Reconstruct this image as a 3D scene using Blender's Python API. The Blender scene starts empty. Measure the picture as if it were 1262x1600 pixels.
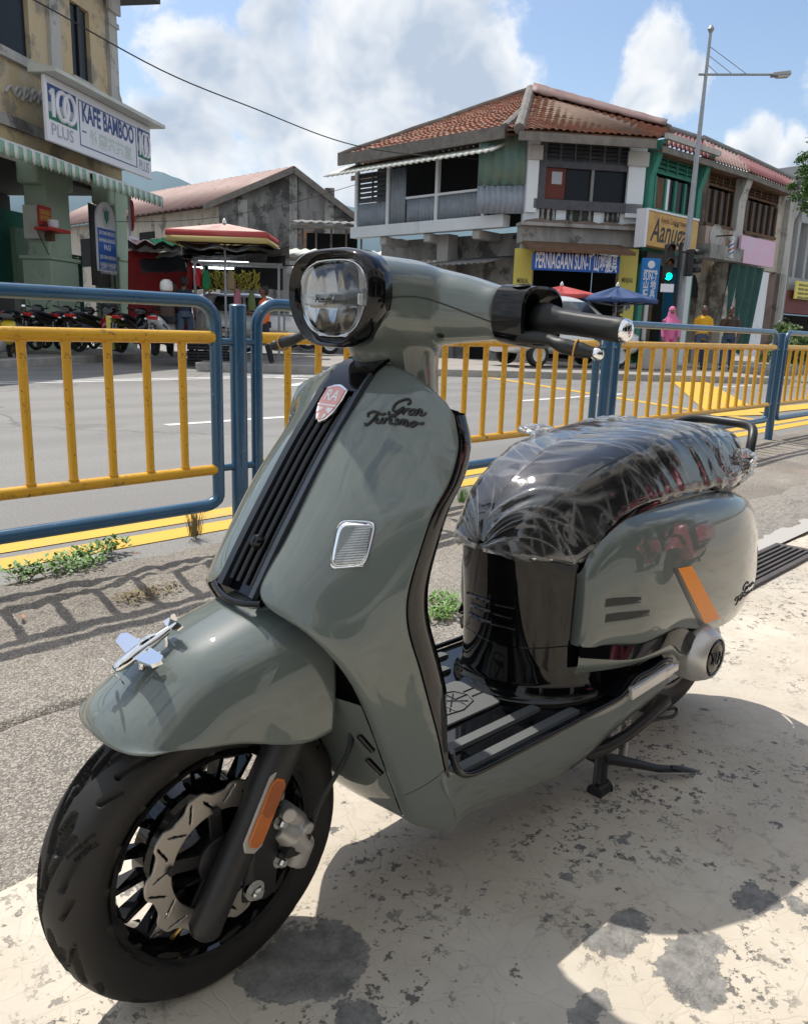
import bpy, bmesh, math, random
import numpy as np
from mathutils import Vector, Matrix
from mathutils.bvhtree import BVHTree
R = math.radians
scene = bpy.context.scene
COL = scene.collection
rng = random.Random(7)

# ------------------------------------------------------------------ camera
# world: X runs along the railing, Y across the road away from the shop, Z up
CAM_H, FPX, IW, IH = .978, 1250., 1262., 1600.
_th, _ro, _ya = R(12.9), R(1.9), R(46.37)
def _c2w(v): return Vector((v[0]*math.cos(_ya)+v[1]*math.sin(_ya), -v[0]*math.sin(_ya)+v[1]*math.cos(_ya), v[2]))
_R = Vector((1, 0, 0)); _U = Vector((0, math.sin(_th), math.cos(_th))); _F = Vector((0, math.cos(_th), -math.sin(_th)))
CR = _c2w(_R*math.cos(_ro)+_U*math.sin(_ro)); CU = _c2w(-_R*math.sin(_ro)+_U*math.cos(_ro)); CF = _c2w(_F)
CO = Vector((0, 0, CAM_H))
cd = bpy.data.cameras.new('camera'); cam = bpy.data.objects.new('camera', cd); COL.objects.link(cam)
cd.sensor_fit = 'HORIZONTAL'; cd.sensor_width = 36; cd.lens = 36*FPX/IW; cd.clip_start = .05; cd.clip_end = 6000
m = Matrix((CR, CU, -CF)).transposed().to_4x4(); m.translation = CO; cam.matrix_world = m
scene.camera = cam
def ray(px, py): return CF + CR*((px-IW/2)/FPX) - CU*((py-IH/2)/FPX)
def on_y(px, py, y): d = ray(px, py); return CO + d*((y-CO.y)/d.y)
def on_x(px, py, x): d = ray(px, py); return CO + d*((x-CO.x)/d.x)
def on_z(px, py, z=0): d = ray(px, py); return CO + d*((z-CO.z)/d.z)
def on_plane(px, py, p0, n): d = ray(px, py); n = Vector(n); return CO + d*((Vector(p0)-CO).dot(n)/d.dot(n))
def at_depth(px, py, D): return CO + ray(px, py)*D

# ------------------------------------------------------------------ light
SUN = Vector((.095, .55, 1)).normalized()          # towards the sun
sd = bpy.data.lights.new('sun', 'SUN'); sd.energy = 3.6; sd.angle = R(.6); sd.color = (1, .955, .88)
so = bpy.data.objects.new('sun', sd); COL.objects.link(so); so.rotation_euler = SUN.to_track_quat('Z', 'Y').to_euler()
so.location = (0, 0, 30)
world = bpy.data.worlds.new('World'); scene.world = world; world.use_nodes = True
scene.view_settings.view_transform = 'Standard'; scene.view_settings.look = 'None'
scene.view_settings.exposure = .34; scene.view_settings.gamma = 1; scene.view_settings.use_curve_mapping = False
scene.render.engine = 'CYCLES'
scene.cycles.max_bounces = 6; scene.cycles.transparent_max_bounces = 10; scene.cycles.adaptive_threshold = .02; scene.cycles.diffuse_bounces = 3; scene.cycles.use_denoising = True
scene.cycles.caustics_reflective = False; scene.cycles.caustics_refractive = False; scene.cycles.sample_clamp_indirect = 6

class NT:
    """terse node-tree builder"""
    def __init__(s, tree): s.t = tree; tree.nodes.clear()
    def n(s, typ, props=None, **inp):
        nd = s.t.nodes.new(typ)
        for k, v in (props or {}).items(): setattr(nd, k, v)
        for k, v in inp.items():
            k2 = int(k[1:]) if k[0] == 'i' and k[1:].isdigit() else k.replace('_', ' ')
            s.set(nd.inputs[k2], v)
        return nd
    def set(s, sock, v):
        if isinstance(v, bpy.types.NodeSocket): s.t.links.new(v, sock)
        elif isinstance(v, bpy.types.Node): s.t.links.new(v.outputs[0], sock)
        else:
            if sock.type == 'RGBA' and not isinstance(v, (int, float)) and len(v) == 3: v = (*v, 1)
            sock.default_value = v
    def math(s, op, a, b=0, c=None, clamp=False):
        nd = s.t.nodes.new('ShaderNodeMath'); nd.operation = op; nd.use_clamp = clamp
        s.set(nd.inputs[0], a); s.set(nd.inputs[1], b)
        if c is not None: s.set(nd.inputs[2], c)
        return nd.outputs[0]
    def mix(s, f, a, b, mode='MIX'):
        nd = s.t.nodes.new('ShaderNodeMix'); nd.data_type = 'RGBA'; nd.blend_type = mode
        s.set(nd.inputs[0], f); s.set(nd.inputs[6], a); s.set(nd.inputs[7], b); return nd.outputs[2]
    def ramp(s, f, stops):
        nd = s.t.nodes.new('ShaderNodeValToRGB'); el = nd.color_ramp.elements
        while len(el) < len(stops): el.new(.5)
        for e, (p, c) in zip(el, stops):
            e.position = p; e.color = (c, c, c, 1) if isinstance(c, (int, float)) else (*c, 1)
        s.set(nd.inputs[0], f); return nd.outputs[0]
    def noise(s, vec, scale, detail=4, rough=.55, dist=0, out=0):
        nd = s.n('ShaderNodeTexNoise', Scale=scale, Detail=detail, Roughness=rough, Distortion=dist)
        if vec is not None: s.set(nd.inputs['Vector'], vec)
        return nd.outputs[out]
    def map(s, vec, scale=(1, 1, 1), loc=(0, 0, 0), rot=(0, 0, 0)):
        return s.n('ShaderNodeMapping', Vector=vec, Location=loc, Rotation=rot, Scale=scale).outputs[0]

# sky: Nishita with scattered fair-weather cumulus
w = NT(world.node_tree)
_az = math.atan2(SUN.x, SUN.y)
sky = w.n('ShaderNodeTexSky', dict(sky_type='NISHITA', sun_disc=False, sun_elevation=math.asin(SUN.z), sun_rotation=_az, air_density=1.0, dust_density=1.2, ozone_density=1.2))
tc = w.n('ShaderNodeTexCoord').outputs['Generated']
sep = w.n('ShaderNodeSeparateXYZ', Vector=tc)
warp = w.noise(tc, 5.5, 3, .55, 0, 1)
pw = w.n('ShaderNodeVectorMath', dict(operation='MULTIPLY_ADD'), i0=warp, i1=(.10, .10, .10), i2=w.n('ShaderNodeVectorMath', dict(operation='SUBTRACT'), i0=tc, i1=(.05, .05, .05)).outputs[0]).outputs[0]
den = None
for (px, py, rr) in ((560, 110, 150), (680, 60, 140), (450, 165, 150), (330, 95, 95), (745, 150, 110), (600, 240, 170), (290, 225, 90), (430, 30, 70), (1000, 115, 62), (1050, 150, 48), (985, 165, 50), (1180, 235, 45), (1250, 245, 45), (230, 330, 90), (640, -170, 120), (250, -200, 130), (1500, 60, 150), (-250, 60, 190), (100, -420, 190), (900, -480, 170), (1650, -300, 220)):
    dv = ray(px, py).normalized(); dist = w.n('ShaderNodeVectorMath', dict(operation='DISTANCE'), i0=pw, i1=tuple(dv)).outputs['Value']
    f = w.math('MULTIPLY_ADD', dist, -FPX/rr*1.06, 1.)
    den = f if den is None else w.math('MAXIMUM', den, f)
big = w.noise(tc, 2.3, 1, .5)
upm = w.math('MULTIPLY_ADD', w.n('ShaderNodeVectorMath', dict(operation='DOT_PRODUCT'), i0=tc, i1=tuple(ray(631, 300).normalized())).outputs['Value'], -2.2, 1.35, clamp=True)
den = w.math('MAXIMUM', den, w.math('SUBTRACT', w.math('MULTIPLY', w.math('SUBTRACT', big, .36), 3.0), w.math('SUBTRACT', 1., upm)))
fine = w.noise(pw, 11., 6, .62)
d2 = w.math('MULTIPLY_ADD', w.math('SUBTRACT', fine, .5), 1.7, den)
cov = w.ramp(d2, [(.0, 0), (.10, .25), (.22, .78), (.40, 1)])
shv = w.noise(w.n('ShaderNodeVectorMath', dict(operation='ADD'), i0=pw, i1=(.012, .035, .04)).outputs[0], 11., 3, .6)
lit = w.math('ADD', w.math('MULTIPLY', w.math('SUBTRACT', fine, shv), 2.6), w.math('MULTIPLY_ADD', d2, -.85, 1.02), clamp=True)
ccol = w.mix(lit, (3.3, 3.9, 4.75), (6.2, 6.35, 6.5))
hz = w.ramp(sep.outputs[2], [(.0, .75), (.12, .38), (.32, .05), (.6, 0)])
skyc = w.mix(hz, w.mix(1., sky, (.92, .95, .97), 'MULTIPLY'), (3.7, 4.7, 5.7))
allc = w.mix(cov, skyc, ccol)
bg = w.n('ShaderNodeBackground', Color=allc, Strength=.125)
w.n('ShaderNodeOutputWorld', Surface=bg.outputs[0])

# ------------------------------------------------------------------ materials
MATS = {}
def mat(name, col=(.5, .5, .5), rough=.5, metal=0., coat=0., spec=.5, var=None, bump=None, trans=0., ior=1.45, alpha=1., emis=None, aniso=0., rvar=None, coord='Object', stain=None):
    """var=(scale, other colour, amount), bump=(scale, strength), stain=(scale, colour, threshold)"""
    m = bpy.data.materials.new(name); m.use_nodes = True; t = NT(m.node_tree)
    p = t.n('ShaderNodeBsdfPrincipled', Roughness=rough, Metallic=metal, IOR=ior, Alpha=alpha)
    p.inputs['Coat Weight'].default_value = coat; p.inputs['Coat Roughness'].default_value = .008; p.inputs['Coat IOR'].default_value = 1.6
    p.inputs['Specular IOR Level'].default_value = spec; p.inputs['Transmission Weight'].default_value = trans
    c = col; tcx = None
    if var or bump or rvar or stain: tcx = t.n('ShaderNodeTexCoord').outputs[coord]
    if var:
        f = t.ramp(t.noise(tcx, var[0], 6, .6), [(.35, 0), (.68, 1)])
        c = t.mix(t.math('MULTIPLY', f, var[2]), col, var[1])
    for st in (stain or []):
        f = t.ramp(t.noise(t.map(tcx, scale=st[3] if len(st) > 3 else (1, 1, 1), loc=(st[2]*9, 3, 1)), st[0], 7, .65), [(st[2]-.03, 0), (st[2]+.05, 1)])
        c = t.mix(f, c, st[1])
    t.set(p.inputs['Base Color'], c)
    if rvar: t.set(p.inputs['Roughness'], t.math('MULTIPLY_ADD', t.noise(tcx, rvar[0], 5), rvar[1], rough-rvar[1]*.5))
    if bump:
        b = t.n('ShaderNodeBump', Strength=bump[1], Distance=bump[2] if len(bump) > 2 else .01, Height=t.noise(tcx, bump[0], 5, .6)); t.set(p.inputs['Normal'], b.outputs[0])
    if emis: p.inputs['Emission Color'].default_value = (*emis[0], 1); p.inputs['Emission Strength'].default_value = emis[1]
    if aniso: p.inputs['Anisotropic'].default_value = aniso
    t.n('ShaderNodeOutputMaterial', Surface=p.outputs[0]); MATS[name] = m; return m

# ------------------------------------------------------------------ mesh helpers
def spline(P, n):
    """natural cubic spline through points P (k,3) -> (n,3), chord-length parameter"""
    P = np.asarray(P, float); k = len(P)
    if k == 2: return P[0]+(P[1]-P[0])*np.linspace(0, 1, n)[:, None]
    t = np.concatenate([[0], np.cumsum(np.maximum(np.linalg.norm(np.diff(P, axis=0), axis=1), 1e-6))])
    return spline_at(P, t, np.linspace(0, t[-1], n))
def spline_at(P, t, x):
    k = len(P); h = np.diff(t); A = np.zeros((k, k)); b = np.zeros((k,)+P.shape[1:])
    A[0, 0] = A[-1, -1] = 1
    for i in range(1, k-1):
        A[i, i-1], A[i, i], A[i, i+1] = h[i-1], 2*(h[i-1]+h[i]), h[i]
        b[i] = 6*((P[i+1]-P[i])/h[i]-(P[i]-P[i-1])/h[i-1])
    M = np.linalg.solve(A, b); j = np.clip(np.searchsorted(t, x)-1, 0, k-2)
    a = ((t[j+1]-x)/h[j])[:, None]; c = ((x-t[j])/h[j])[:, None]; hh = (h[j]**2)[:, None]
    return a*P[j]+c*P[j+1]+((a**3-a)*M[j]+(c**3-c)*M[j+1])*hh/6
def surf(G, nu, nv):
    """smooth interpolation of a control net G[rows][cols] -> (nu,nv,3)"""
    G = np.asarray(G, float)
    A = np.stack([spline(G[i], nv) for i in range(G.shape[0])])
    tr = np.concatenate([[0], np.cumsum(np.maximum(np.linalg.norm(np.diff(G, axis=0), axis=2).mean(1), 1e-6))])
    x = np.linspace(0, tr[-1], nu)
    B = spline_at(A.reshape(A.shape[0], -1), tr, x) if len(tr) > 2 else A.reshape(2, -1)[0]+(A.reshape(2, -1)[1]-A.reshape(2, -1)[0])*np.linspace(0, 1, nu)[:, None]
    return B.reshape(nu, nv, 3)

class MB:
    def __init__(s): s.v = []; s.f = []; s.mi = []; s.cur = 0
    def add(s, vs, fs):
        o = len(s.v); s.v += [tuple(map(float, p)) for p in vs]; s.f += [tuple(i+o for i in f) for f in fs]; s.mi += [s.cur]*len(fs); return s
    def box(s, x0, x1, y0, y1, z0, z1):
        return s.add([(x, y, z) for z in (z0, z1) for y in (y0, y1) for x in (x0, x1)], [(0, 2, 3, 1), (4, 5, 7, 6), (0, 1, 5, 4), (2, 6, 7, 3), (0, 4, 6, 2), (1, 3, 7, 5)])
    def hexa(s, b, t):
        """box from 4 bottom and 4 top corners (both counter-clockwise seen from above)"""
        return s.add(list(b)+list(t), [(3, 2, 1, 0), (4, 5, 6, 7), (0, 1, 5, 4), (1, 2, 6, 5), (2, 3, 7, 6), (3, 0, 4, 7)])
    def beam(s, a, b, wd, ht, up=(0, 0, 1)):
        a, b, up = Vector(a), Vector(b), Vector(up); d = (b-a).normalized(); r = d.cross(up)
        if r.length < 1e-4: r = d.cross(Vector((1, 0, 0)))
        r.normalize(); u = r.cross(d).normalized(); r = r*wd/2; u = u*ht/2
        return s.hexa([a-r-u, a+r-u, b+r-u, b-r-u], [a-r+u, a+r+u, b+r+u, b-r+u])
    def quad(s, a, b, c, d): return s.add([a, b, c, d], [(0, 1, 2, 3)])
    def slab(s, pts, off):
        """polygon (ccw seen from +off) given thickness by the vector off"""
        n = len(pts); off = Vector(off); a = [Vector(p) for p in pts]; b = [p+off for p in a]
        return s.add(a+b, [tuple(range(n))[::-1], tuple(range(n, 2*n))]+[(i, (i+1) % n, n+(i+1) % n, n+i) for i in range(n)])
    def grid(s, P, cu=False, cv=False, flip=False):
        P = np.asarray(P, float); a, b = P.shape[:2]; fs = []
        for i in range(a if cu else a-1):
            for j in range(b if cv else b-1):
                q = (i*b+j, ((i+1) % a)*b+j, ((i+1) % a)*b+(j+1) % b, i*b+(j+1) % b); fs.append(q[::-1] if flip else q)
        return s.add(P.reshape(-1, 3), fs)
    def tube(s, pts, r, n=10, closed=False, caps=True, smooth=0, flat=1.):
        if smooth: pts = spline([tuple(p) for p in pts], smooth)
        P = [Vector(p) for p in pts]; k = len(P); rr = r if hasattr(r, '__len__') else [r]*k
        if len(rr) != k: rr = np.interp(np.linspace(0, 1, k), np.linspace(0, 1, len(rr)), rr)
        T = [((P[(i+1) % k]-P[i-1]) if closed else (P[min(i+1, k-1)]-P[max(i-1, 0)])).normalized() for i in range(k)]
        ref = Vector((0, 0, 1)) if abs(T[0].z) < .9 else Vector((1, 0, 0)); u = T[0].cross(ref).normalized(); G = []
        for i in range(k):
            u = (u-T[i]*u.dot(T[i])).normalized(); v = T[i].cross(u)
            G.append([P[i]+(u*math.cos(a)+v*(math.sin(a)*flat))*rr[i] for a in [2*math.pi*j/n for j in range(n)]])
        o = len(s.v); s.grid(np.array([[tuple(q) for q in g] for g in G]), cu=closed, cv=True, flip=True)
        if caps and not closed: s.f += [tuple(o+j for j in range(n)), tuple(o+(k-1)*n+j for j in range(n))[::-1]]; s.mi += [s.cur]*2
        return s
    def cyl(s, a, b, r, n=16, r2=None): return s.tube([a, b], [r, r if r2 is None else r2], n)
    def lathe(s, prof, c=(0, 0, 0), axis=(0, 0, 1), n=32, a0=0, a1=None, closed=False):
        """prof: (radius, height along axis)"""
        ax = Vector(axis).normalized(); u = ax.cross(Vector((1, 0, 0)) if abs(ax.x) < .9 else Vector((0, 1, 0))).normalized(); v = ax.cross(u); c = Vector(c)
        full = a1 is None; k = n if full else n+1; a1 = 2*math.pi if full else a1
        P = [[tuple(c+ax*h+(u*math.cos(t)+v*math.sin(t))*r) for (r, h) in prof] for t in [a0+(a1-a0)*i/n for i in range(k)]]
        return s.grid(np.array(P), cu=full, cv=closed)
    def sphere(s, c, r, n=12, m=8):
        rx, ry, rz = r if hasattr(r, '__len__') else (r, r, r)
        P = [[(c[0]+rx*math.sin(b)*math.cos(a), c[1]+ry*math.sin(b)*math.sin(a), c[2]+rz*math.cos(b)) for a in [2*math.pi*j/n for j in range(n)]] for b in [math.pi*(i+.001)/(m+.002) for i in range(m+1)]]
        return s.grid(np.array(P), cv=True)
    def mirror(s, ax=1):
        n = len(s.v); s.v += [tuple(-c if i == ax else c for i, c in enumerate(p)) for p in s.v]; s.f += [tuple(i+n for i in f)[::-1] for f in s.f]; s.mi += s.mi; return s
    def xf(s, M): s.v = [tuple(M @ Vector(p)) for p in s.v]; return s
    def mesh(s, name, mats, angle=40, weld=True, flipy=False):
        me = bpy.data.meshes.new(name)
        v = [(a, -b, c) for a, b, c in s.v] if flipy else s.v
        f = [q[::-1] for q in s.f] if flipy else s.f
        me.from_pydata(v, [], f)
        for q in (mats if isinstance(mats, (list, tuple)) else [mats]): me.materials.append(MATS[q] if isinstance(q, str) else q)
        if any(s.mi): me.polygons.foreach_set('material_index', s.mi)
        if weld:
            bm = bmesh.new(); bm.from_mesh(me); bmesh.ops.remove_doubles(bm, verts=bm.verts, dist=2e-5); bm.to_mesh(me); bm.free()
        me.validate()
        if angle:
            me.polygons.foreach_set('use_smooth', [True]*len(me.polygons)); me.set_sharp_from_angle(angle=R(angle))
        return me
    def build(s, name, mats, parent=None, angle=40, bevel=0, solid=0, sub=0, weld=True, flipy=False, loc=None, segs=2):
        o = bpy.data.objects.new(name, s.mesh(name, mats, angle, weld, flipy)); COL.objects.link(o); o.parent = parent
        if loc: o.location = loc
        if solid: md = o.modifiers.new('solid', 'SOLIDIFY'); md.thickness = solid; md.offset = -1
        if sub: md = o.modifiers.new('sub', 'SUBSURF'); md.levels = md.render_levels = sub
        if bevel: md = o.modifiers.new('bevel', 'BEVEL'); md.width = bevel; md.segments = segs; md.limit_method = 'ANGLE'; md.angle_limit = R(38)
        return o
def tag(o, label, cat=None, group=None, kind=None):
    if label: o['label'] = label
    if cat: o['category'] = cat
    if group: o['group'] = group
    if kind: o['kind'] = kind
    return o
def struct(o): o['kind'] = 'structure'; return o
def thing(name, label, cat, loc=(0, 0, 0), rz=0, group=None):
    o = bpy.data.objects.new(name, None); COL.objects.link(o); o.location = loc; o.rotation_euler = (0, 0, rz); o.empty_display_size = .2
    return tag(o, label, cat, group)
def kids(o): return [c for c in bpy.data.objects if c.parent == o]
def copy_tree(o, parent=None, swap=None):
    c = o.copy(); COL.objects.link(c); c.parent = parent
    if swap and c.type == 'MESH' and any(mm and mm.name in swap for mm in c.data.materials):
        key = (c.data.name, id(swap))
        if key not in copy_tree.cache:
            d = c.data.copy()
            for i, mm in enumerate(d.materials):
                if mm and mm.name in swap: d.materials[i] = MATS[swap[mm.name]]
            copy_tree.cache[key] = d
        c.data = copy_tree.cache[key]
    for ch in kids(o): copy_tree(ch, c, swap)
    return c
copy_tree.cache = {}
def text_mesh(txt, size=1., font=None, bold=0., align='CENTER', space=1., shear=0., sx=1.):
    """text -> list of polygons in the XY plane via the built-in font; returns (verts, faces)"""
    cu = bpy.data.curves.new('t', 'FONT'); cu.body = txt; cu.size = size; cu.align_x = align; cu.align_y = 'CENTER'; cu.space_character = space; cu.offset = bold; cu.shear = shear; cu.resolution_u = 3
    o = bpy.data.objects.new('t', cu); COL.objects.link(o)
    me = bpy.data.meshes.new_from_object(o.evaluated_get(bpy.context.evaluated_depsgraph_get()))
    vs = [(v.co.x*sx, v.co.y, 0) for v in me.vertices]; fs = [tuple(p.vertices) for p in me.polygons]
    bpy.data.objects.remove(o); bpy.data.curves.remove(cu); bpy.data.meshes.remove(me); return vs, fs
def text_on(mb, txt, org, ux, uz, size, bold=0., space=1., sx=1., shear=0., align='CENTER', fit=None):
    """lay text as real faces on a plane: org centre, ux reading direction, uz up"""
    vs, fs = text_mesh(txt, size, bold=bold, space=space, sx=sx, shear=shear, align=align); org, ux, uz = Vector(org), Vector(ux).normalized(), Vector(uz).normalized()
    if fit and vs:
        xs = [v[0] for v in vs]; k = fit/max(1e-6, max(xs)-min(xs)); vs = [(v[0]*k, v[1], 0) for v in vs]
    return mb.add([org+ux*v[0]+uz*v[1] for v in vs], fs)
# ------------------------------------------------------------------ ground
def ground_mats():
    # asphalt
    m = bpy.data.materials.new('asphalt'); m.use_nodes = True; t = NT(m.node_tree); MATS['asphalt'] = m
    g = t.n('ShaderNodeTexCoord').outputs['Object']
    c1 = t.mix(t.ramp(t.noise(g, 90, 3, .7), [(.38, 0), (.66, 1)]), (.15, .145, .137), (.30, .29, .275))
    c2 = t.mix(t.math('MULTIPLY', t.ramp(t.noise(t.map(g, scale=(.10, .5, 1)), 1.2, 5), [(.4, 0), (.65, 1)]), .45), c1, (.235, .228, .215))
    ln_ = t.ramp(t.noise(t.map(g, scale=(.02, .55, 1), loc=(3, 1.2, 0)), 1.6, 3, .5), [(.42, 0), (.58, 1)])
    c2 = t.mix(t.math('MULTIPLY', ln_, .42), c2, (.125, .12, .115))
    st_ = t.ramp(t.noise(t.map(g, loc=(7, 2, 0)), .55, 6, .7), [(.60, 0), (.66, 1)])
    c2 = t.mix(t.math('MULTIPLY', st_, .45), c2, (.10, .098, .095))
    vo = t.n('ShaderNodeTexVoronoi', dict(feature='DISTANCE_TO_EDGE'), Vector=t.n('ShaderNodeVectorMath', dict(operation='MULTIPLY_ADD'), i0=t.noise(g, 1.2, 4, .6, 0, 1), i1=(.9, .9, .9), i2=g).outputs[0], Scale=.22)
    crk = t.ramp(vo.outputs[0], [(.0, 1), (.0035, .8), (.006, 0)])
    c3 = t.mix(t.math('MULTIPLY', crk, .55), c2, (.05, .048, .045))
    p = t.n('ShaderNodeBsdfPrincipled', Roughness=.72, Base_Color=c3)
    b = t.n('ShaderNodeBump', Strength=.5, Distance=.006, Height=t.noise(g, 140, 2, .6)); t.set(p.inputs['Normal'], b.outputs[0]); t.n('ShaderNodeOutputMaterial', Surface=p.outputs[0])
    # worn thermoplastic paint
    for nm, col in (('road_yellow', (.72, .42, .03)), ('road_white', (.72, .71, .68))):
        m = bpy.data.materials.new(nm); m.use_nodes = True; t = NT(m.node_tree); MATS[nm] = m
        g = t.n('ShaderNodeTexCoord').outputs['Object']
        wear = t.ramp(t.math('ADD', t.math('MULTIPLY', t.noise(g, 1.6, 5, .6), .55), t.math('MULTIPLY', t.noise(g, 60, 4, .7), .45)), [(.52, 0), (.60, 1)])
        c = t.mix(t.math('MULTIPLY', t.noise(g, 7, 5), .35), col, tuple(x*.66 for x in col))
        c = t.mix(t.math('MULTIPLY', wear, .55), c, (.24, .23, .21))
        p = t.n('ShaderNodeBsdfPrincipled', Roughness=.6, Base_Color=c); t.n('ShaderNodeOutputMaterial', Surface=p.outputs[0])
    # old exposed-aggregate concrete of the verge
    m = bpy.data.materials.new('verge_concrete'); m.use_nodes = True; t = NT(m.node_tree); MATS['verge_concrete'] = m
    g = t.n('ShaderNodeTexCoord').outputs['Object']
    ag = t.n('ShaderNodeTexVoronoi', Vector=g, Scale=240); agc = t.n('ShaderNodeSeparateColor', Color=ag.outputs['Color']).outputs[0]
    c = t.mix(t.ramp(t.noise(g, 2.1, 6, .6), [(.36, 0), (.66, 1)]), (.37, .325, .27), (.215, .192, .163))
    c = t.mix(t.ramp(agc, [(.60, 0), (.72, .7), (1, .9)]), c, (.58, .53, .46))
    c = t.mix(t.ramp(t.noise(g, 320, 3, .8), [(.50, 0), (.62, .75)]), c, (.13, .115, .098))
    c = t.mix(t.ramp(agc, [(.0, .75), (.16, .4), (.26, 0)]), c, (.13, .115, .10))
    c = t.mix(t.math('MULTIPLY', t.ramp(t.noise(t.map(g, loc=(4, 2, 0)), .9, 6, .65), [(.50, 0), (.66, 1)]), .55), c, (.14, .122, .10))
    c = t.mix(t.math('MULTIPLY', t.ramp(t.noise(t.map(g, loc=(1, 7, 0)), 1.5, 4), [(.58, 0), (.72, 1)]), .35), c, (.42, .29, .22))
    sy = t.n('ShaderNodeSeparateXYZ', Vector=g).outputs[1]; dm = t.math('MULTIPLY', t.ramp(t.math('MULTIPLY_ADD', t.noise(g, 3.1, 6, .7), .9, t.math('SUBTRACT', sy, 2.45)), [(.28, 0), (.62, 1)]), t.ramp(t.noise(t.map(g, loc=(2, 9, 0)), 1.0, 3), [(.30, .45), (.6, 1)]))
    c = t.mix(t.math('MULTIPLY', dm, .32), c, t.mix(t.noise(g, 22, 5, .7), (.085, .072, .058), (.20, .165, .125)))
    p = t.n('ShaderNodeBsdfPrincipled', Roughness=.85, Base_Color=c)
    h = t.math('ADD', t.math('MULTIPLY', ag.outputs['Distance'], -1.), t.math('MULTIPLY', t.noise(g, 150, 4, .75), 1.6))
    b = t.n('ShaderNodeBump', Strength=.8, Distance=.005, Height=h); t.set(p.inputs['Normal'], b.outputs[0]); t.n('ShaderNodeOutputMaterial', Surface=p.outputs[0])
    # painted, peeling screed of the shop apron
    m = bpy.data.materials.new('apron_screed'); m.use_nodes = True; t = NT(m.node_tree); MATS['apron_screed'] = m
    g = t.n('ShaderNodeTexCoord').outputs['Object']
    wv = t.n('ShaderNodeVectorMath', dict(operation='MULTIPLY_ADD'), i0=t.noise(g, 5, 3, .6, 0, 1), i1=(.10, .10, .10), i2=g).outputs[0]
    c = t.mix(t.ramp(t.noise(g, 2.6, 6, .65), [(.34, 0), (.66, 1)]), (.48, .415, .325), (.62, .555, .455))
    c = t.mix(t.math('MULTIPLY', t.ramp(t.noise(t.map(g, loc=(3, 1, 0)), 1.1, 5, .6), [(.5, 0), (.7, 1)]), .6), c, (.40, .37, .32))
    cr1 = t.n('ShaderNodeTexVoronoi', dict(feature='DISTANCE_TO_EDGE'), Vector=wv, Scale=17)
    cr2 = t.n('ShaderNodeTexVoronoi', dict(feature='DISTANCE_TO_EDGE'), Vector=wv, Scale=6.3)
    crk = t.math('MAXIMUM', t.ramp(cr1.outputs[0], [(0, .75), (.016, .35), (.03, 0)]), t.ramp(cr2.outputs[0], [(0, 1), (.008, .6), (.016, 0)]))
    gate = t.ramp(t.noise(g, 1.7, 3), [(.40, .12), (.62, 1)])
    c = t.mix(t.math('MULTIPLY', t.math('MULTIPLY', crk, gate), .26), c, (.30, .25, .19))
    pit = t.math('MULTIPLY', t.ramp(t.noise(g, 46, 5, .7), [(.56, 0), (.595, 1)]), t.ramp(t.noise(t.map(g, loc=(9, 4, 0)), 3.3, 4, .6), [(.43, 0), (.58, 1)]))
    pit2 = t.ramp(t.noise(t.map(g, loc=(2, 5, 0)), 15, 5, .6), [(.66, 0), (.69, 1)])
    pt = t.math('MAXIMUM', pit, pit2)
    c = t.mix(t.math('MULTIPLY', pt, .9), c, (.10, .095, .09))
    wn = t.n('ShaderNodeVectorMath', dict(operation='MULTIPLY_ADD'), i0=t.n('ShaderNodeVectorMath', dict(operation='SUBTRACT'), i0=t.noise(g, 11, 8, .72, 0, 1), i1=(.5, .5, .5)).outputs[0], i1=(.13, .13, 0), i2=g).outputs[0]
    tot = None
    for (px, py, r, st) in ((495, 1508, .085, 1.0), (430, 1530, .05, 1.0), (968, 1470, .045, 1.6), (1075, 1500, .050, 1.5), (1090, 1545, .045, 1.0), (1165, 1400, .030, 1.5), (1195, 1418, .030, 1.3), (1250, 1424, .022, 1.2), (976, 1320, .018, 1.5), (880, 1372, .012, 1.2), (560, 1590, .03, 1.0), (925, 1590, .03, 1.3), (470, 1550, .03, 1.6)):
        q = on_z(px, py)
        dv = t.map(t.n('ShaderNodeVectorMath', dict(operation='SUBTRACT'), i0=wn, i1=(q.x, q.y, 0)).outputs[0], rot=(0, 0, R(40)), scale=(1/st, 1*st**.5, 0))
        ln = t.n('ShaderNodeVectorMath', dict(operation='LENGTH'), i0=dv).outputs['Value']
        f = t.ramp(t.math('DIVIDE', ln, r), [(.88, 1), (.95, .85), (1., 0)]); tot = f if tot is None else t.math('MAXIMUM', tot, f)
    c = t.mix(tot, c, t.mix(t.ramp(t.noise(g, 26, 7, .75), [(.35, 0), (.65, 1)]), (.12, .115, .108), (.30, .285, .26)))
    p = t.n('ShaderNodeBsdfPrincipled', Roughness=.68, Base_Color=c)
    hh = t.math('SUBTRACT', t.math('MULTIPLY', t.noise(g, 24, 5, .6), .35), t.math('ADD', t.math('MULTIPLY', pt, .8), t.math('ADD', t.math('MULTIPLY', tot, .6), t.math('MULTIPLY', crk, .25))))
    b = t.n('ShaderNodeBump', Strength=.6, Distance=.004, Height=hh); t.set(p.inputs['Normal'], b.outputs[0]); t.n('ShaderNodeOutputMaterial', Surface=p.outputs[0])
ground_mats()
mat('soil', (.20, .17, .13), .9, var=(3, (.12, .10, .08), .7))
mat('smooth_concrete', (.42, .40, .37), .75, var=(5, (.42, .40, .37), .8), bump=(60, .2, .004), stain=[(1.3, (.30, .28, .25), .64)])
mat('patch_asphalt', (.36, .33, .29), .9, var=(40, (.22, .20, .18), .9), bump=(55, 1., .02))
mat('grate_iron', (.075, .068, .066), .6, var=(20, (.13, .11, .10), .7), metal=.3)
mat('drain_dark', (.012, .012, .012), .9)
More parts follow.
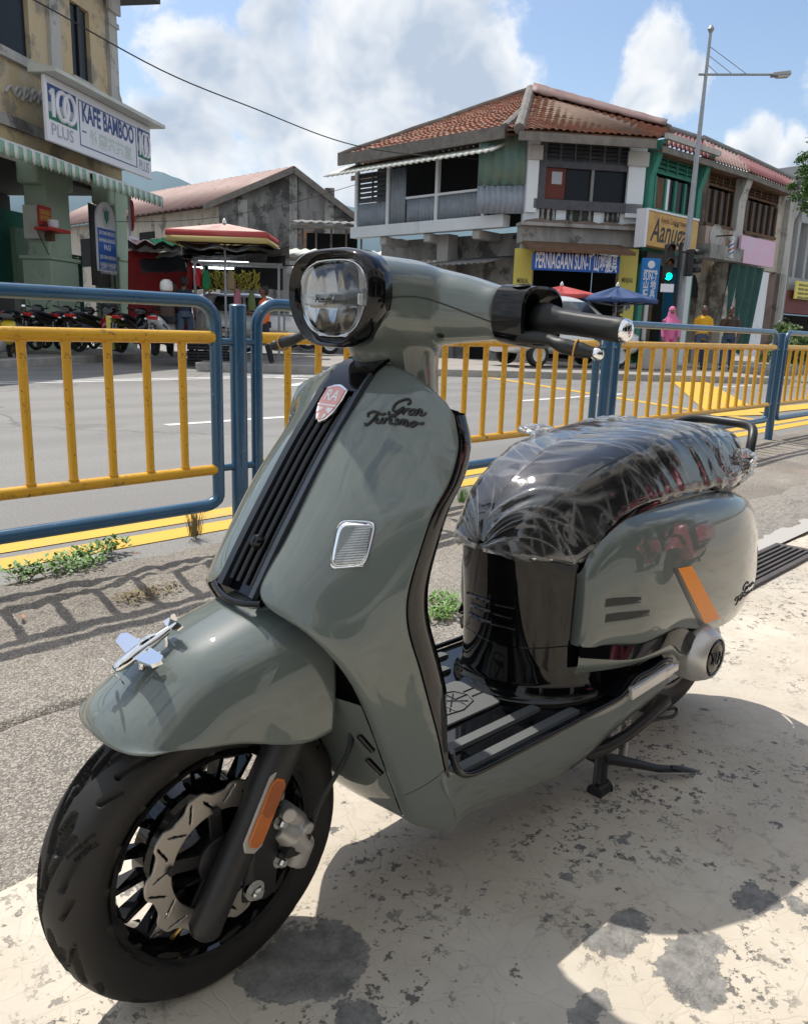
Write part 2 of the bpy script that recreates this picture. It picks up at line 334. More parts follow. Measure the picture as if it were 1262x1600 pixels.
mat('kerb_stone', (.40, .38, .35), .8, var=(4, (.25, .24, .22), .8), bump=(40, .4, .006))
mat('pavement_tile', (.34, .31, .28), .8, var=(2, (.24, .22, .20), .8))
mat('leaf_weed', (.10, .23, .035), .5, var=(30, (.17, .29, .06), .8))
mat('leaf_dry', (.28, .22, .10), .7, var=(40, (.18, .13, .06), .8))
mat('dry_leaf', (.42, .20, .12), .7)

struct(MB().quad((-900, -400, -.06), (2600, -400, -.06), (2600, 3200, -.06), (-900, 3200, -.06)).build('ground', 'soil'))
struct(MB().quad((-60, 3.02, -.012), (240, 3.02, -.012), (240, 130, -.012), (-60, 130, -.012)).build('road', 'asphalt'))
def fbm(x, y, s=0., o=4):
    from mathutils import noise as mn_
    return mn_.fractal(Vector((x, y, s)), .9, 2., o)
def sheet(x0, x1, y0, y1, nx, ny, zf, ye=None, xs=None):
    xs = np.linspace(x0, x1, nx) if xs is None else xs; nx = len(xs); P = np.zeros((nx, ny, 3))
    for i, x in enumerate(xs):
        ya, yb = (y0, y1) if ye is None else ye(x)
        for j in range(ny): y = ya+(yb-ya)*j/(ny-1); P[i, j] = (x, y, zf(x, y, j, ny))
    return MB().grid(P)
# verge: rough strip between the apron and the road
def vz(x, y, j, ny):
    z = .002+.006*fbm(x*1.3, y*1.3, 2.)+.003*fbm(x*6, y*6, 5.)
    cr = abs(y-1.86-.06*math.sin(x*2.1)-.03*fbm(x*3, 1, 3.)); z -= .034*math.exp(-(cr/(.013+.006*fbm(x*5, 2, 6.)))**2)*(1 if x < 1.6 else 0)+.006*math.exp(-(abs(y-2.30-.05*math.sin(x*3.3))/.012)**2)
    if x < 3.2: z += .016*math.exp(-((y-2.72)/.26)**2)*(.6+1.5*fbm(x*5, y*5, 1.))+.007*math.exp(-((y-2.6)/.4)**2)*fbm(x*16, y*16, 3.)
    z -= .03*max(0, (y-3.00)/.14)
    return z if j not in (0, ny-1) else z-.05
verge = struct(sheet(-2.5, 14, 1.2, 3.12, 560, 170, vz, xs=np.concatenate([np.linspace(-2.5, .2, 30)[:-1], np.linspace(.2, 2.6, 230)[:-1], np.linspace(2.6, 14, 150)]), ye= lambda x: (1.20, 3.09+.025*fbm(x*2.2, .3, 7.)+.012*fbm(x*9, 2, 1.))).build('verge', 'verge_concrete', angle=75))
# apron in front of the shop
def ax(x): return (-1.2, 1.36+.02*fbm(x*2, 0, 9.)-.05*(x > 3.0)*min(1, (x-3.0)/.6))
def az(x, y, j, ny): return .010+.0012*fbm(x*2, y*2, 4.) if j < ny-1 else -.02
apron = struct(sheet(-2.5, 14, -1.2, 1.36, 300, 60, az, ax).build('apron', 'apron_screed', angle=60))
struct(MB().quad((-12, -9, -.02), (30, -9, -.02), (30, 1.2, -.02), (-12, 1.2, -.02)).build('forecourt', 'smooth_concrete'))
# smoother concrete strip beside the drain grate, and the rough asphalt mound behind it
q = [on_z(x, y) for x, y in ((1150, 838), (1290, 760), (1330, 850), (1180, 872))]
def tri_sheet(name, matn, xa, xb, yl, yh, amp, z0, nx=60, ny=24, kind='structure'):
    P = np.zeros((nx, ny, 3))
    for i, x in enumerate(np.linspace(xa, xb, nx)):
        lo, hi = yl(x), yh(x)
        for j in range(ny):
            t = j/(ny-1); y = lo+(hi-lo)*t; e = math.sin(math.pi*min(max(t, 0), 1))**.5*min(1, (i+.0)/4, (nx-1-i)/4+.0)
            P[i, j] = (x, y, z0-.014+e*(amp+.55*amp*fbm(x*7, y*7, 3.)))
    return struct(MB().grid(P).build(name, matn, angle=75))
tri_sheet('asphalt_mound', 'patch_asphalt', 3.2, 9.5, lambda x: 1.34+.05*fbm(x*3, 0, 2.)+.01*(x-3), lambda x: 1.80+.05*fbm(x*2.5, 4, 2.)+.0*(x-3), .030, .014, 160, 34)
struct(sheet(2.75, 12, 1.28, 1.40, 60, 5, lambda x, y, j, ny: .0145).build('drain_strip', 'smooth_concrete'))
# drain grate
gr = thing('drain_grate', 'dark iron drain grate set in the concrete behind the scooter tail', 'drain grate', (3.50, 1.18, .0))
gx0, gx1, gy0, gy1 = 2.85, 3.98, 1.09, 1.29
m = MB()
for a, b, c, d in ((gx0, gx1, gy0, gy0+.025), (gx0, gx1, gy1-.025, gy1), (gx0, gx0+.03, gy0+.025, gy1-.025), (gx1-.03, gx1, gy0+.025, gy1-.025)): m.box(a, b, c, d, .004, .024)
def wb(mb, name, mats, root, **k):
    L = root.location; mb.v = [(a-L.x, b-L.y, c-L.z) for a, b, c in mb.v]; return mb.build(name, mats, root, **k)
fr_ = wb(m, 'grate_frame', 'grate_iron', gr, bevel=.003)
wb(MB().box(gx0+.03, gx1-.03, gy0+.025, gy1-.025, .004, .0118), 'drain_void', 'drain_dark', gr)
for i in range(5):
    y = gy0+.045+i*.0275; wb(MB().box(gx0+.03, gx1-.03, y-.007, y+.007, .012, .0225), 'grate_bar', 'grate_iron', gr, bevel=.002)
# road paint
def paint(name, quads, matn, z=-.008, label=None):
    m = MB()
    for qd in quads: m.add([(a, b, z) for a, b in qd], [tuple(range(len(qd)))])
    return struct(m.build(name, matn, weld=False))
def strip(x0, x1, y0, y1): return [(x0, y0), (x1, y0), (x1, y1), (x0, y1)]
paint('road_line', [strip(-20, 60, 3.25, 3.41)], 'road_yellow'); paint('road_line', [strip(-20, 60, 3.49, 3.65)], 'road_yellow')
for x in (-8, -2, 4, 9.8, 15.6, 21.4): paint('road_line', [strip(x, x+3.1, 6.98, 7.11)], 'road_white')
paint('road_line', [strip(-20, 10.5, 12.55, 12.68)], 'road_white'); paint('road_line', [strip(-20, 10.5, 12.85, 12.98)], 'road_white')
paint('road_line', [strip(-20, 8.0, 17.6, 17.75)], 'road_white')
def gp(px, py): q = on_z(px, py, -.008); return (q.x, q.y)
def gline(a, b, wd):
    a, b = Vector((*gp(*a), 0)), Vector((*gp(*b), 0)); r = (b-a).normalized().cross(Vector((0, 0, 1)))*wd/2; return [(a-r).to_2d()[:], (b-r).to_2d()[:], (b+r).to_2d()[:], (a+r).to_2d()[:]][::-1] if False else [tuple((a-r)[:2]), tuple((a+r)[:2]), tuple((b+r)[:2]), tuple((b-r)[:2])]
for i, (a, b, wd) in enumerate((((600, 563), (1185, 657), .19), ((718, 562), (1000, 571), .2), ((1000, 571), (1262, 588), .2), ((1110, 563), (1262, 572), .2), ((1178, 643), (1290, 632), .42))):
    paint('road_line', [gline(a, b, wd)], 'road_yellow', -.007+.0012*i)
paint('road_hatching', [[gp(*q_) for q_ in ((1008, 558), (1093, 635), (1112, 651), (1192, 649), (1180, 639), (1106, 598), (1038, 562))]], 'road_yellow', -.001)
for a, b in (((440, 575), (600, 585)), ((430, 590), (560, 596)), ((450, 603), (540, 588)), ((500, 570), (640, 577))): paint('road_line', [gline(a, b, .22)], 'road_white', -.006)
# little plants in the verge
def leafy(mb, c, n, spread, size, hgt, seed, col=0):
    rg = random.Random(seed); mb.cur = col
    for _ in range(n):
        a = rg.uniform(0, 6.28); r = spread*math.sqrt(rg.random()); h = rg.uniform(.2, 1)*hgt
        p = Vector((c[0]+r*math.cos(a), c[1]+r*math.sin(a)*.7, c[2]+h)); b = rg.uniform(0, 6.28); tl = rg.uniform(.1, .9); s = size*rg.uniform(.6, 1.2)
        d = Vector((math.cos(b)*math.cos(tl), math.sin(b)*math.cos(tl), math.sin(tl)*.8)); r_ = d.cross(Vector((0, 0, 1))).normalized()
        nrm = r_.cross(d)
        mb.add([p, p+d*s*.35+r_*s*.20+nrm*s*.05, p+d*s*.7+r_*s*.17+nrm*s*.05, p+d*s, p+d*s*.7-r_*s*.17+nrm*s*.05, p+d*s*.35-r_*s*.20+nrm*s*.05], [(0, 1, 2, 3), (0, 3, 4, 5)])
def weed(name, label, spots, n, spread, size, h, cat='weed', mt='leaf_weed', group=None):
    q = on_z(*spots[0]); t = thing(name, label, cat, q, 0, group); m = MB(); st = MB()
    for i, s in enumerate(spots):
        p = on_z(*s); leafy(m, (p.x, p.y, .0), n, spread, size, h, hash(name) % 97*0+i*7+n)
        for k in range(4): a = rng.uniform(0, 6.28); st.tube([(p.x, p.y, -.005), (p.x+.5*spread*math.cos(a), p.y+.5*spread*math.sin(a), h*.5), (p.x+spread*math.cos(a), p.y+spread*math.sin(a), h*.7)], .0014, 4)
    wb(m, 'leaf_cluster', mt, t, weld=False, angle=0)['kind'] = 'stuff'; wb(st, 'stem_cluster', 'leaf_dry', t, weld=False)['kind'] = 'stuff'
weed('creeping_weed', 'low green creeping weed in the verge below the railing', [(160, 868), (145, 876), (120, 880), (100, 888), (75, 902), (45, 905), (30, 910), (175, 862), (135, 890), (110, 900)], 60, .075, .034, .055)
def tuft(name, label, px, py, n, h, spread, mt):
    p = on_z(px, py); t = thing(name, label, 'weed', p); m = MB(); rg = random.Random(n)
    for i in range(n):
        a = rg.uniform(0, 6.28); l = h*rg.uniform(.5, 1.1); b = rg.uniform(.1, .6); r0 = spread*rg.random()*.35
        d = Vector((math.cos(a), math.sin(a), 0)); o = p+d*r0; rr = d.cross(Vector((0, 0, 1)))*.0022
        q1 = o+d*l*.25*b+Vector((0, 0, l*.6)); q2 = o+d*l*.8*b+Vector((0, 0, l)); m.add([o-rr, o+rr, q1+rr*.8, q1-rr*.8, q2], [(0, 1, 2, 3), (3, 2, 4)])
    wb(m, 'blade_cluster', mt, t, weld=False, angle=0)['kind'] = 'stuff'; return t
tuft('grass_tuft', 'dry upright grass tuft beside the road behind the front of the scooter', 305, 838, 60, .16, .10, 'leaf_dry')
tuft('grass_tuft', 'small green grass tuft seen between leg shield and seat', 722, 785, 50, .12, .09, 'leaf_weed')
weed('mossy_weed', 'dark mossy weed patch seen above the floorboard between shield and body', [(690, 945), (700, 960), (685, 970)], 120, .07, .024, .04)
weed('sparse_weed', 'sparse brown weed in the broken concrete beside the front grille', [(225, 930), (255, 925), (205, 938)], 70, .07, .018, .02, mt='leaf_dry')
for i, (x, y, lab) in enumerate(((263, 886, 'fallen reddish leaf on the verge nearest the scooter'), (36, 968, 'fallen yellowish leaf on the verge at the left edge'), (214, 868, 'fallen brown leaf close to the yellow road line'))):
    p = on_z(x, y); m = MB().add([(-.02, 0, .004), (0, -.008, .007), (.024, 0, .004), (0, .009, .010)], [(0, 1, 2, 3)])
    o = m.build('fallen_leaf', 'dry_leaf', angle=0, solid=.001, loc=(p.x, p.y, .006)); o.rotation_euler = (0, 0, i*1.3); tag(o, lab, 'leaf', 'fallen leaves on the verge')

# ------------------------------------------------------------------ pedestrian railing
mat('rail_blue', (.018, .085, .172), .30, coat=.4, var=(6, (.03, .12, .22), .6), rvar=(12, .2), stain=[(16, (.09, .055, .04), .675), (44, (.30, .33, .36), .68)])
mat('rail_yellow', (.74, .405, .018), .36, coat=.25, var=(9, (.60, .30, .014), .6), stain=[(17, (.10, .06, .02), .655), (44, (.16, .09, .03), .64), (7, (.34, .20, .03), .62)])
FY = 2.93
def rail_panel(x0, x1, bars, label):
    t = thing('pedestrian_railing', label, 'railing', ((x0+x1)/2, FY, 0), 0, 'blue and yellow railing panels along the road')
    r = .026; z0, z1, c = .238, 1.062, .10
    def arc(cx, cz, a0, a1, n=7): return [(cx+c*math.cos(R(a0+(a1-a0)*i/n)), FY, cz+c*math.sin(R(a0+(a1-a0)*i/n))) for i in range(n+1)]
    pts = arc(x1-c, z1-c, 0, 90)+arc(x0+c, z1-c, 90, 180)+arc(x0+c*.7, z0+c*.7, 180, 270)[0:]+arc(x1-c*.7, z0+c*.7, 270, 360)
    pts = [(min(max(p[0], x0), x1), p[1], p[2]) for p in pts]
    f = wb(MB().tube(pts, r, 18, closed=True), 'railing_frame', 'rail_blue', t)
    for z, rr in ((.918, .0255), (.362, .0225)):
        wb(MB().tube([(x0+r*.6, FY, z), (x1-r*.6, FY, z)], rr, 18), 'yellow_rail', 'rail_yellow', t)
    me = None
    for x in bars:
        if me is None: o = MB().tube([(0, 0, .362), (0, 0, .381), (0, 0, .388), (0, 0, .394), (0, 0, .886), (0, 0, .892), (0, 0, .899), (0, 0, .918)], [.0165, .0165, .0195, .0165, .0165, .0195, .0165, .0165], 16).build('baluster', 'rail_yellow', t); me = o.data
        else: o = bpy.data.objects.new('baluster', me); COL.objects.link(o); o.parent = t
        o.location = (x-t.location.x, 0, 0)
    return t
rail_panel(-.98, 1.905, [1.745-.157*i for i in range(17)], 'railing panel filling the left edge of the picture beside the parked motorcycles')
rail_panel(2.11, 4.935, [2.28+.1795*i for i in range(15)], 'railing panel behind the scooter between the headlamp and the seat')
rail_panel(5.20, 8.235, [5.365+.188*i for i in range(15)], 'railing panel right of the handlebar above the seat')
rail_panel(8.50, 11.55, [8.66+.188*i for i in range(15)], 'farthest railing panel cut by the right edge of the picture')
for i, (x, lab) in enumerate(((2.015, 'blue railing post left of the headlamp'), (5.075, 'blue railing post just below the bar end of the handgrip'), (8.37, 'blue railing post at the right above the seat'))):
    t = thing('railing_post', lab, 'post', (x, FY, 0), 0, 'blue posts between railing panels')
    po = wb(MB().tube([(x, FY, -.02), (x, FY, 1.052)], .036 if i == 0 else .038, 20), 'post_tube', 'rail_blue', t)
    wb(MB().lathe([(0, 1.058), (.030, 1.056), (.038, 1.050)], (x, FY, 0), (0, 0, 1), 20), 'post_cap', 'rail_blue', t)
    for z in (.90, .365): wb(MB().tube([(x-.14, FY, z), (x+.14, FY, z)], .0155, 12), 'coupling_bar', 'rail_blue', t)
# ------------------------------------------------------------------ scooter
# scooter frame: s rearwards from the front axle, w towards the camera side, z up
mat('paint_sage', (.132, .157, .148), .4, coat=1., spec=.1)
mat('black_gloss', (.005, .0055, .0065), .05, coat=0., spec=.5)
mat('black_satin', (.014, .0145, .016), .42, var=(30, (.022, .022, .024), .6))
mat('black_rail', (.028, .034, .044), .36)
mat('grip_rubber', (.016, .017, .018), .5)
mat('tyre_rubber', (.013, .0128, .0125), .58, var=(9, (.026, .024, .022), .5), bump=(400, .05, .001))
mat('tyre_print', (.004, .004, .004), .8)
mat('chrome', (.86, .87, .88), .06, metal=1.)
mat('lamp_chrome', (.55, .56, .57), .10, metal=1.)
mat('chrome_dull', (.62, .62, .60), .22, metal=1.)
mat('steel_brushed', (.50, .46, .41), .42, metal=.75, aniso=.5, rvar=(60, .15))
mat('cast_alloy', (.42, .41, .39), .42, metal=.5, bump=(300, .08, .001))
mat('silver_paint', (.60, .585, .56), .34, metal=.45, coat=.3)
mat('lens_amber', (.50, .13, .010), .22, coat=.6, bump=(260, .35, .002))
mat('lens_amber_dark', (.36, .085, .008), .3, coat=.5, bump=(900, .6, .002))
mat('bezel_clear', (.42, .40, .36), .2, coat=1.)
mat('emblem_red', (.80, .34, .28), .2, coat=1.)
mat('emblem_white', (.85, .85, .85), .2, coat=1.)
mat('emblem_ink', (.08, .03, .03), .3)
mat('orange_vinyl', (.88, .27, .008), .4)
mat('seat_vinyl', (.013, .014, .017), .42, bump=(350, .1, .001))
mat('mat_rubber', (.10, .105, .105), .6, bump=(500, .3, .001))
mat('spring_steel', (.45, .43, .40), .3, metal=1.)
mat('brass', (.55, .36, .12), .3, metal=1.)
mat('lamp_white', (.75, .77, .80), .12, coat=1.)
mat('rubber_band', (.55, .30, .06), .5)
def clear_mat(name, tint, rough, fac, white=0.):
    m = bpy.data.materials.new(name); m.use_nodes = True; t = NT(m.node_tree)
    tr = t.n('ShaderNodeBsdfTransparent', Color=(*tint, 1)); gl = t.n('ShaderNodeBsdfGlossy', Roughness=rough, Color=(1, 1, 1, 1))
    fr = t.n('ShaderNodeFresnel', IOR=1.5); mx = t.n('ShaderNodeMixShader', Fac=t.math('MULTIPLY_ADD', fr.outputs[0], 1., fac), i1=tr.outputs[0], i2=gl.outputs[0])
    t.n('ShaderNodeOutputMaterial', Surface=mx.outputs[0]); MATS[name] = m; return m
clear_mat('clear_lens', (.97, .98, .98), .02, .02)
clear_mat('window_glass', (.30, .34, .36), .03, .06)
def wrap_mat():
    m = bpy.data.materials.new('plastic_film'); m.use_nodes = True; t = NT(m.node_tree)
    tcx = t.n('ShaderNodeTexCoord').outputs['Object']; cr = t.n('ShaderNodeAttribute', dict(attribute_name='crease')).outputs['Fac']
    fr = t.n('ShaderNodeFresnel', IOR=1.5).outputs[0]
    bp = t.n('ShaderNodeBump', Strength=.06, Distance=.006, Height=t.noise(tcx, 42, 2, .5, 1.2))
    tr = t.n('ShaderNodeBsdfTransparent', Color=(.95, .96, .97, 1))
    gl = t.n('ShaderNodeBsdfGlossy', Roughness=.07, Color=(1, 1, 1, 1), Normal=bp.outputs[0])
    df = t.n('ShaderNodeBsdfTranslucent', Color=(.8, .82, .84, 1)); d2 = t.n('ShaderNodeBsdfDiffuse', Color=(.75, .77, .79, 1), Normal=bp.outputs[0])
    dd = t.n('ShaderNodeMixShader', Fac=.6, i1=df.outputs[0], i2=d2.outputs[0])
    a = t.n('ShaderNodeMixShader', Fac=t.math('MULTIPLY_ADD', fr, 1.1, .055, clamp=True), i1=tr.outputs[0], i2=gl.outputs[0])
    b = t.n('ShaderNodeMixShader', Fac=t.math('MULTIPLY_ADD', cr, .36, .03, clamp=True), i1=a.outputs[0], i2=dd.outputs[0])
    t.n('ShaderNodeOutputMaterial', Surface=b.outputs[0]); MATS['plastic_film'] = m
wrap_mat()

SC = thing('scooter', 'sage grey retro scooter parked on its centre stand in the foreground', 'scooter', (.5611, .9287, 0), R(-2.67))
bpy.context.view_layer.update()
SM = Matrix.Translation(SC.location) @ Matrix.Rotation(R(-2.67), 4, 'Z'); SMI = SM.inverted()
def sb(mb, name, mats, parent=SC, **k): return mb.build(name, mats, parent, flipy=True, **k)
def to_sw(P): q = SMI @ P; return Vector((q.x, -q.y, q.z))
def bvh_of(ob, flip=False):
    dg = bpy.context.evaluated_depsgraph_get(); e = ob.evaluated_get(dg); me = e.to_mesh()
    V = [SM @ v.co for v in me.vertices]; F = [tuple(p.vertices) for p in me.polygons]; e.to_mesh_clear(); return BVHTree.FromPolygons(V, F)
def hit(bv, px, py, off=0.):
    """point of a scooter surface seen at a photo position, in (s,w,z), with its outward normal"""
    d = ray(px, py).normalized(); p, n, i, t = bv.ray_cast(CO, d)
    if p is None: return None, None
    if n.dot(d) > 0: n = -n
    q = to_sw(p+n*off); n2 = SMI.to_3x3() @ n; return q, Vector((n2.x, -n2.y, n2.z))
def se(c, hw, hh, n=2.6, k=48, low=0., low_p=1.):
    """superellipse points (w,z); low narrows the lower half"""
    out = []
    for i in range(k):
        a = 2*math.pi*i/k; ca, sa = math.cos(a), math.sin(a)
        x = math.copysign(abs(ca)**(2/n), ca); y = math.copysign(abs(sa)**(2/n), sa)
        if y < 0: x *= 1-low*abs(y)**low_p
        out.append((x*hw, c+y*hh))
    return out

# --- wheels
def tyre(rad, wid, rimr, nth, npf, groove):
    k = wid/.11; b = rad/.2295
    prof = [(-.043*k, rimr), (-.052*k, rimr+.017), (-.0555*k, rimr+.034), (-.0515*k, rad-.024), (-.040*k, rad-.0105), (-.022*k, rad-.0025), (0, rad)]
    prof = prof+[(-a, r) for a, r in prof[-2::-1]]
    pr = spline([(a, r, 0) for a, r in prof], npf)[:, :2]
    th = np.linspace(0, 2*np.pi, nth, endpoint=False)
    Rr = np.repeat(pr[None, :, 1], nth, 0); Ww = np.repeat(pr[None, :, 0], nth, 0); T = np.repeat(th[:, None], npf, 1)
    if groove:
        per = 2*np.pi/9; d = np.full(Rr.shape, 9.)
        lines = [([(0, -.002), (10, .010), (20, .023), (29, .034)], .0046), ([(12, .038), (21, .0440), (29, .047)], .0034), ([(7, .0035), (17, .004), (28, .0095), (34, .0155), (35, .020), (31, .0235), (22, .0165)], .0042), ([(2, .040), (6, .0455), (9, .048)], .0026), ([(22, .0005), (27, .004)], .003)]
        arc = np.sign(Ww)*np.abs(Ww)**1.0
        for sgn, ph in ((1, 0.), (-1, .5)):
            u = (np.mod(T/per+ph, 1.)*40)
            for sh in (-40, 0, 40):
                for pts, wd in lines:
                    for (a0, w0), (a1, w1) in zip(pts[:-1], pts[1:]):
                        f = rad*np.pi/180
                        ax, ay, bx, by = (a0+sh)*f, w0*sgn*k, (a1+sh)*f, w1*sgn*k
                        x, y = u*f, arc; L = (bx-ax)**2+(by-ay)**2
                        tt = np.clip(((x-ax)*(bx-ax)+(y-ay)*(by-ay))/L, 0, 1)
                        d = np.minimum(d, np.hypot(x-ax-tt*(bx-ax), y-ay-tt*(by-ay))-wd)
        Rr = Rr-.0085*np.clip(.5-d/.0020, 0, 1)
    P = np.stack([-Rr*np.cos(T), Ww, Rr*np.sin(T)], -1)
    return MB().grid(P, cu=True)
def make_wheel(parent, name, c, rad, wid, detail):
    m = MB(); rr = .153
    m.lathe([(rr-.001, -.049), (rr+.0075, -.0515), (rr+.004, -.046), (rr-.004, -.038), (rr-.012, -.022), (rr-.014, 0), (rr-.012, .022), (rr-.004, .038), (rr+.004, .046), (rr+.0075, .0515), (rr-.001, .049), (rr, 0)], c, (0, 1, 0), 72, closed=True)
    m.lathe([(.102, -.012), (.102, .024), (.096, .030), (.084, .030), (.078, .020), (.078, -.012)], c, (0, 1, 0), 60, closed=True)
    m.lathe([(.0, -.05), (.03, -.05), (.034, -.02), (.05, -.012), (.08, -.006), (.08, .010), (.05, .014), (.036, .03), (.03, .05), (0, .05)], c, (0, 1, 0), 36)
    wo = sb(m, name, 'black_gloss', parent)
    t = tyre(rad, wid, rr+.001, 1240 if detail else 96, 180 if detail else 18, detail); t.v = [(x+c[0], y+c[1], z+c[2]) for x, y, z in t.v]
    sb(t, 'tyre', 'tyre_rubber', wo, weld=False, angle=60)
    sp = MB()
    for z0_, z1_, hw0, hw1, y0_, y1_ in ((.095, .147, .0082, .0058, -.002, .016),):
        sp.hexa([(z0_, y0_, -hw0), (z1_, y0_-.004, -hw1), (z1_, y1_+.004, -hw1*.5), (z0_, y1_, -hw0*.5)], [(z0_, y0_, hw0), (z1_, y0_-.004, hw1), (z1_, y1_+.004, hw1*.5), (z0_, y1_, hw0*.5)])
    me = None
    n = 17
    for i in range(n):
        a = 2*math.pi*(i+.3)/n
        if me is None: o = sb(sp, 'spoke', 'black_gloss', wo, angle=30); me = o.data
        else: o = bpy.data.objects.new('spoke', me); COL.objects.link(o); o.parent = wo
        o.location = (c[0], -c[1], c[2]); o.rotation_euler = (0, a, 0)
    return wo
FW = make_wheel(SC, 'front_wheel', (0, 0, .2295), .2295, .11, True)
RW = make_wheel(SC, 'rear_wheel', (1.33, 0, .256), .236, .12, False)
# brake disc: scalloped rim, milled slots
def disc(c, w0, r0, r1, nl=10, slots=True):
    m = MB(); nt, nr = 480, 26; P = []
    for i in range(nt):
        a = 2*math.pi*i/nt; ro = r1*(1+.050*math.tanh(2.0*math.cos(nl*a))); ri = r0
        P.append([(c[0]+(ri+(ro-ri)*j/(nr-1))*math.cos(a), w0, c[2]+(ri+(ro-ri)*j/(nr-1))*math.sin(a)) for j in range(nr)])
    vs = [p for row in P for p in row]; fs = []
    for i in range(nt):
        for j in range(nr-1):
            ph = (i*nl*2/nt) % 1.; k = int(i*nl*2/nt); jc = (9. if k % 2 else 15.)
            tilt = (ph-.5)*(26 if k % 2 else -22)
            if slots and abs(ph-.5) < .27 and abs(j-jc-tilt) < 3.0-10*abs(ph-.5)**2*2: continue
            i2 = (i+1) % nt; fs.append((i*nr+j, i2*nr+j, i2*nr+j+1, i*nr+j+1))
    return m.add(vs, fs)
dk = sb(disc((0, 0, .2295), .056, .076, .110), 'brake_disc', 'steel_brushed', FW, angle=15, solid=.004)
m = MB()
for i in range(5):
    a = 2*math.pi*i/5+.4; u = Vector((math.cos(a), 0, math.sin(a))); c = Vector((0, .051, .2295))
    m.beam(c+u*.03, c+u*.083, .020, .006, up=(0, 1, 0))
    m.cyl(c+u*.080-Vector((0, .004, 0)), c+u*.080+Vector((0, .011, 0)), .006, 6)
m.lathe([(.0, .052), (.036, .052), (.036, .06), (.02, .066), (0, .066)], (0, 0, .2295), (0, 1, 0), 24)
sb(m, 'disc_carrier', 'black_satin', FW, bevel=.001)
m = MB().cyl((-.062, .02, .105), (-.048, .026, .122), .0035, 8).cyl((-.048, .026, .122), (-.043, .028, .128), .005, 6)
sb(m, 'tyre_valve', 'brass', FW)
# fork legs
for sgn in (1, -1):
    m = MB(); y = .087*sgn
    m.tube([(-.050, y, .150), (-.046, y, .156), (-.020, y, .202), (.036, y, .301), (.046, y, .318), (.058, y, .340), (.112, y, .435), (.135, y, .475)], [.019, .0235, .0235, .0235, .026, .0285, .0285, .0285], 24)
    m.cyl((-.052, y, .147), (-.049, y, .152), .016, 16)
    f = sb(m, 'fork_leg', 'black_satin', SC, angle=50)
    if sgn > 0:
        q = MB(); q.hexa([(.010, .088, .165), (.055, .088, .150), (.066, .098, .165), (.02, .098, .19)], [(.02, .088, .26), (.075, .088, .30), (.08, .098, .30), (.03, .098, .27)])
        sb(q, 'caliper_bracket', 'black_satin', f, bevel=.004)
        for (s_, z_, r_) in ((.029, .186, .0125), (.072, .215, .0095), (.073, .278, .0095)):
            b = MB(); b.cyl((s_, .094, z_), (s_, .100, z_), r_*1.25, 20).cyl((s_, .100, z_), (s_, .109, z_), r_*.82, 6).lathe([(0, .112), (r_*.5, .112), (r_*.72, .109)], (s_, 0, z_), (0, 1, 0), 12)
            sb(b, 'bolt', 'chrome_dull', f, angle=30)
        a, b = Vector((.064, .108, .358)), Vector((.018, .108, .269)); d = (b-a).normalized(); side = d.cross(Vector((0, 1, 0)))
        def hexplate(l0, l1, hw, y0, y1, ch):
            P = [a+d*l0+side*(-hw*.5), a+d*l0+side*(hw*.5), a+d*(l0+ch)+side*hw, a+d*(l1-ch)+side*hw, a+d*l1+side*(hw*.5), a+d*l1+side*(-hw*.5), a+d*(l1-ch)-side*hw, a+d*(l0+ch)-side*hw]
            return [(p.x, y0, p.z) for p in P], (0, y1-y0, 0)
        ln = (b-a).length
        rb = sb(MB().slab(*hexplate(-.010, ln+.010, .0165, .108, .112, .012)), 'fork_reflector', 'bezel_clear', f, bevel=.001)
        sb(MB().slab(*hexplate(0, ln, .0125, .112, .1165, .010)), 'reflector_lens', 'lens_amber', rb, bevel=.0012)
        sb(MB().slab(*hexplate(.004, ln*.55, .0105, .1166, .1172, .008)), 'reflector_prism', 'lens_amber_dark', rb)
# brake caliper and hoses
m = MB()
m.tube([(.098, .088, .296), (.130, .092, .262)], [.0175, .0175], 18)
m.tube([(.086, .090, .268), (.108, .094, .252), (.128, .094, .222), (.118, .094, .188)], [.017, .026, .027, .021], 18)
m.tube([(.092, .08, .235), (.138, .082, .246), (.150, .082, .222)], [.018, .016, .010], 14)
m.cyl((.098, .10, .298), (.094, .115, .300), .013, 16)
m.cyl((.130, .10, .262), (.132, .119, .262), .0105, 16)
m.v = [(.10+(a-.118)*.86, b, .24+(c-.24)*.86) for a, b, c in m.v]
cal = sb(m, 'brake_caliper', 'cast_alloy', SC, angle=50)
md = cal.modifiers.new('r', 'REMESH'); md.mode = 'VOXEL'; md.voxel_size = .0018; md.use_smooth_shade = True
md = cal.modifiers.new('s', 'SMOOTH'); md.iterations = 2
sb(MB().cyl((.080, .10, .232), (.080, .116, .232), .008, 14), 'rubber_boot', 'black_satin', cal)
for pts in ([(.120, .100, .245), (.130, .108, .272), (.146, .114, .305), (.172, .116, .338), (.194, .112, .366), (.203, .100, .400), (.19, .07, .44), (.16, .03, .50)], [(.062, .108, .232), (.095, .114, .226), (.125, .112, .265), (.141, .115, .303), (.167, .118, .335), (.188, .114, .362), (.197, .103, .395), (.184, .07, .435), (.15, .03, .50)]):
    sb(MB().tube(pts, .0036, 8, smooth=40), 'brake_hose', 'black_satin', SC)

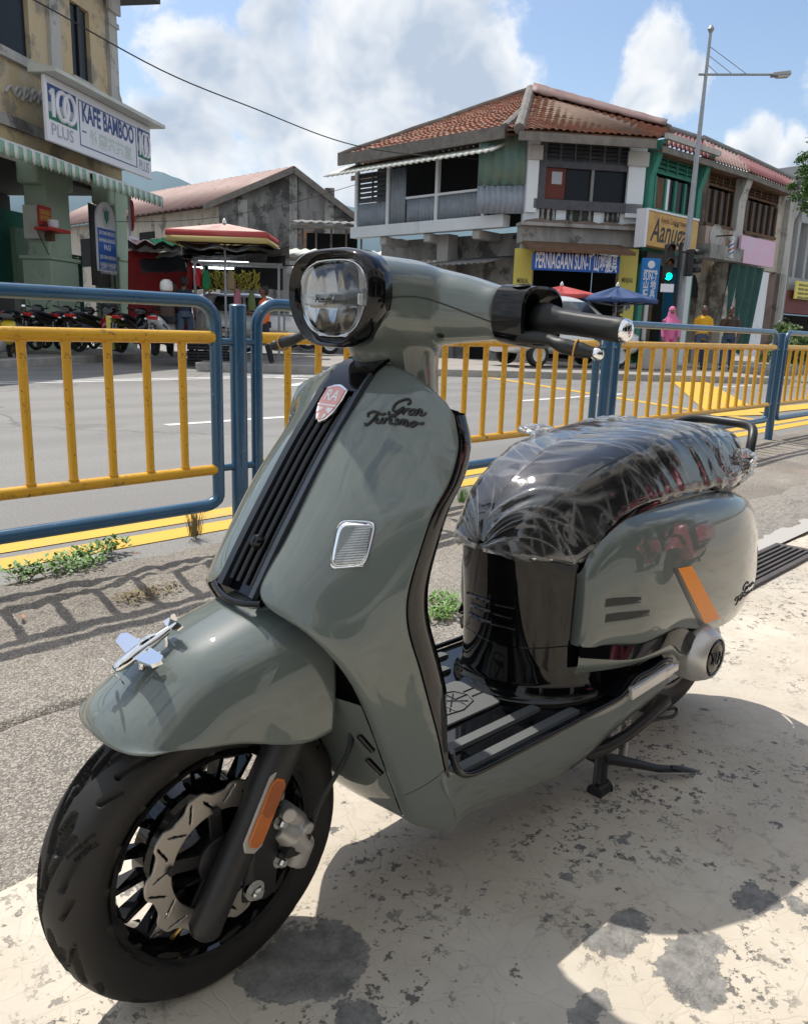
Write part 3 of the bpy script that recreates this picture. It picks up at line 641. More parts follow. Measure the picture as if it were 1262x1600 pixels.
bv_t = bvh_of([o for o in kids(FW) if o.name.startswith('tyre') and 'valve' not in o.name][0])
m = MB()
for txt, (ax_, ay_), (bx_, by_), hh_ in (('Great Beyond', (149, 1303), (104, 1341), 9.), ('TIMSUN', (153, 1316), (116, 1345), 11.), ('TIMSUN', (117, 1474), (106, 1510), 9.), ('Great Beyond', (109, 1474), (97, 1512), 8.)):
    vs, fs = text_mesh(txt, 1., bold=.02); x0_, x1_ = min(v[0] for v in vs), max(v[0] for v in vs); L_ = math.hypot(bx_-ax_, by_-ay_); dx_, dy_ = (bx_-ax_)/L_, (by_-ay_)/L_; pv_ = []; ok_ = True
    for v in vs:
        u_ = (v[0]-x0_)/(x1_-x0_)*L_; w_ = v[1]*hh_; q_, n_ = hit(bv_t, ax_+dx_*u_+dy_*w_, ay_+dy_*u_-dx_*w_, .0012)
        if q_ is None: ok_ = False; break
        pv_.append(q_)
    if ok_: m.add(pv_, fs)
if m.v: sb(m, 'tyre_lettering', 'tyre_print', FW, weld=False, angle=0)['kind'] = 'stuff'

# --- front mudguard
FG = [[(-.152, 0, .455), (-.149, .036, .453), (-.141, .068, .453), (-.131, .087, .455), (-.116, .099, .455)],
      [(-.140, 0, .478), (-.136, .043, .474), (-.120, .079, .467), (-.100, .098, .460), (-.079, .106, .450)],
      [(-.100, 0, .511), (-.095, .049, .505), (-.079, .088, .489), (-.061, .105, .467), (-.044, .111, .443)],
      [(-.048, 0, .546), (-.045, .053, .539), (-.032, .093, .515), (-.018, .110, .475), (-.003, .114, .435)],
      [(.018, 0, .571), (.019, .056, .563), (.026, .098, .535), (.037, .116, .480), (.052, .118, .416)],
      [(.080, 0, .588), (.081, .057, .579), (.085, .100, .549), (.093, .119, .480), (.104, .121, .402)],
      [(.150, 0, .600), (.151, .058, .590), (.153, .101, .558), (.156, .119, .485), (.152, .119, .403)]]
G = surf(FG, 60, 44)
fender = sb(MB().grid(G).mirror(), 'front_mudguard', 'paint_sage', SC, solid=.0028, angle=60)
bv_f = bvh_of(fender)
# chrome aeroplane ornament on the mudguard
oq, on = hit(bv_f, 236, 1024); oq.y = 0
t_ = Vector((-.80, 0, -.60)).normalized(); t_ = (Vector((-.066, 0, -.032))).normalized()
up_ = Vector((0, 1, 0)).cross(t_); up_ = up_ if up_.z > 0 else -up_
def orn(f, l, u): return oq + t_*f + Vector((0, 1, 0))*l + up_*u
m = MB()
fus = [(.050, .0040), (.046, .0075), (.034, .0092), (.014, .0096), (-.010, .0082), (-.032, .0056), (-.048, .0036)]
m.tube([orn(f, 0, .020-.0006*abs(f)*0) for f, r in fus], [r for f, r in fus], 14)
m.tube([orn(.012, 0, .0255), orn(.004, 0, .029), (orn(-.010, 0, .027)), orn(-.022, 0, .0235)], [.002, .0045, .0042, .002], 10)
for sg in (1, -1):
    m.slab([orn(.026, .004*sg, .0175), orn(.020, .052*sg, .0195), orn(.008, .060*sg, .0200), orn(.001, .052*sg, .0195), orn(.000, .004*sg, .0175)][::sg], up_*.0055)
    m.slab([orn(-.036, .002*sg, .020), orn(-.040, .020*sg, .021), orn(-.049, .020*sg, .021), orn(-.050, .002*sg, .020)][::sg], up_*.0022)
    m.tube([orn(.018, .030*sg, .0175), orn(.006, .030*sg, .0150), orn(-.004, .030*sg, .0175)], [.002, .0052, .002], 8)
m.slab([orn(-.034, -.001, .022), orn(-.048, -.001, .036), orn(-.053, -.001, .034), orn(-.052, -.001, .020)], (0, .002, 0))
for k in range(4):
    a = math.pi/4+k*math.pi/2; e = Vector((0, 1, 0))*math.cos(a)+up_*math.sin(a)
    c = orn(.052, 0, .020); s1 = t_.cross(e)
    m.slab([c+s1*.003, c+e*.016+s1*.0045, c+e*.023, c+e*.016-s1*.0035, c-s1*.002], t_*.0014)
m.sphere(orn(.053, 0, .020), .0035, 10, 6)
m.tube([orn(.014, 0, .016), orn(.016, 0, .006), orn(.018, 0, -.003)], [.005, .0035, .007], 10)
m.tube([orn(-.030, 0, .018), orn(-.026, 0, .008), orn(-.022, 0, -.003)], [.003, .003, .006], 10)
sb(m, 'aeroplane_ornament', 'chrome', SC, angle=35)

# --- leg shield (grey), one half mirrored; column 0 runs along the grille / wheel arch, column 5 along the rear edge
def g_(t): return float(np.interp(t, [0, .2, .4, .6, .8, .93, 1], [0, .055, .18, .40, .67, .875, 1]))
def srow(a, b, cols=(0, .2, .4, .6, .8, .92, 1), zb=0.):
    out = []
    for t in cols:
        w_ = a[1]+(b[1]-a[1])*(t if t < 1 else 1); out.append((a[0]+(b[0]-a[0])*g_(t), w_, a[2]+(b[2]-a[2])*t+zb*math.sin(math.pi*t)))
    return out
SH = [[(.306, .043, .926), (.307, .076, .920), (.308, .108, .909), (.307, .139, .896), (.304, .164, .884), (.303, .179, .874), (.306, .188, .862)],
      [(.284, .044, .913), (.284, .076, .904), (.286, .110, .890), (.290, .144, .873), (.295, .173, .858), (.298, .189, .849), (.304, .197, .840)],
      srow((.240, .046, .862), (.300, .203, .812)),
      srow((.203, .048, .815), (.285, .205, .775)),
      srow((.153, .049, .740), (.253, .207, .735)),
      srow((.106, .050, .668), (.226, .207, .677)),
      srow((.070, .060, .606), (.208, .206, .612)),
      srow((.084, .112, .583), (.214, .206, .566), zb=.0),
      srow((.110, .142, .553), (.232, .206, .520)),
      srow((.150, .156, .494), (.258, .206, .450)),
      srow((.185, .157, .425), (.282, .205, .386)),
      srow((.229, .152, .325), (.306, .203, .312)),
      srow((.262, .149, .250), (.330, .200, .245)),
      srow((.290, .142, .205), (.352, .188, .196)),
      srow((.322, .135, .182), (.366, .172, .168))]
SG = surf(SH, 150, 60)
shield = sb(MB().grid(SG, flip=True).mirror(), 'leg_shield', 'paint_sage', SC, solid=.003, angle=60)
bv_s = bvh_of(shield)
# black trim along the rear edge of the shield and the inner shield behind it
ed = SG[:, -1]; E2 = []
for p in ed: E2.append((p[0], p[1], p[2]))
E2 = np.array(E2); keep = E2[:, 2] > .30; E2 = E2[keep]
nrm = []
wd = np.interp(E2[:, 2], [.30, .36, .45, .60, .75, .86, .90], [.010, .026, .050, .052, .044, .034, .02])
A = E2+np.array([.002, .0015, 0]); B = E2+np.stack([wd*.55, np.full(len(wd), .002), 0*wd], 1); C = E2+np.stack([wd, -.010+0*wd, 0*wd], 1); D = E2+np.stack([wd+.008, -.035+0*wd, 0*wd], 1)
for sg in (1, -1):
    mm = MB().grid(np.stack([A, B, C, D], 1)); mm.v = [(a, b*sg, c) for a, b, c in mm.v]; sb(mm, 'shield_trim', 'black_gloss', SC, angle=50)
ins = [[(p[0]+.006+(.03)*(1-t)**2*0+.05*math.sin(math.pi*.5*(1-t)), p[1]*t, p[2]) for t in np.linspace(1, 0, 8)] for p in D[::6]]
sb(MB().grid(np.array(ins)).mirror(), 'inner_shield', 'black_satin', SC, angle=60)
# lower fairing behind the front wheel
_o = np.argsort(SG[70:, 0, 2]); _az = SG[70:, 0][_o]; lf = []
for z_ in (.45, .40, .34, .28, .23, .19, .178):
    s1, w1 = float(np.interp(z_, _az[:, 2], _az[:, 0]))-.001, float(np.interp(z_, _az[:, 2], _az[:, 1]))-.0015; lf.append([(s1-.030*(math.cos(1.45*t)-math.cos(1.45))*min(1, (z_-.16)*12), w1*t, z_) for t in (0, .35, .7, 1)])
lfo = sb(MB().grid(surf(lf, 24, 16), flip=True).mirror(), 'lower_fairing', 'paint_sage', SC, angle=60)
bv_l = bvh_of(lfo)
for (p0, p1) in (((575, 1185), (597, 1208)), ((562, 1148), (583, 1172))):
    a, n1 = hit(bv_l, *p0, .001); b, n2 = hit(bv_l, *p1, .001)
    if a and b: sb(MB().tube([a, b], .006, 10), 'fairing_slot', 'black_gloss', SC)
ar_ = SG[70:, 0]; m = MB().grid(np.array([[(p[0]+.004+.085*(1-t**2), p[1]*t*.995, p[2]+.006*(1-t)) for t in (1, .85, .6, .3, 0)] for p in ar_[::6]])).mirror()
sb(m, 'wheel_well_liner', 'black_satin', SC, angle=60)
# floor tunnel / belly closing the underside
m = MB(); m.grid(np.array([[(.33, -.13, .172), (.33, .13, .172)], [(.45, -.145, .156), (.45, .145, .156)], [(.72, -.145, .142), (.72, .145, .142)], [(.95, -.12, .15), (.95, .12, .15)]]))
sb(m, 'belly_pan', 'black_satin', SC)
# --- grille strip down the middle of the shield
gc = np.array([(.312, 0, .930), (.292, 0, .921), (.276, 0, .909), (.236, 0, .860), (.200, 0, .812), (.150, 0, .738), (.104, 0, .666), (.0665, 0, .603)])
GC = spline(gc, 60); tg = np.gradient(GC, axis=0); tg /= np.linalg.norm(tg, axis=1)[:, None]; nn = np.stack([tg[:, 2], 0*tg[:, 0], -tg[:, 0]], 1); nn *= np.where(nn[:, [0]] > 0, -1, 1)   # outward = forward
def gstrip(i0, i1, prof):
    """sweep profile [(w, out)] along the grille curve"""
    return np.array([[GC[i]+np.array([0, w_, 0])+nn[i]*o for (w_, o) in prof] for i in range(i0, i1)])
grille = sb(MB().grid(gstrip(0, 60, [(-.047, .0), (-.045, -.014), (.045, -.014), (.047, .0)]), flip=True), 'front_grille', 'black_gloss', SC, angle=30)
sb(MB().grid(gstrip(0, 12, [(-.0455, -.01), (-.0445, .0035), (-.02, .005), (.02, .005), (.0445, .0035), (.0455, -.01)]), flip=True).add([tuple(p) for p in gstrip(11, 12, [(-.0455, -.012), (-.0445, .0035), (-.02, .005), (.02, .005), (.0445, .0035), (.0455, -.012)])[0]], [(0, 1, 2, 3, 4, 5)]), 'grille_cap', 'black_gloss', grille, angle=30)
for sgn in (1, -1):
    sb(MB().grid(gstrip(6, 60, [(.036*sgn, -.012), (.036*sgn, .003), (.0475*sgn, .0045), (.0485*sgn, -.004)]), flip=sgn > 0), 'grille_frame', 'black_rail', grille, angle=30)
for w_ in (-.0270, -.0090, .0090, .0270):
    sb(MB().grid(gstrip(12, 58, [(w_-.0058, -.013), (w_-.0056, -.003), (w_-.0040, -.0002), (w_, .0010), (w_+.0040, -.0002), (w_+.0056, -.003), (w_+.0058, -.013)]), flip=True), 'slat', 'black_gloss', grille, angle=60)
sb(MB().tube([tuple(p) for p in spline([(.0685, -.062, .600), (.060, -.03, .594), (.057, 0, .592), (.060, .03, .594), (.0685, .062, .600)], 24)], .0052, 10), 'grille_lip', 'black_gloss', grille)
k = 48
q = Vector(GC[k])+Vector(nn[k])*.002; nv = Vector(nn[k])
m = MB().lathe([(0, .010), (.006, .010), (.009, .008), (.0105, .003), (.0115, 0)], q, nv, 24); m.lathe([(0, .0115), (.0045, .0115), (.0045, .0095)], q, nv, 16)
sb(m, 'lock_cap', 'black_gloss', grille)
# crest badge
k = 15; c = Vector(GC[k]); ux = Vector((0, 1, 0)); nv = Vector(nn[k]); uz = -Vector(tg[k])
def crest(sc, o):
    pts = [(-.023, .034), (-.010, .040), (0, .0415), (.010, .040), (.023, .034), (.024, .010), (.021, -.010), (.012, -.028), (0, -.038), (-.012, -.028), (-.021, -.010), (-.024, .010)]
    return [c+ux*x*sc*.98+uz*y*sc*.80+nv*o for x, y in pts]
badge = sb(MB().slab(crest(1.08, .002), nv*.006), 'crest_badge', 'chrome', grille, bevel=.0015)
sb(MB().slab(crest(.95, .008), nv*.0012), 'badge_field', 'emblem_red', badge)
m = MB(); text_on(m, 'RA', c+uz*.0135+nv*.0096, ux, uz, .026, bold=.0005, sx=.95)
for (x0, x1, y0, y1) in ((-.0215, .0215, -.004, -.0015),): m.quad(*[c+ux*x+uz*y+nv*.0095 for x, y in ((x0, y0), (x1, y0), (x1, y1), (x0, y1))])
for sg in (1, -1): m.add([c+ux*x*sg+uz*y+nv*.0095 for x, y in ((.005, -.007), (.019, -.007), (.015, -.017), (.005, -.012))], [(0, 1, 2, 3)]); m.add([c+ux*x*sg+uz*y+nv*.0095 for x, y in ((.005, -.018), (.0125, -.020), (.005, -.030))], [(0, 1, 2)])
sb(m, 'badge_print', 'emblem_white', badge, weld=False)
# --- script emblem strokes (unit frame taken from the badge itself), laid on a surface
GT = [[(760, 250), (797, 228), (785, 197), (720, 195), (640, 230), (590, 290), (588, 325), (620, 338), (680, 312), (715, 292), (665, 350), (600, 385), (545, 388), (527, 365), (548, 345)],
      [(742, 312), (703, 374)], [(722, 342), (758, 314), (788, 318)], [(850, 322), (812, 318), (782, 350), (788, 374), (815, 374), (848, 346), (862, 316), (840, 368), (866, 378)], [(892, 320), (868, 380)], [(880, 348), (920, 318), (935, 332), (916, 376), (945, 385), (990, 352)],
      [(282, 402), (275, 380), (310, 352), (370, 345), (420, 365), (470, 375), (495, 358)], [(402, 360), (350, 430), (290, 490), (252, 506), (238, 490)],
      [(402, 420), (377, 468), (400, 480), (440, 452), (462, 418), (442, 468), (470, 478)], [(500, 424), (475, 482)], [(488, 450), (520, 426), (548, 432)], [(572, 428), (546, 482), (575, 488)], [(602, 402), (614, 410)],
      [(652, 430), (618, 450), (645, 470), (622, 494), (586, 490)], [(682, 445), (656, 502)], [(668, 472), (710, 446), (716, 462), (694, 506)], [(706, 480), (748, 452), (762, 466), (742, 510), (770, 515)], [(862, 470), (812, 476), (790, 505), (810, 522), (850, 510), (876, 480), (858, 470), (915, 490), (968, 476)]]
def script(bv, strokes, fpx, r, name, matn, parent):
    m = MB()
    for st in strokes:
        pts = []
        for x, y, _ in spline([(x, y, 0) for x, y in st], max(6, 5*len(st))):
            q, n = hit(bv, *fpx(x, y), r*.5)
            if q: pts.append(q)
        if len(pts) > 2: m.tube(pts, r, 6)
    return sb(m, name, matn, parent, weld=False)
script(bv_s, GT, lambda x, y: (540+x*.1268, 600+y*.1268), .0021, 'script_emblem', 'black_satin', SC)
# --- front turn signal
def signal(bv, corners, parent):
    Q = [hit(bv, *c)[0] for c in corners]; nv = -(Q[1]-Q[0]).cross(Q[3]-Q[0]).normalized(); nv = nv if nv.x < 0 else -nv
    def ring(sc, o, k=40, n=5.):
        out = []
        for i in range(k):
            a = 2*math.pi*i/k; ca, sa = math.cos(a), math.sin(a)
            x = .5+.5*sc*math.copysign(abs(ca)**(2/n), ca); y = .5+.5*sc*math.copysign(abs(sa)**(2/n), sa)
            out.append((Q[0]*(1-x)+Q[1]*x)*(1-y)+(Q[3]*(1-x)+Q[2]*x)*y+nv*o)
        return out
    o = sb(MB().grid(np.array([[tuple(p) for p in ring(s_, q_)] for s_, q_ in ((1.06, -.006), (1.055, .0025), (1.02, .0042), (.975, .004), (.96, .001))]), cv=True), 'turn_signal', 'chrome', parent, angle=60)
    sb(MB().grid(np.array([[tuple(p) for p in ring(s_, q_)] for s_, q_ in ((.95, .003), (.90, .0065), (.6, .009), (.05, .0095))]), cv=True), 'signal_lens', 'clear_lens', o, angle=60)
    m = MB(); m.grid(np.array([[tuple(p) for p in ring(s_, q_)] for s_, q_ in ((.94, .001), (.75, -.001), (.02, -.001))]), cv=True)
    ux = (Q[1]-Q[0]); uy = (Q[3]-Q[0])
    for i in range(26):
        y = .08+.84*i/25; a = Q[0]+uy*y+ux*.12; b = Q[0]+uy*y+ux*.88; m.tube([a+nv*.0002, (a+b)/2+nv*.0006, b+nv*.0002], .0005, 4)
    sb(m, 'signal_reflector', 'lamp_white', o)
signal(bv_s, [(529, 814), (588, 816), (571, 884), (514, 889)], SC)

# --- headset: nacelle, arms and neck fused into one skin
m = MB()
sec = [(.250, .084, .056, 1.018), (.255, .092, .064, 1.018), (.30, .096, .067, 1.017), (.36, .097, .068, 1.015), (.41, .090, .064, 1.012), (.455, .066, .050, 1.009), (.482, .03, .024, 1.006)]
m.grid(np.array([[(s_, y, z) for y, z in se(cz, hw, hh, 2.9, 40)] for s_, hw, hh, cz in sec]), cv=True); n0 = len(m.v)
m.add([], []); m.f += [tuple(range(40)), tuple(range(n0-40, n0))[::-1]]; m.mi += [0, 0]
arm = [(-.176, .432, 1.004, .043, .0385), (-.15, .426, 1.006, .046, .041), (-.11, .414, 1.010, .056, .049), (-.06, .400, 1.012, .068, .058), (0, .392, 1.013, .078, .064), (.06, .400, 1.012, .068, .058), (.11, .414, 1.010, .056, .049), (.15, .426, 1.006, .046, .041), (.176, .432, 1.004, .043, .0385)]
b0 = len(m.v); m.grid(np.array([[(sc_+x, w_, z) for x, z in se(cz, a_, b_, 2.5, 40)] for w_, sc_, cz, a_, b_ in arm]), cv=True, flip=True)
m.f += [tuple(range(b0, b0+40))[::-1], tuple(range(len(m.v)-40, len(m.v)))]; m.mi += [0, 0]
b0 = len(m.v); nk = [(.995, .352, .088, .072), (.96, .358, .084, .066), (.92, .368, .074, .058), (.86, .385, .064, .052)]
m.grid(np.array([[(sc_+.09*0+x, y, z_) for x, y in [(a_*math.cos(t), b_*math.sin(t)) for t in np.linspace(0, 2*np.pi, 36, endpoint=False)]] for z_, sc_, a_, b_ in nk]), cv=True, flip=True)
m.f += [tuple(range(b0, b0+36)), tuple(range(len(m.v)-36, len(m.v)))[::-1]]; m.mi += [0, 0]
head = sb(m, 'headset_cowl', 'paint_sage', SC, weld=True)
md = head.modifiers.new('r', 'REMESH'); md.mode = 'VOXEL'; md.voxel_size = .0042; md.use_smooth_shade = True
md = head.modifiers.new('s', 'SMOOTH'); md.iterations = 26; md.factor = .5
bv_h = bvh_of(head)
def surf_line(bv, pp, r, name, matn, parent, n=30, off=0.):
    pts = []
    for x, y, _ in spline([(x, y, 0) for x, y in pp], n):
        q, nn_ = hit(bv, x, y, off)
        if q: pts.append(q)
    if len(pts) > 2: return sb(MB().tube(pts, r, 6), name, matn, parent)
surf_line(bv_s, [(702, 1196), (680, 1216), (655, 1232), (632, 1243)], .0006, 'panel_seam', 'black_satin', shield)
surf_line(bv_h, [(610, 465), (640, 463), (690, 474), (730, 489), (768, 503)], .0011, 'cowl_seam', 'black_satin', head)
q, n_ = hit(bv_h, 688, 524, .0005)
if q: sb(MB().lathe([(0, 0), (.0042, 0), (.0052, .0006), (.006, 0)], q, n_, 16), 'screw_cap', 'black_satin', head)
# headlamp
LZ = 1.018
def lamp_ring(s_, hw, hh, k=64, n=3.0): return [(s_, y, z) for y, z in se(LZ, hw, hh, n, k, low=.26, low_p=1.2)]
bez = sb(MB().grid(np.array([lamp_ring(*a) for a in ((.268, .093, .066), (.264, .0985, .0700), (.236, .0985, .0705), (.2265, .0962, .0688), (.2235, .0925, .0660), (.230, .0815, .0585), (.240, .0785, .0555), (.249, .076, .053))]), cv=True), 'headlamp_bezel', 'black_gloss', SC, angle=55)
sb(MB().grid(np.array([lamp_ring(*a) for a in ((.2395, .0795, .0565), (.2350, .0772, .0548), (.2350, .0755, .0535), (.239, .0740, .0525))]), cv=True), 'lamp_rim', 'chrome_dull', bez, angle=60)
sb(MB().grid(np.array([lamp_ring(*a) for a in ((.2375, .076, .0540), (.231, .064, .045), (.2275, .04, .028), (.2265, .002, .002))]), cv=True), 'lamp_lens', 'clear_lens', bez, angle=70)
P = []
for i in range(33):
    y = -.076+.152*i/32; row = []
    for j in range(25):
        z = -.054+.108*j/24; r2 = (y/.076)**2+(z/.054)**2
        fl_ = .0026*abs(math.sin(y/.076*math.pi*1.5))+.0015*abs(math.sin((z+.01)/.054*math.pi*.9)); row.append((.2485-.0085*min(1.2, r2)-fl_, y*(1-.2*max(0, -z/.054)), LZ+z))
    P.append(row)
m = MB().grid(np.array(P)); bowl = []
sb(m, 'lamp_reflector', 'lamp_chrome', bez, angle=50)
bar = sb(MB().box(.2315, .248, -.064, .064, LZ-.010, LZ+.008), 'lamp_bar', 'chrome_dull', bez, bevel=.002)
m = MB(); RA = [[(0, 0), (8, 26), (2, 22), (10, 30), (20, 26), (18, 16), (8, 14), (14, 10), (22, 0), (27, 4)], [(36, 12), (30, 8), (30, 1), (36, 0), (40, 8), (36, 12), (45, 10)], [(47, 12), (47, 2), (53, 2), (57, 12), (54, -8), (48, -12)], [(67, 12), (61, 10), (60, 1), (66, 2), (69, 12), (69, 1), (74, 4)], [(76, 4), (84, 28), (80, 28), (77, 2), (83, 4)],
      [(92, -2), (98, 6), (108, 30), (110, 0), (114, 4)], [(94, 12), (112, 14)], [(116, 4), (124, 28), (120, 28), (117, 2), (122, 4)], [(123, 4), (131, 28), (127, 28), (124, 2), (130, 4)], [(138, 12), (133, 8), (133, 1), (138, 0), (142, 8), (138, 12), (146, 10)], [(148, 12), (148, 2), (154, 2), (158, 12), (155, -8), (149, -12)]]
for st in RA: m.tube([(.2312, -.036+x*.00046, LZ-.0050+y*.00034) for x, y, _ in spline([(x, y, 0) for x, y in st], 5*len(st))], .00085, 5)
sb(m, 'lamp_script', 'black_gloss', bar, weld=False)
# control pods, grips, levers
for sg in (1, -1):
    P = [[(sc_+x, w_*sg, z) for x, z in se(cz, a_, b_, 3.0, 36)] for w_, sc_, cz, a_, b_ in ((.176, .432, 1.004, .0445, .040), (.178, .432, 1.004, .047, .0425), (.205, .440, 1.001, .049, .044), (.222, .446, 1.000, .049, .044), (.224, .447, 1.0, .045, .040), (.212, .447, 1.0, .040, .035), (.200, .447, 1.0, .02, .016), (.199, .447, 1.0, .0005, .0005))]
    pod = sb(MB().grid(np.array(P), cv=True, flip=sg > 0), 'switch_pod', 'black_gloss', SC, angle=40)
    c = Vector((.418, .203*sg, 1.0435)); sb(MB().lathe([(0, -.001), (.011, -.001), (.0125, .0015), (.014, 0)], c, (-.15, 0, 1), 20), 'blank_cap', 'black_satin', pod)
    gp = [Vector((.452, .205*sg, 1.0)), Vector((.470, .345*sg, .985))]
    d = gp[1]-gp[0]
    prof = [(0, .019), (.05, .023), (.12, .0245), (.2, .0215), (.3, .0180), (.5, .0168), (.8, .0168), (.96, .0172), (1., .0165)]
    m = MB(); rr = 28; PP = []
    u = d.normalized().cross(Vector((0, 0, 1))).normalized(); v = u.cross(d.normalized())
    for t, r_ in [(t, float(np.interp(t, [a for a, b in prof], [b for a, b in prof]))) for t in np.linspace(0, 1, 30)]:
        PP.append([tuple(gp[0]+d*t+(u*math.cos(a)+v*math.sin(a))*(r_-(.0012 if (.3 < t < .92 and j % 4 == 0) else 0))) for j, a in enumerate(np.linspace(0, 2*np.pi, rr, endpoint=False))])
    m.grid(np.array(PP), cv=True)
    grip = sb(m, 'handgrip', 'grip_rubber', SC, angle=60)
    sb(MB().lathe([(0, .010), (.008, .0095), (.0145, .006), (.0170, 0), (.0165, -.003)], gp[1], d, 24), 'bar_end', 'chrome', grip)
    if sg > 0: L = [(.412, .195, .974), (.410, .225, .972), (.418, .255, .970), (.420, .28, .962), (.432, .305, .957), (.438, .325, .953)]
    else: L = [(.395, -.195, .980), (.375, -.225, .968), (.365, -.250, .960), (.355, -.275, .950), (.350, -.30, .944), (.348, -.312, .940)]
    lv = sb(MB().tube(L, [.0085, .0105, .0125, .0095, .013, .0125, .008], 14, smooth=26, flat=.8), 'brake_lever', 'grip_rubber', SC, angle=50)
    md = lv.modifiers.new('d', 'DISPLACE'); tx = bpy.data.textures.get('crumple') or bpy.data.textures.new('crumple', 'CLOUDS'); tx.noise_scale = .02; md.texture = tx; md.strength = .005
    sb(MB().sphere(L[-1], .0095, 14, 10), 'lever_ball', 'chrome' if sg > 0 else 'grip_rubber', lv)
    a = Vector(L[3])*.35+Vector(L[4])*.65; dd = (Vector(L[4])-Vector(L[3])).normalized(); u = dd.cross(Vector((0, 0, 1))).normalized(); v = u.cross(dd)
    sb(MB().tube([a+(u*math.cos(t)+v*math.sin(t)*.9)*.0145 for t in np.linspace(0, 2*np.pi, 20, endpoint=False)], .0012, 6, closed=True), 'elastic_band', 'rubber_band', lv)
    sb(MB().cyl((.425, .18*sg, .974), (.411, .205*sg, .974), .006, 12), 'lever_pivot', 'chrome_dull', lv)

# --- floorboard and side panels
rail = [(.318, .203, .345), (.326, .2035, .322), (.342, .204, .299), (.37, .204, .288), (.409, .204, .2855), (.59, .205, .2845), (.767, .205, .285), (.805, .2055, .288), (.828, .206, .297), (.852, .2065, .311), (.90, .2075, .3145), (.975, .207, .319), (.992, .206, .313)]
RL = spline(rail, 60)
bot = [(.330, .150, .186), (.36, .152, .173), (.443, .153, .160), (.52, .154, .152), (.587, .155, .147), (.66, .157, .141), (.725, .160, .140), (.79, .166, .160), (.85, .172, .185), (.90, .177, .200), (.95, .182, .214), (1.0, .188, .236), (1.038, .192, .262)]
BT = spline(bot, 60); GP = []
shed = np.array([r_[-1] for r_ in SH[11:]]); shed = np.concatenate([[(.312, .2033, .318)], shed]); GP.append(spline(shed, 9))
for i in range(9, 60, 3):
    a, b = RL[i], BT[i]; row = []
    for t in np.linspace(0, 1, 9):
        q = a*(1-t)+b*t; q = q+np.array([0, .012*math.sin(math.pi*t)**.8, 0])*(1 if t < 1 else 0); row.append(q+np.array([0, -.003*(1-t), -.006*(1-t)]))
    GP.append(row)
side = sb(MB().grid(surf(np.array(GP), 80, 24)).mirror(), 'side_panel', 'paint_sage', SC, solid=.003, angle=60)
bv_p = bvh_of(side)
fl = []
for s_ in np.linspace(.325, .83, 24):
    zb = .278 + .02*max(0, (.36-s_)/.035)**2; fl.append([(s_, y, zb-.004*math.cos(y/.2*1.5)) for y in np.linspace(-.2, .2, 13)])
floor_ = sb(MB().grid(np.array(fl)), 'floorboard', 'black_gloss', SC, angle=60)
for sg in (1, -1):
    sb(MB().tube([(p[0], p[1]*sg, p[2]) for p in RL], .0058, 10), 'floor_edge', 'black_gloss', floor_)
    q = [(s_, w_, z_) for s_, w_, z_ in ((.800, .203, .283), (.828, .204, .294), (.852, .2045, .309), (.975, .2045, .3165))]
    ins_ = [(.790, .165, .285), (.828, .172, .297), (.852, .180, .313), (.975, .188, .328)]
    m = MB().grid(np.array([[q[i], ins_[i]] for i in range(4)])); m.v = [(a, b*sg, c) for a, b, c in m.v]; sb(m, 'floor_wing', 'black_gloss', floor_, angle=30)
    for w_, s0, s1 in ((.117, .385, .655), (.172, .352, .705)):
        P = []
        for s_, hw, zt in ((s0, .002, .0), (s0+.004, .009, .004), (s0+.012, .0115, .006), (s1-.012, .0115, .006), (s1-.004, .009, .004), (s1, .002, .0)): P.append([(s_, w_*sg-hw, .2765), (s_, w_*sg-hw*.85, .2775+zt), (s_, w_*sg+hw*.85, .2775+zt), (s_, w_*sg+hw, .2765)])
        sb(MB().grid(np.array(P)), 'tread_strip', 'mat_rubber', floor_, angle=50)
def rrect(c, hw, hl, r, z, n=6):
    out = []
    for cx, cy, a0 in ((hl-r, hw-r, 0), (-hl+r, hw-r, 90), (-hl+r, -hw+r, 180), (hl-r, -hw+r, 270)):
        for i in range(n+1): a = R(a0+90*i/n); out.append((c[0]+cx+r*math.cos(a), c[1]+cy+r*math.sin(a), z))
    return out
lm = sb(MB().slab(rrect((.535, -.002), .061, .085, .015, .2755), (0, 0, .006)), 'logo_mat', 'mat_rubber', floor_, bevel=.0015)
m = MB(); c = Vector((.535, -.002, .2826))
m.tube([c+Vector((x*1.0, y, 0)) for x, y in ((-.055, .0), (-.045, -.034), (-.005, -.040), (.038, -.026), (.05, 0), (.038, .026), (-.005, .040), (-.045, .034))], .0013, 5, closed=True)
for pts in ([(-.03, -.028), (.03, .02)], [(-.03, .028), (.03, -.02)], [(-.05, 0), (-.02, 0), (-.02, -.036)], [(.05, 0), (.015, 0), (.015, .033)], [(-.02, 0), (-.02, .036)], [(.015, 0), (.015, -.033)], [(.05, .012), (.082, .012)], [(.05, -.012), (.082, -.012)]): m.tube([c+Vector((x, y, 0)) for x, y in pts], .0013, 5)
sb(m, 'mat_relief', 'black_satin', lm)

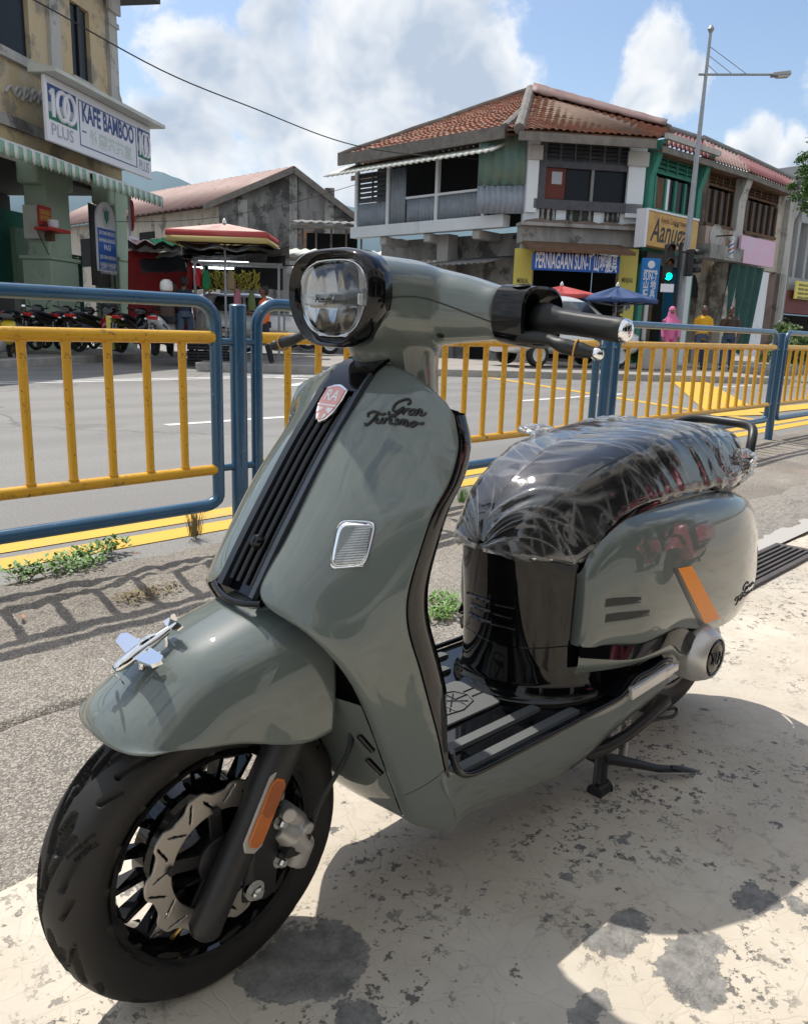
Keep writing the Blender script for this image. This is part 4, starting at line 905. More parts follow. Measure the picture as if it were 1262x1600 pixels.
# --- rear body: black centre, grey cowls
def bplan(z, sf, k=19, hw=.15, sr=.81, n=2.05, back=True):
    out = []
    for i in range(k):
        a = math.pi/2*i/(k-1); out.append((sr-(sr-sf)*math.cos(a)**(2/n), hw*math.sin(a)**(2/n), z))
    if back: out += [(sr+.1, hw+.002, z), (sr+.3, hw, z), (1.24, hw-.01, z), (1.42, hw-.045, z), (1.53, .06, z), (1.56, 0, z)]
    return out
lev = [(.280, .612, .166), (.286, .622, .160), (.296, .629, .155), (.315, .632, .152), (.35, .630, .150), (.40, .627, .150), (.46, .621, .150), (.52, .613, .150), (.575, .606, .148), (.60, .603, .143)]
cb = sb(MB().grid(np.array([bplan(z, sf, hw=hw) for z, sf, hw in lev]), flip=True).mirror(), 'centre_body', 'black_gloss', SC, angle=50)
bv_c = bvh_of(cb)
for pp in ([(731, 927), (748, 934), (775, 943), (804, 949)], [(737, 944), (752, 951), (778, 959), (800, 965)], [(734, 958), (752, 968), (780, 976), (806, 982)]): surf_line(bv_c, pp, .0040, 'body_vent', 'black_gloss', cb, off=.0005)
surf_line(bv_c, [(722, 975), (760, 1000), (830, 1013), (900, 1008)], .0013, 'body_crease', 'black_gloss', cb)
m = MB()      # black deck under the seat
dk_ = [(.640, .05, .585, .600), (.665, .092, .570, .590), (.70, .120, .558, .580), (.738, .138, .560, .590), (.775, .151, .598, .628), (.82, .156, .622, .650), (.90, .160, .640, .667), (1.11, .152, .640, .666), (1.31, .132, .632, .655), (1.45, .10, .61, .64), (1.52, .055, .57, .62), (1.55, .0, .55, .60)]
m.grid(surf([[(s_, 0, zt+.004), (s_, hw*.6, zt+.003), (s_, hw*.92, zt), (s_, hw+.003, (zb+zt)/2), (s_, hw-.004, zb-.02), (s_, hw-.02, zb-.06)] for s_, hw, zb, zt in dk_], 60, 20)).mirror()
sb(m, 'seat_deck', 'black_gloss', SC, angle=60)
CT = [(.728, .112, .536), (.722, .137, .538), (.748, .144, .584), (.808, .151, .627), (.915, .158, .643), (1.113, .154, .645), (1.309, .136, .632), (1.45, .102, .602), (1.55, .070, .545), (1.60, .030, .475), (1.612, 0, .455)]
CB_ = [(.728, .118, .396), (.722, .149, .396), (.79, .173, .386), (.882, .193, .372), (1.015, .199, .371), (1.189, .194, .331), (1.367, .176, .319), (1.47, .150, .320), (1.56, .112, .326), (1.608, .045, .345), (1.616, 0, .352)]
bl = [.004, .010, .022, .033, .040, .045, .047, .043, .033, .011, 0]
cw = []
for a, b, u in zip(CT, CB_, bl):
    a, b = np.array(a), np.array(b); row = []
    for t in (0, .07, .2, .4, .62, .84, 1): row.append(a*(1-t)+b*t+np.array([0, u*math.sin(math.pi*t**.62)**.55 if 0 < t < 1 else 0, .006*math.sin(math.pi*t)]))
    cw.append(row)
CW = surf(cw, 110, 44)
cowl = {}
for sg, nm in ((1, 'left'), (-1, 'right')):
    mm = MB().grid(CW, flip=False); mm.v = [(a, b*sg, c) for a, b, c in mm.v]
    if sg < 0: mm.f = [f[::-1] for f in mm.f]
    cowl[sg] = sb(mm, 'side_cowl', 'paint_sage', SC, angle=60)
bv_w = bvh_of(cowl[1])
# tail underside
m = MB().grid(np.array([[(p[0], p[1]*t, p[2]-.01*(1-t*t)) for t in (-1, -.5, 0, .5, 1)] for p in CB_]))
sb(m, 'tail_pan', 'black_satin', SC, angle=60)
for pp in (([(946, 942), (975, 939), (1001, 935)]), ([(946, 966), (985, 961), (1014, 955)])):
    q = [hit(bv_w, *p)[0] for p in pp]; n_ = hit(bv_w, *pp[1])[1]; up = Vector((0, 0, 1))
    m = MB(); hh = .0075
    m.grid(np.array([[tuple(p-up*hh*k+n_*.0012), tuple(p+up*hh*k+n_*.0012)] for p, k in zip([q[0]*(1-t)+q[1]*t for t in (0, .5)]+[q[1]*(1-t)+q[2]*t for t in (0, .5, 1)], (1, 1, .95, .8, .35))]))
    sl = sb(m, 'cowl_vent', 'black_satin', cowl[1])
    sb(MB().tube([p+n_*.001-up*hh*1.05 for p in q], .0013, 6), 'vent_lip', 'paint_sage', sl)
# orange flash with thin dark border
def patch(bv, quad, off, name, matn, parent, n=10):
    P = []
    for i in range(n+1):
        t = i/n; a = [quad[0][k]*(1-t)+quad[3][k]*t for k in (0, 1)]; b = [quad[1][k]*(1-t)+quad[2][k]*t for k in (0, 1)]
        P.append([tuple(hit(bv, a[0]*(1-u)+b[0]*u, a[1]*(1-u)+b[1]*u, off)[0]) for u in (0, .5, 1)])
    return sb(MB().grid(np.array(P)), name, matn, parent, angle=60)
patch(bv_w, [(1058, 888), (1080, 884), (1124, 966), (1100, 974)], .0012, 'orange_flash', 'orange_vinyl', cowl[1])
patch(bv_w, [(1051, 889), (1056, 888.5), (1098, 975), (1092, 977)], .0010, 'flash_border', 'black_rail', cowl[1])
def f2(x, y):      # small script on the cowl tail: along the ramp (1144,950)->(1178,905)
    u, v = (x-240)/750, (y-350)/320
    return (1146+u*33+v*5, 938-u*30+v*16)
script(bv_w, GT, f2, .0013, 'cowl_script', 'black_satin', cowl[1])
# black belt below the cowl and grey skirt under it
BB = [(.720, .156, .376), (.781, .180, .364), (.88, .199, .349), (.95, .2055, .353), (.995, .205, .346), (1.035, .204, .317), (1.06, .203, .306)]
BTp = [(.722, .150, .399), (.79, .174, .389), (.882, .194, .375), (.96, .202, .379), (1.04, .2015, .372), (1.09, .201, .345), (1.115, .200, .330)]
for sg in (1, -1):
    m = MB().grid(np.array([[tuple(a+np.array([0, -.006, .002])), tuple(a+np.array([0, .003, 0])), tuple(b+np.array([0, .003, 0])), tuple(b+np.array([0, -.01, -.001]))] for a, b in zip(spline(BTp, 24), spline(BB, 24))]))
    m.v = [(a, b*sg, c) for a, b, c in m.v]; sb(m, 'belt_trim', 'black_gloss', SC, angle=40)
    lo = [(.722, .148, .340), (.789, .172, .336), (.884, .192, .332), (.95, .202, .334), (1.0, .200, .325), (1.03, .197, .305), (1.05, .193, .290)]
    m = MB().grid(surf([[tuple(b+np.array([0, -.001, .002])), tuple((b+np.array(l))/2+np.array([0, .002, 0])), l] for b, l in zip(np.array(BB), lo)], 30, 8)); m.v = [(a, b*sg, c) for a, b, c in m.v]
    sb(m, 'lower_skirt', 'paint_sage', SC, angle=60)
    # folded passenger footrest
    m = MB(); a, b = Vector((.822, .214*sg, .290)), Vector((.980, .215*sg, .301)); m.beam(a, b, .014, .026)
    m.beam(b-Vector((.035, -.002*sg, .001)), b+Vector((.014, .004*sg, .002)), .012, .018)
    sb(m, 'footrest', 'silver_paint', SC, bevel=.004, segs=3)
# engine casing and transmission
m = MB()
m.tube([(.93, .10, .27), (1.02, .115, .285), (1.12, .120, .29), (1.2, .115, .285)], [.055, .066, .070, .066], 24)
m.tube([(1.05, .10, .26), (1.2, .10, .262), (1.34, .10, .256)], [.070, .065, .06], 20)
m.tube([(.93, .05, .22), (1.1, .07, .20), (1.25, .07, .2)], [.05, .055, .05], 16)
eng = sb(m, 'engine_casing', 'silver_paint', SC, angle=60)
md = eng.modifiers.new('r', 'REMESH'); md.mode = 'VOXEL'; md.voxel_size = .006; md.use_smooth_shade = True
md = eng.modifiers.new('s', 'SMOOTH'); md.iterations = 8
cc = (1.140, 0, .288)
sb(MB().lathe([(.060, .150), (.066, .170), (.066, .198), (.064, .206), (.055, .224), (.048, .234), (.044, .236), (.0425, .233)], cc, (0, 1, 0), 48), 'casing_cover', 'silver_paint', eng, angle=50)
cp = sb(MB().lathe([(.044, .226), (.041, .233), (.036, .237), (.034, .2355), (.028, .2355), (.018, .239), (0, .240)], cc, (0, 1, 0), 36), 'casing_cap', 'black_gloss', eng, angle=30)
m = MB()
for pts in ([(-.018, -.012), (-.018, .014), (-.006, .014), (-.006, .002), (-.018, .0)], [(-.010, .0), (.0, -.014)], [(.002, -.014), (.009, .014), (.016, -.014)], [(.005, -.004), (.013, -.004)]): m.tube([(cc[0]+x, .2405, cc[2]+y) for x, y in pts], .0012, 5)
sb(m, 'cap_letters', 'black_rail', cp)
# centre stand, side stand, spring
m = MB()
for sg in (1, -1):
    m.tube([(.945, .085*sg, .175), (.925, .105*sg, .11), (.885, .128*sg, .022)], [.016, .0155, .0145], 12)
m.cyl((.93, -.1, .145), (.93, .1, .145), .014, 12); m.cyl((.905, -.115, .07), (.905, .115, .07), .011, 12)
m.tube([(.912, .115, .075), (.965, .145, .058), (1.03, .185, .035), (1.085, .222, .028)], [.020, .017, .013, .009], 10, flat=.6)
m.tube([(1.055, .205, .038), (1.075, .225, .034), (1.11, .236, .022)], [.008, .012, .006], 8, flat=.4)
stand = sb(m, 'centre_stand', 'black_satin', SC, angle=45)
for sg in (1, -1): sb(MB().cyl((.862, .132*sg, .0165), (.905, .132*sg, .0165), .0165, 14), 'stand_foot', 'black_satin', stand, bevel=.003)
m = MB().tube([(.79, .155, .150), (.83, .166, .150), (.90, .172, .156), (.97, .176, .172), (1.03, .172, .180), (1.06, .165, .180)], [.014, .0135, .0125, .0125, .015, .019], 12)
m.tube([(.97, .178, .166), (1.03, .188, .160), (1.075, .192, .160), (1.085, .186, .163), (1.06, .178, .168)], .0042, 8, smooth=24)
sb(m, 'side_stand', 'black_satin', SC, angle=50)
hx = []
for i in range(221):
    t = i/220; a = t*22*2*math.pi; hx.append((1.022+.0095*math.cos(a)-.004*t, .10+.0095*math.sin(a), .125-.112*t))
m = MB().tube(hx, .0021, 6); m.tube([(1.022, .10, .125), (1.022, .10, .15), (1.015, .10, .162), (1.005, .10, .155)], .0022, 6, smooth=12)
sb(m, 'stand_spring', 'spring_steel', SC)

# --- seat and its plastic wrapping
stt = [(.600, .006, .588, .592), (.603, .030, .588, .602), (.612, .056, .586, .626), (.632, .085, .582, .656), (.668, .110, .575, .692), (.715, .128, .572, .722), (.758, .139, .592, .741), (.805, .148, .634, .755), (.86, .151, .655, .766), (.92, .153, .664, .776), (1.0, .153, .666, .787), (1.13, .150, .665, .789), (1.28, .142, .662, .779), (1.40, .122, .656, .764), (1.47, .092, .654, .746), (1.505, .055, .658, .722), (1.512, .02, .664, .70)]
def seat_ring(s_, hw, zb, zt, d=0., lift=0.):
    h = zt-zb; pts = [(0, zt), (.35, zt-.02*h), (.62, zt-.07*h), (.80, zt-.19*h), (.92, zt-.42*h), (1., zt-.72*h), (1., zb), (.93, zb-.004)]
    return [(s_, x*(hw+d), z+d*(.8 if i < 4 else 0)+lift) for i, (x, z) in enumerate(pts)]
SSG = surf([seat_ring(*a) for a in stt], 90, 40)
seat = sb(MB().grid(SSG, flip=True).mirror(), 'seat', 'seat_vinyl', SC, angle=70)
ss = np.array([seat_ring(*a)[3] for a in stt])
sb(MB().tube([tuple(p) for p in spline(ss[2:-1]+np.array([0, .001, .001]), 60)], .0028, 6), 'seat_piping', 'seat_vinyl', seat)
from mathutils import noise as mn
WG = surf([seat_ring(a[0], a[1], a[2]-.012, a[3], .0035) for a in stt], 300, 125)
full = np.concatenate([WG[:, ::-1], (WG*np.array([1, -1, 1]))[:, 1:]], 1)
du = np.gradient(full, axis=0); dv = np.gradient(full, axis=1); nm = np.cross(dv, du); nm /= np.linalg.norm(nm, axis=2)[:, :, None]+1e-9
cen = full-np.array([1.0, 0, .60]); nm *= np.where((nm*cen).sum(2, keepdims=True) < 0, -1, 1)
a_, b_ = full.shape[:2]; crease = np.zeros((a_, b_))
def tri(x): x = x % 1.; return 1-abs(2*x-1)
rw = random.Random(21); WAV = [(R(rw.gauss(-38, 24)), rw.uniform(7, 24), rw.random(), rw.random()*20) for _ in range(8)]
for i in range(a_):
    for j in range(b_):
        x, y, z = full[i, j]; v = (j/(b_-1)-.5)*2; g = abs(v)*.27; sd2 = 0. if v < 0 else 31.
        fr = max(0., 1-(x-.60)/.18); h_ = 0.; cr_ = 0.
        wx, wg = x+.012*mn.noise(Vector((x*9, g*9, sd2))), g+.012*mn.noise(Vector((x*9, g*9, sd2+5)))
        for (th, f, ph, sd) in WAV:
            c_ = wx*math.cos(th)+wg*math.sin(th); t_ = -wx*math.sin(th)+wg*math.cos(th)
            q = tri(c_*f+ph+.22*mn.noise(Vector((c_*6, t_*5, sd+sd2)))); am = max(0., mn.noise(Vector((c_*9+sd, t_*6, sd2+sd)))+.12)
            h_ += .030/f*q*am*1.6; cr_ = max(cr_, max(0., (q-.86)/.14)*min(1., am*2.2))
        h_ += .0030*fr*abs(mn.noise(Vector((x*20, y*18, z*18))))
        band = math.exp(-((x-1.14-.12*math.sin(y*8))/.022)**2); nb = abs(mn.noise(Vector((x*50, y*40, z*40)))); h_ += .006*band*(.4+nb); cr_ = max(cr_, .8*band*nb)
        full[i, j] += nm[i, j]*h_
        if abs(v) > .93: full[i, j][2] -= .014*mn.noise(Vector((x*11, y*6, 2.2))); full[i, j] += nm[i, j]*.008*abs(mn.noise(Vector((x*20, 3, z*8)))); cr_ = max(cr_, .5*abs(mn.noise(Vector((x*30, z*26, 3.)))))
        crease[i, j] = cr_
wrap = sb(MB().grid(full, flip=True), 'plastic_wrap', 'plastic_film', seat, weld=False, angle=180)
at = wrap.data.attributes.new('crease', 'FLOAT', 'POINT'); at.data.foreach_set('value', crease.reshape(-1))
# crumpled gathered ends of the wrapping
def crumple(c, r, seed, nm_):
    P = []
    for i in range(31):
        b = math.pi*i/30; row = []
        for j in range(48):
            a = 2*math.pi*j/48; d = Vector((math.sin(b)*math.cos(a), math.sin(b)*math.sin(a), math.cos(b)))
            k = .8+.45*(1-2.2*abs(mn.noise(d*2.0+Vector((seed, 0, 0)))))+.08*mn.noise(d*6+Vector((0, seed, 0))); row.append((c[0]+r[0]*d.x*k, c[1]+r[1]*d.y*k, c[2]+r[2]*d.z*k))
        P.append(row)
    o = sb(MB().grid(np.array(P), cv=True), nm_, 'plastic_film', seat, angle=180, weld=False)
    at_ = o.data.attributes.new('crease', 'FLOAT', 'POINT'); at_.data.foreach_set('value', [max(0., min(1., .35+.9*mn.noise(Vector(v.co)*60))) for v in o.data.vertices]); return o
crumple((1.385, .128, .680), (.070, .020, .038), 3.3, 'wrap_gather'); crumple((1.30, .148, .668), (.05, .010, .022), 8.3, 'wrap_gather')
crumple((.90, -.120, .772), (.04, .03, .010), 5.7, 'wrap_gather'); crumple((.612, .02, .582), (.012, .05, .008), 6.7, 'wrap_gather')
# grab rail
sb(MB().tube([(1.18, -.150, .655), (1.38, -.135, .690), (1.50, -.110, .755), (1.54, -.07, .768), (1.545, 0, .768), (1.535, .06, .767), (1.50, .100, .758), (1.468, .114, .730), (1.452, .118, .690), (1.435, .117, .655), (1.40, .118, .640), (1.25, .135, .640)], .0115, 12, smooth=70), 'grab_rail', 'black_satin', SC)
# ------------------------------------------------------------------ buildings
def plaster(name, col, dirt, lo=.5, streak=True, peel=None):
    """weathered limewash: vertical rain streaks, mould and (optionally) patches where the plaster is gone"""
    m = bpy.data.materials.new(name); m.use_nodes = True; t = NT(m.node_tree); MATS[name] = m
    g = t.n('ShaderNodeTexCoord').outputs['Object']
    c = t.mix(t.noise(g, .9, 5, .6), col, tuple(x*.78 for x in col))
    s1 = t.ramp(t.noise(t.map(g, scale=(1.6, 1.6, .5)), 1.1, 6, .65), [(lo, 0), (lo+.16, 1)])
    c = t.mix(t.math('MULTIPLY', s1, .55), c, dirt)
    s2 = t.ramp(t.noise(t.map(g, loc=(5, 3, 1)), .8, 7, .7), [(lo+.04, 0), (lo+.12, 1)])
    c = t.mix(t.math('MULTIPLY', s2, .8), c, tuple(x*.45 for x in dirt))
    if peel: c = t.mix(t.ramp(t.noise(t.map(g, loc=(1, 8, 3)), .55, 5, .6), [(peel[1], 0), (peel[1]+.02, 1)]), c, peel[0])
    p = t.n('ShaderNodeBsdfPrincipled', Roughness=.85, Base_Color=c); b = t.n('ShaderNodeBump', Strength=.35, Distance=.02, Height=t.noise(g, 14, 6, .65)); t.set(p.inputs['Normal'], b.outputs[0])
    t.n('ShaderNodeOutputMaterial', Surface=p.outputs[0])
plaster('wall_ochre', (.62, .49, .29), (.52, .49, .42), .47)
plaster('wall_greywhite', (.52, .51, .48), (.24, .23, .21), .52)
plaster('wall_white', (.82, .88, .92), (.38, .38, .36), .60)
plaster('wall_soot', (.40, .39, .37), (.15, .145, .14), .46)
plaster('wall_gable', (.27, .265, .255), (.085, .083, .08), .43, peel=((.34, .17, .09), .62))
plaster('wall_lime', (.40, .52, .40), (.28, .35, .27), .57)
plaster('wall_teal', (.055, .27, .20), (.06, .15, .12), .6)
plaster('wall_brown', (.20, .16, .13), (.10, .085, .075), .5)
plaster('wall_cream', (.55, .50, .42), (.24, .21, .18), .5)
plaster('wall_pinkish', (.48, .36, .31), (.28, .24, .21), .5)
plaster('wall_concrete', (.42, .43, .44), (.30, .30, .30), .58)
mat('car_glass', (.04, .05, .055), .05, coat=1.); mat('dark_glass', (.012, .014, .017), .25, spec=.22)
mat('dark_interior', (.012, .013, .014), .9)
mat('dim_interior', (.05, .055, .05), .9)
mat('timber_grey', (.095, .10, .115), .7, var=(5, (.055, .058, .065), .8))
mat('timber_red', (.13, .03, .022), .7)
mat('timber_brown', (.16, .09, .05), .75, var=(4, (.09, .05, .03), .8))
mat('eave_board', (.22, .20, .175), .8, var=(4, (.12, .11, .10), .8))
mat('zinc_blue', (.30, .345, .40), .55, metal=.25, var=(3, (.22, .25, .29), .7))
mat('zinc_teal', (.10, .20, .19), .55, metal=.1, var=(1.2, (.20, .24, .16), .9))
mat('zinc_grey', (.27, .27, .26), .6, metal=.3, var=(1.4, (.17, .16, .15), .8))
mat('zinc_rust', (.19, .105, .092), .65, metal=.15, var=(.9, (.25, .17, .15), .9), stain=[(2.2, (.13, .07, .055), .62)])
mat('zinc_red', (.15, .032, .032), .6, metal=.15, var=(.7, (.19, .065, .06), .8))
mat('zinc_dark', (.06, .06, .06), .65, metal=.2)
mat('clay_tile', (.33, .135, .08), .8, var=(2.3, (.20, .11, .08), .9), stain=[(4, (.42, .33, .26), .62), (3, (.07, .055, .05), .66)])
mat('ridge_mortar', (.22, .20, .18), .9, var=(3, (.10, .095, .09), .8))
mat('awning_pale', (.62, .63, .58), .55, var=(2, (.45, .46, .40), .7))
mat('awning_green', (.20, .36, .24), .5)
mat('sign_white', (.78, .79, .84), .4)
mat('sign_blue', (.012, .10, .40), .4); mat('sign_navy', (.035, .075, .24), .4); mat('sign_green', (.01, .17, .10), .4); mat('sign_grey', (.38, .41, .44), .5); mat('sign_pale', (.55, .68, .60), .5)
mat('sign_yellow', (.72, .62, .14), .5); mat('sign_amber', (.66, .42, .12), .5, var=(1.5, (.38, .18, .06), .7)); mat('sign_black', (.02, .02, .02), .5); mat('sign_pink', (.75, .42, .56), .5, var=(.8, (.62, .55, .70), .8))
mat('sign_red', (.50, .03, .025), .5); mat('sign_skyblue', (.02, .20, .55), .4); mat('gold', (.7, .5, .1), .4)
mat('net_green', (.03, .10, .085), .8, var=(3, (.02, .06, .055), .8))
mat('pipe_white', (.62, .66, .66), .5); mat('pipe_blue', (.02, .17, .30), .5)
mat('shutter', (.24, .22, .20), .6, metal=.2)
RH = Vector((math.sin(R(43.63)), -math.cos(R(43.63)), 0)); FH = Vector((math.cos(R(43.63)), math.sin(R(43.63)), 0))
def gpt(px, D): p = CO+ray(px, 513+.0333*(px-631))*D; return Vector((p.x, p.y, 0))
class Fac:
    """a facade plane: u along it, z up, d inwards (away from the street)"""
    def __init__(s, o, ang, root): s.o = Vector(o); s.u = Vector((math.cos(R(ang)), math.sin(R(ang)), 0)); s.n = Vector((-s.u.y, s.u.x, 0)); s.root = root
    def uz(s, px, py, d=0.): p = on_plane(px, py, s.o+s.n*d, s.n); return (p-s.o).dot(s.u), p.z
    def P(s, u, z, d=0.): return s.o+s.u*u+s.n*d+Vector((0, 0, z))
    def box(s, mb, u0, u1, z0, z1, d0, d1): return mb.hexa([s.P(u0, z0, d0), s.P(u1, z0, d0), s.P(u1, z0, d1), s.P(u0, z0, d1)], [s.P(u0, z1, d0), s.P(u1, z1, d0), s.P(u1, z1, d1), s.P(u0, z1, d1)])
    def r(s, x0, x1, y0, y1, d=0.):
        """photo box -> (u0,u1,z0,z1) on the plane at depth d"""
        ym, xm = (y0+y1)/2, (x0+x1)/2; return s.uz(x0, ym, d)[0], s.uz(x1, ym, d)[0], s.uz(xm, y1, d)[1], s.uz(xm, y0, d)[1]
    def part(s, name, matn, u0, u1, z0, z1, d0, d1, parent=None, **k):
        return s.put(s.box(MB(), u0, u1, z0, z1, d0, d1), name, matn, parent, **k)
    def put(s, mb, name, matn, parent=None, **k):
        L = s.root.location; mb.v = [(a-L.x, b-L.y, c-L.z) for a, b, c in mb.v]; return mb.build(name, matn, parent or s.root, **k)
    def text(s, txt, u, z, size, d, name, matn, parent=None, fit=None, bold=0., sx=1., shear=0.):
        m = MB(); text_on(m, txt, s.P(u, z, d), s.u, (0, 0, 1), size, bold=bold, sx=sx, fit=fit, shear=shear); return s.put(m, name, matn, parent, weld=False, angle=0)
    def wall(s, name, matn, u0, u1, z0, z1, d0, d1, holes, parent=None):
        """wall slab with rectangular openings, tiled from boxes"""
        us = sorted({u0, u1, *[h[0] for h in holes], *[h[1] for h in holes]}); m = MB()
        us = [u for u in us if u0 <= u <= u1]
        for a, b in zip(us[:-1], us[1:]):
            if b-a < 1e-4: continue
            c = (a+b)/2; hs = sorted([(h[2], h[3]) for h in holes if h[0] < c < h[1]]); z = z0
            for h0, h1 in hs:
                if h0 > z+1e-4: s.box(m, a, b, z, h0, d0, d1)
                z = max(z, h1)
            if z < z1-1e-4: s.box(m, a, b, z, z1, d0, d1)
        return s.put(m, name, matn, parent)
    def corrugated(s, name, matn, a, b, c, d_, pitch=.18, amp=.03, parent=None, nrow=2, thick=.012):
        """corrugated sheet between edge a->b (top) and c->d_ (bottom), world points"""
        a, b, c, d_ = map(Vector, (a, b, c, d_)); L = (b-a).length; n = max(8, int(L/pitch*4)); nv = (b-a).cross(c-a).normalized(); P = []
        if nv.z < 0: nv = -nv
        for i in range(n+1):
            t = i/n; o = nv*amp*math.sin(t*L/pitch*2*math.pi); p, q = a.lerp(b, t)+o, c.lerp(d_, t)+o; P.append([tuple(p.lerp(q, k/nrow)) for k in range(nrow+1)])
        return s.put(MB().grid(np.array(P)), name, matn, parent, angle=70, solid=thick)
    def tiles(s, name, a, b, c, d_, parent=None, pitch=.27, rows=.30, amp=.05, matn='clay_tile'):
        """pantile roof plane between ridge a->b and eave c->d_: rounded columns, stepped courses"""
        a, b, c, d_ = map(Vector, (a, b, c, d_)); L = max((b-a).length, (d_-c).length); n = int(L/pitch)*5; H = ((a+b)/2-(c+d_)/2).length; nr = max(3, int(H/rows)); nv = (d_-c).cross(a-c).normalized(); nv = nv if nv.z > 0 else -nv; P = []
        for i in range(n+1):
            t = i/n; w_ = abs(math.sin(t*n/5*math.pi))*amp; col = []; p, q = a.lerp(b, t), c.lerp(d_, t)
            for k in range(nr):
                j = .025*mnoise(t*L*2, k)
                col += [tuple(p.lerp(q, k/nr)+nv*(w_+j)), tuple(p.lerp(q, (k+.96)/nr)+nv*(w_+j+.05))]
            P.append(col)
        s.put(MB().add([a-nv*.03, b-nv*.03, d_-nv*.03, c-nv*.03], [(0, 1, 2, 3)]), 'roof_deck', 'timber_brown', parent, solid=.04)
        o = s.put(MB().grid(np.array(P)), name, matn, parent, angle=50); o['kind'] = 'stuff'; return o
def mnoise(a, b): return mn.noise(Vector((a, b, .7)))
def louvre(F, u0, u1, z0, z1, d, n, matn, parent, cols=1, frame=.05):
    """louvred panel: each slat a piece of its own"""
    f = MB(); wd = (u1-u0)/cols
    for i in range(cols+1): F.box(f, u0+wd*i-frame/2, u0+wd*i+frame/2, z0, z1, d-.03, d+.03)
    for z in (z0, z1): F.box(f, u0+frame/2, u1-frame/2, z-frame/2, z+frame/2, d-.028, d+.028)
    fo = F.put(f, 'louvre_frame', matn, parent)
    for c in range(cols):
        for k in range(n):
            z = z0+(k+.5)*(z1-z0)/n; h = (z1-z0)/n*.42; a, b = u0+wd*c+frame/2, u0+wd*(c+1)-frame/2
            F.put(MB().hexa([F.P(a, z-h, d-.03), F.P(b, z-h, d-.03), F.P(b, z-h+.012, d-.02), F.P(a, z-h+.012, d-.02)], [F.P(a, z+h, d+.03), F.P(b, z+h, d+.03), F.P(b, z+h+.012, d+.04), F.P(a, z+h+.012, d+.04)]), 'slat', matn, fo if fo.parent == F.root else parent)
    return fo

# ---- coffee shop on the left corner
pA = CO+ray(95, 440)*21; KA = thing('coffee_shop', 'ochre and green two-storey coffee shop with white signboard at the left edge', 'shophouse', (pA.x, pA.y, 0))
A = Fac(KA.location, 33.8, KA)
U1 = A.uz(182, 80)[0]
wn1 = A.r(112, 141, 12, 128); wn1 = (wn1[0], wn1[1], 7.15, 8.95); wn0 = (-3.2, A.uz(46, 50)[0], 6.95, 9.0)
A.wall('upper_wall', 'wall_ochre', -6.5, U1, 4.75, 10.2, 0, .3, [wn1, wn0])
for (u0, u1, z0, z1) in (wn1, wn0):
    w_ = A.part('window', 'sign_black', u0, u1, z0, z1, .12, .16)
    A.part('window_infill', 'dark_glass', u0+.06, u1-.06, z0+.06, z1-.06, .09, .10, w_)
    if u1-u0 < 2: A.part('window_bar', 'sign_black', (u0+u1)/2-.06, (u0+u1)/2+.06, z0, z1, .04, .085, w_)
    A.part('window_sill', 'wall_greywhite', u0-.1, u1+.1, z0-.14, z0-.002, -.10, .29, w_)
for px in (83, 173):
    u = A.uz(px, 80)[0]; pl = A.part('pilaster', 'wall_greywhite', u-.22, u+.22, 6.95, 10.1, -.10, -.002)
    if px > 100: A.part('pilaster_capital', 'wall_greywhite', u-.32, u+.32, 9.3, 9.75, -.18, -.102, pl); A.part('capital_band', 'wall_greywhite', u-.27, u+.27, 8.95, 9.08, -.14, -.102, pl)
A.part('string_course', 'wall_greywhite', -6.5, U1+.05, 6.72, 6.88, -.14, -.002); A.part('string_course', 'wall_soot', -6.5, U1+.03, 5.25, 5.5, -.12, -.002)
m = MB()
for k in range(5): m.tube([A.P(-1.75+.3*k, 6.0+.05*math.sin(k*2.1), -.02), A.P(-1.55+.3*k, 6.16+.05*k, -.03), A.P(-1.35+.3*k, 6.0+.05*k, -.02), A.P(-1.2+.3*k, 6.2+.04*k, -.02)], .045, 6, smooth=14)
A.put(m, 'plaster_relief', 'wall_greywhite')
# right flank
A.part('flank_wall', 'wall_cream', U1-.3, U1, 4.75, 10.2, .302, 9.)
ro = A.put(MB().hexa([A.P(-6.6, 10.2, -.9), A.P(U1+1.0, 9.95, -.9), A.P(U1+1.0, 9.95, 9.4), A.P(-6.6, 10.2, 9.4)], [A.P(-6.6, 10.35, -.9), A.P(U1+1.0, 10.1, -.9), A.P(U1+1.0, 10.1, 9.4), A.P(-6.6, 10.35, 9.4)]), 'eave', 'zinc_dark')
A.put(MB().hexa([A.P(-6.6, 10.35, -.85), A.P(U1+.95, 10.12, -.85), A.P(U1-2, 12.5, 3.5), A.P(-6.6, 12.5, 3.5)], [A.P(-6.6, 10.4, -.85), A.P(U1+.95, 10.16, -.85), A.P(U1-2, 12.6, 3.5), A.P(-6.6, 12.6, 3.5)]), 'roof', 'zinc_dark')
for k in range(4): A.corrugated('eave_sheet', 'zinc_dark', A.P(U1+.1, 9.95, .5+k*1.6), A.P(U1+.1, 9.95, 1.9+k*1.6), A.P(U1+1.15+.12*k, 9.35-.1*k, .5+k*1.6), A.P(U1+1.15+.1*k, 9.35, 1.9+k*1.6), parent=ro)
# rounded canopy on the flank
P_ = []
for i in range(9):
    a = R(90*i/8); P_.append([tuple(A.P(U1+1.25*math.sin(a)*.95, 7.35+.75*math.cos(a)-.18*math.sin(a), dd)) for dd in np.linspace(.5, 2.6, 26)])
A.put(MB().grid(np.array(P_)), 'flank_canopy', 'awning_pale', solid=.03)
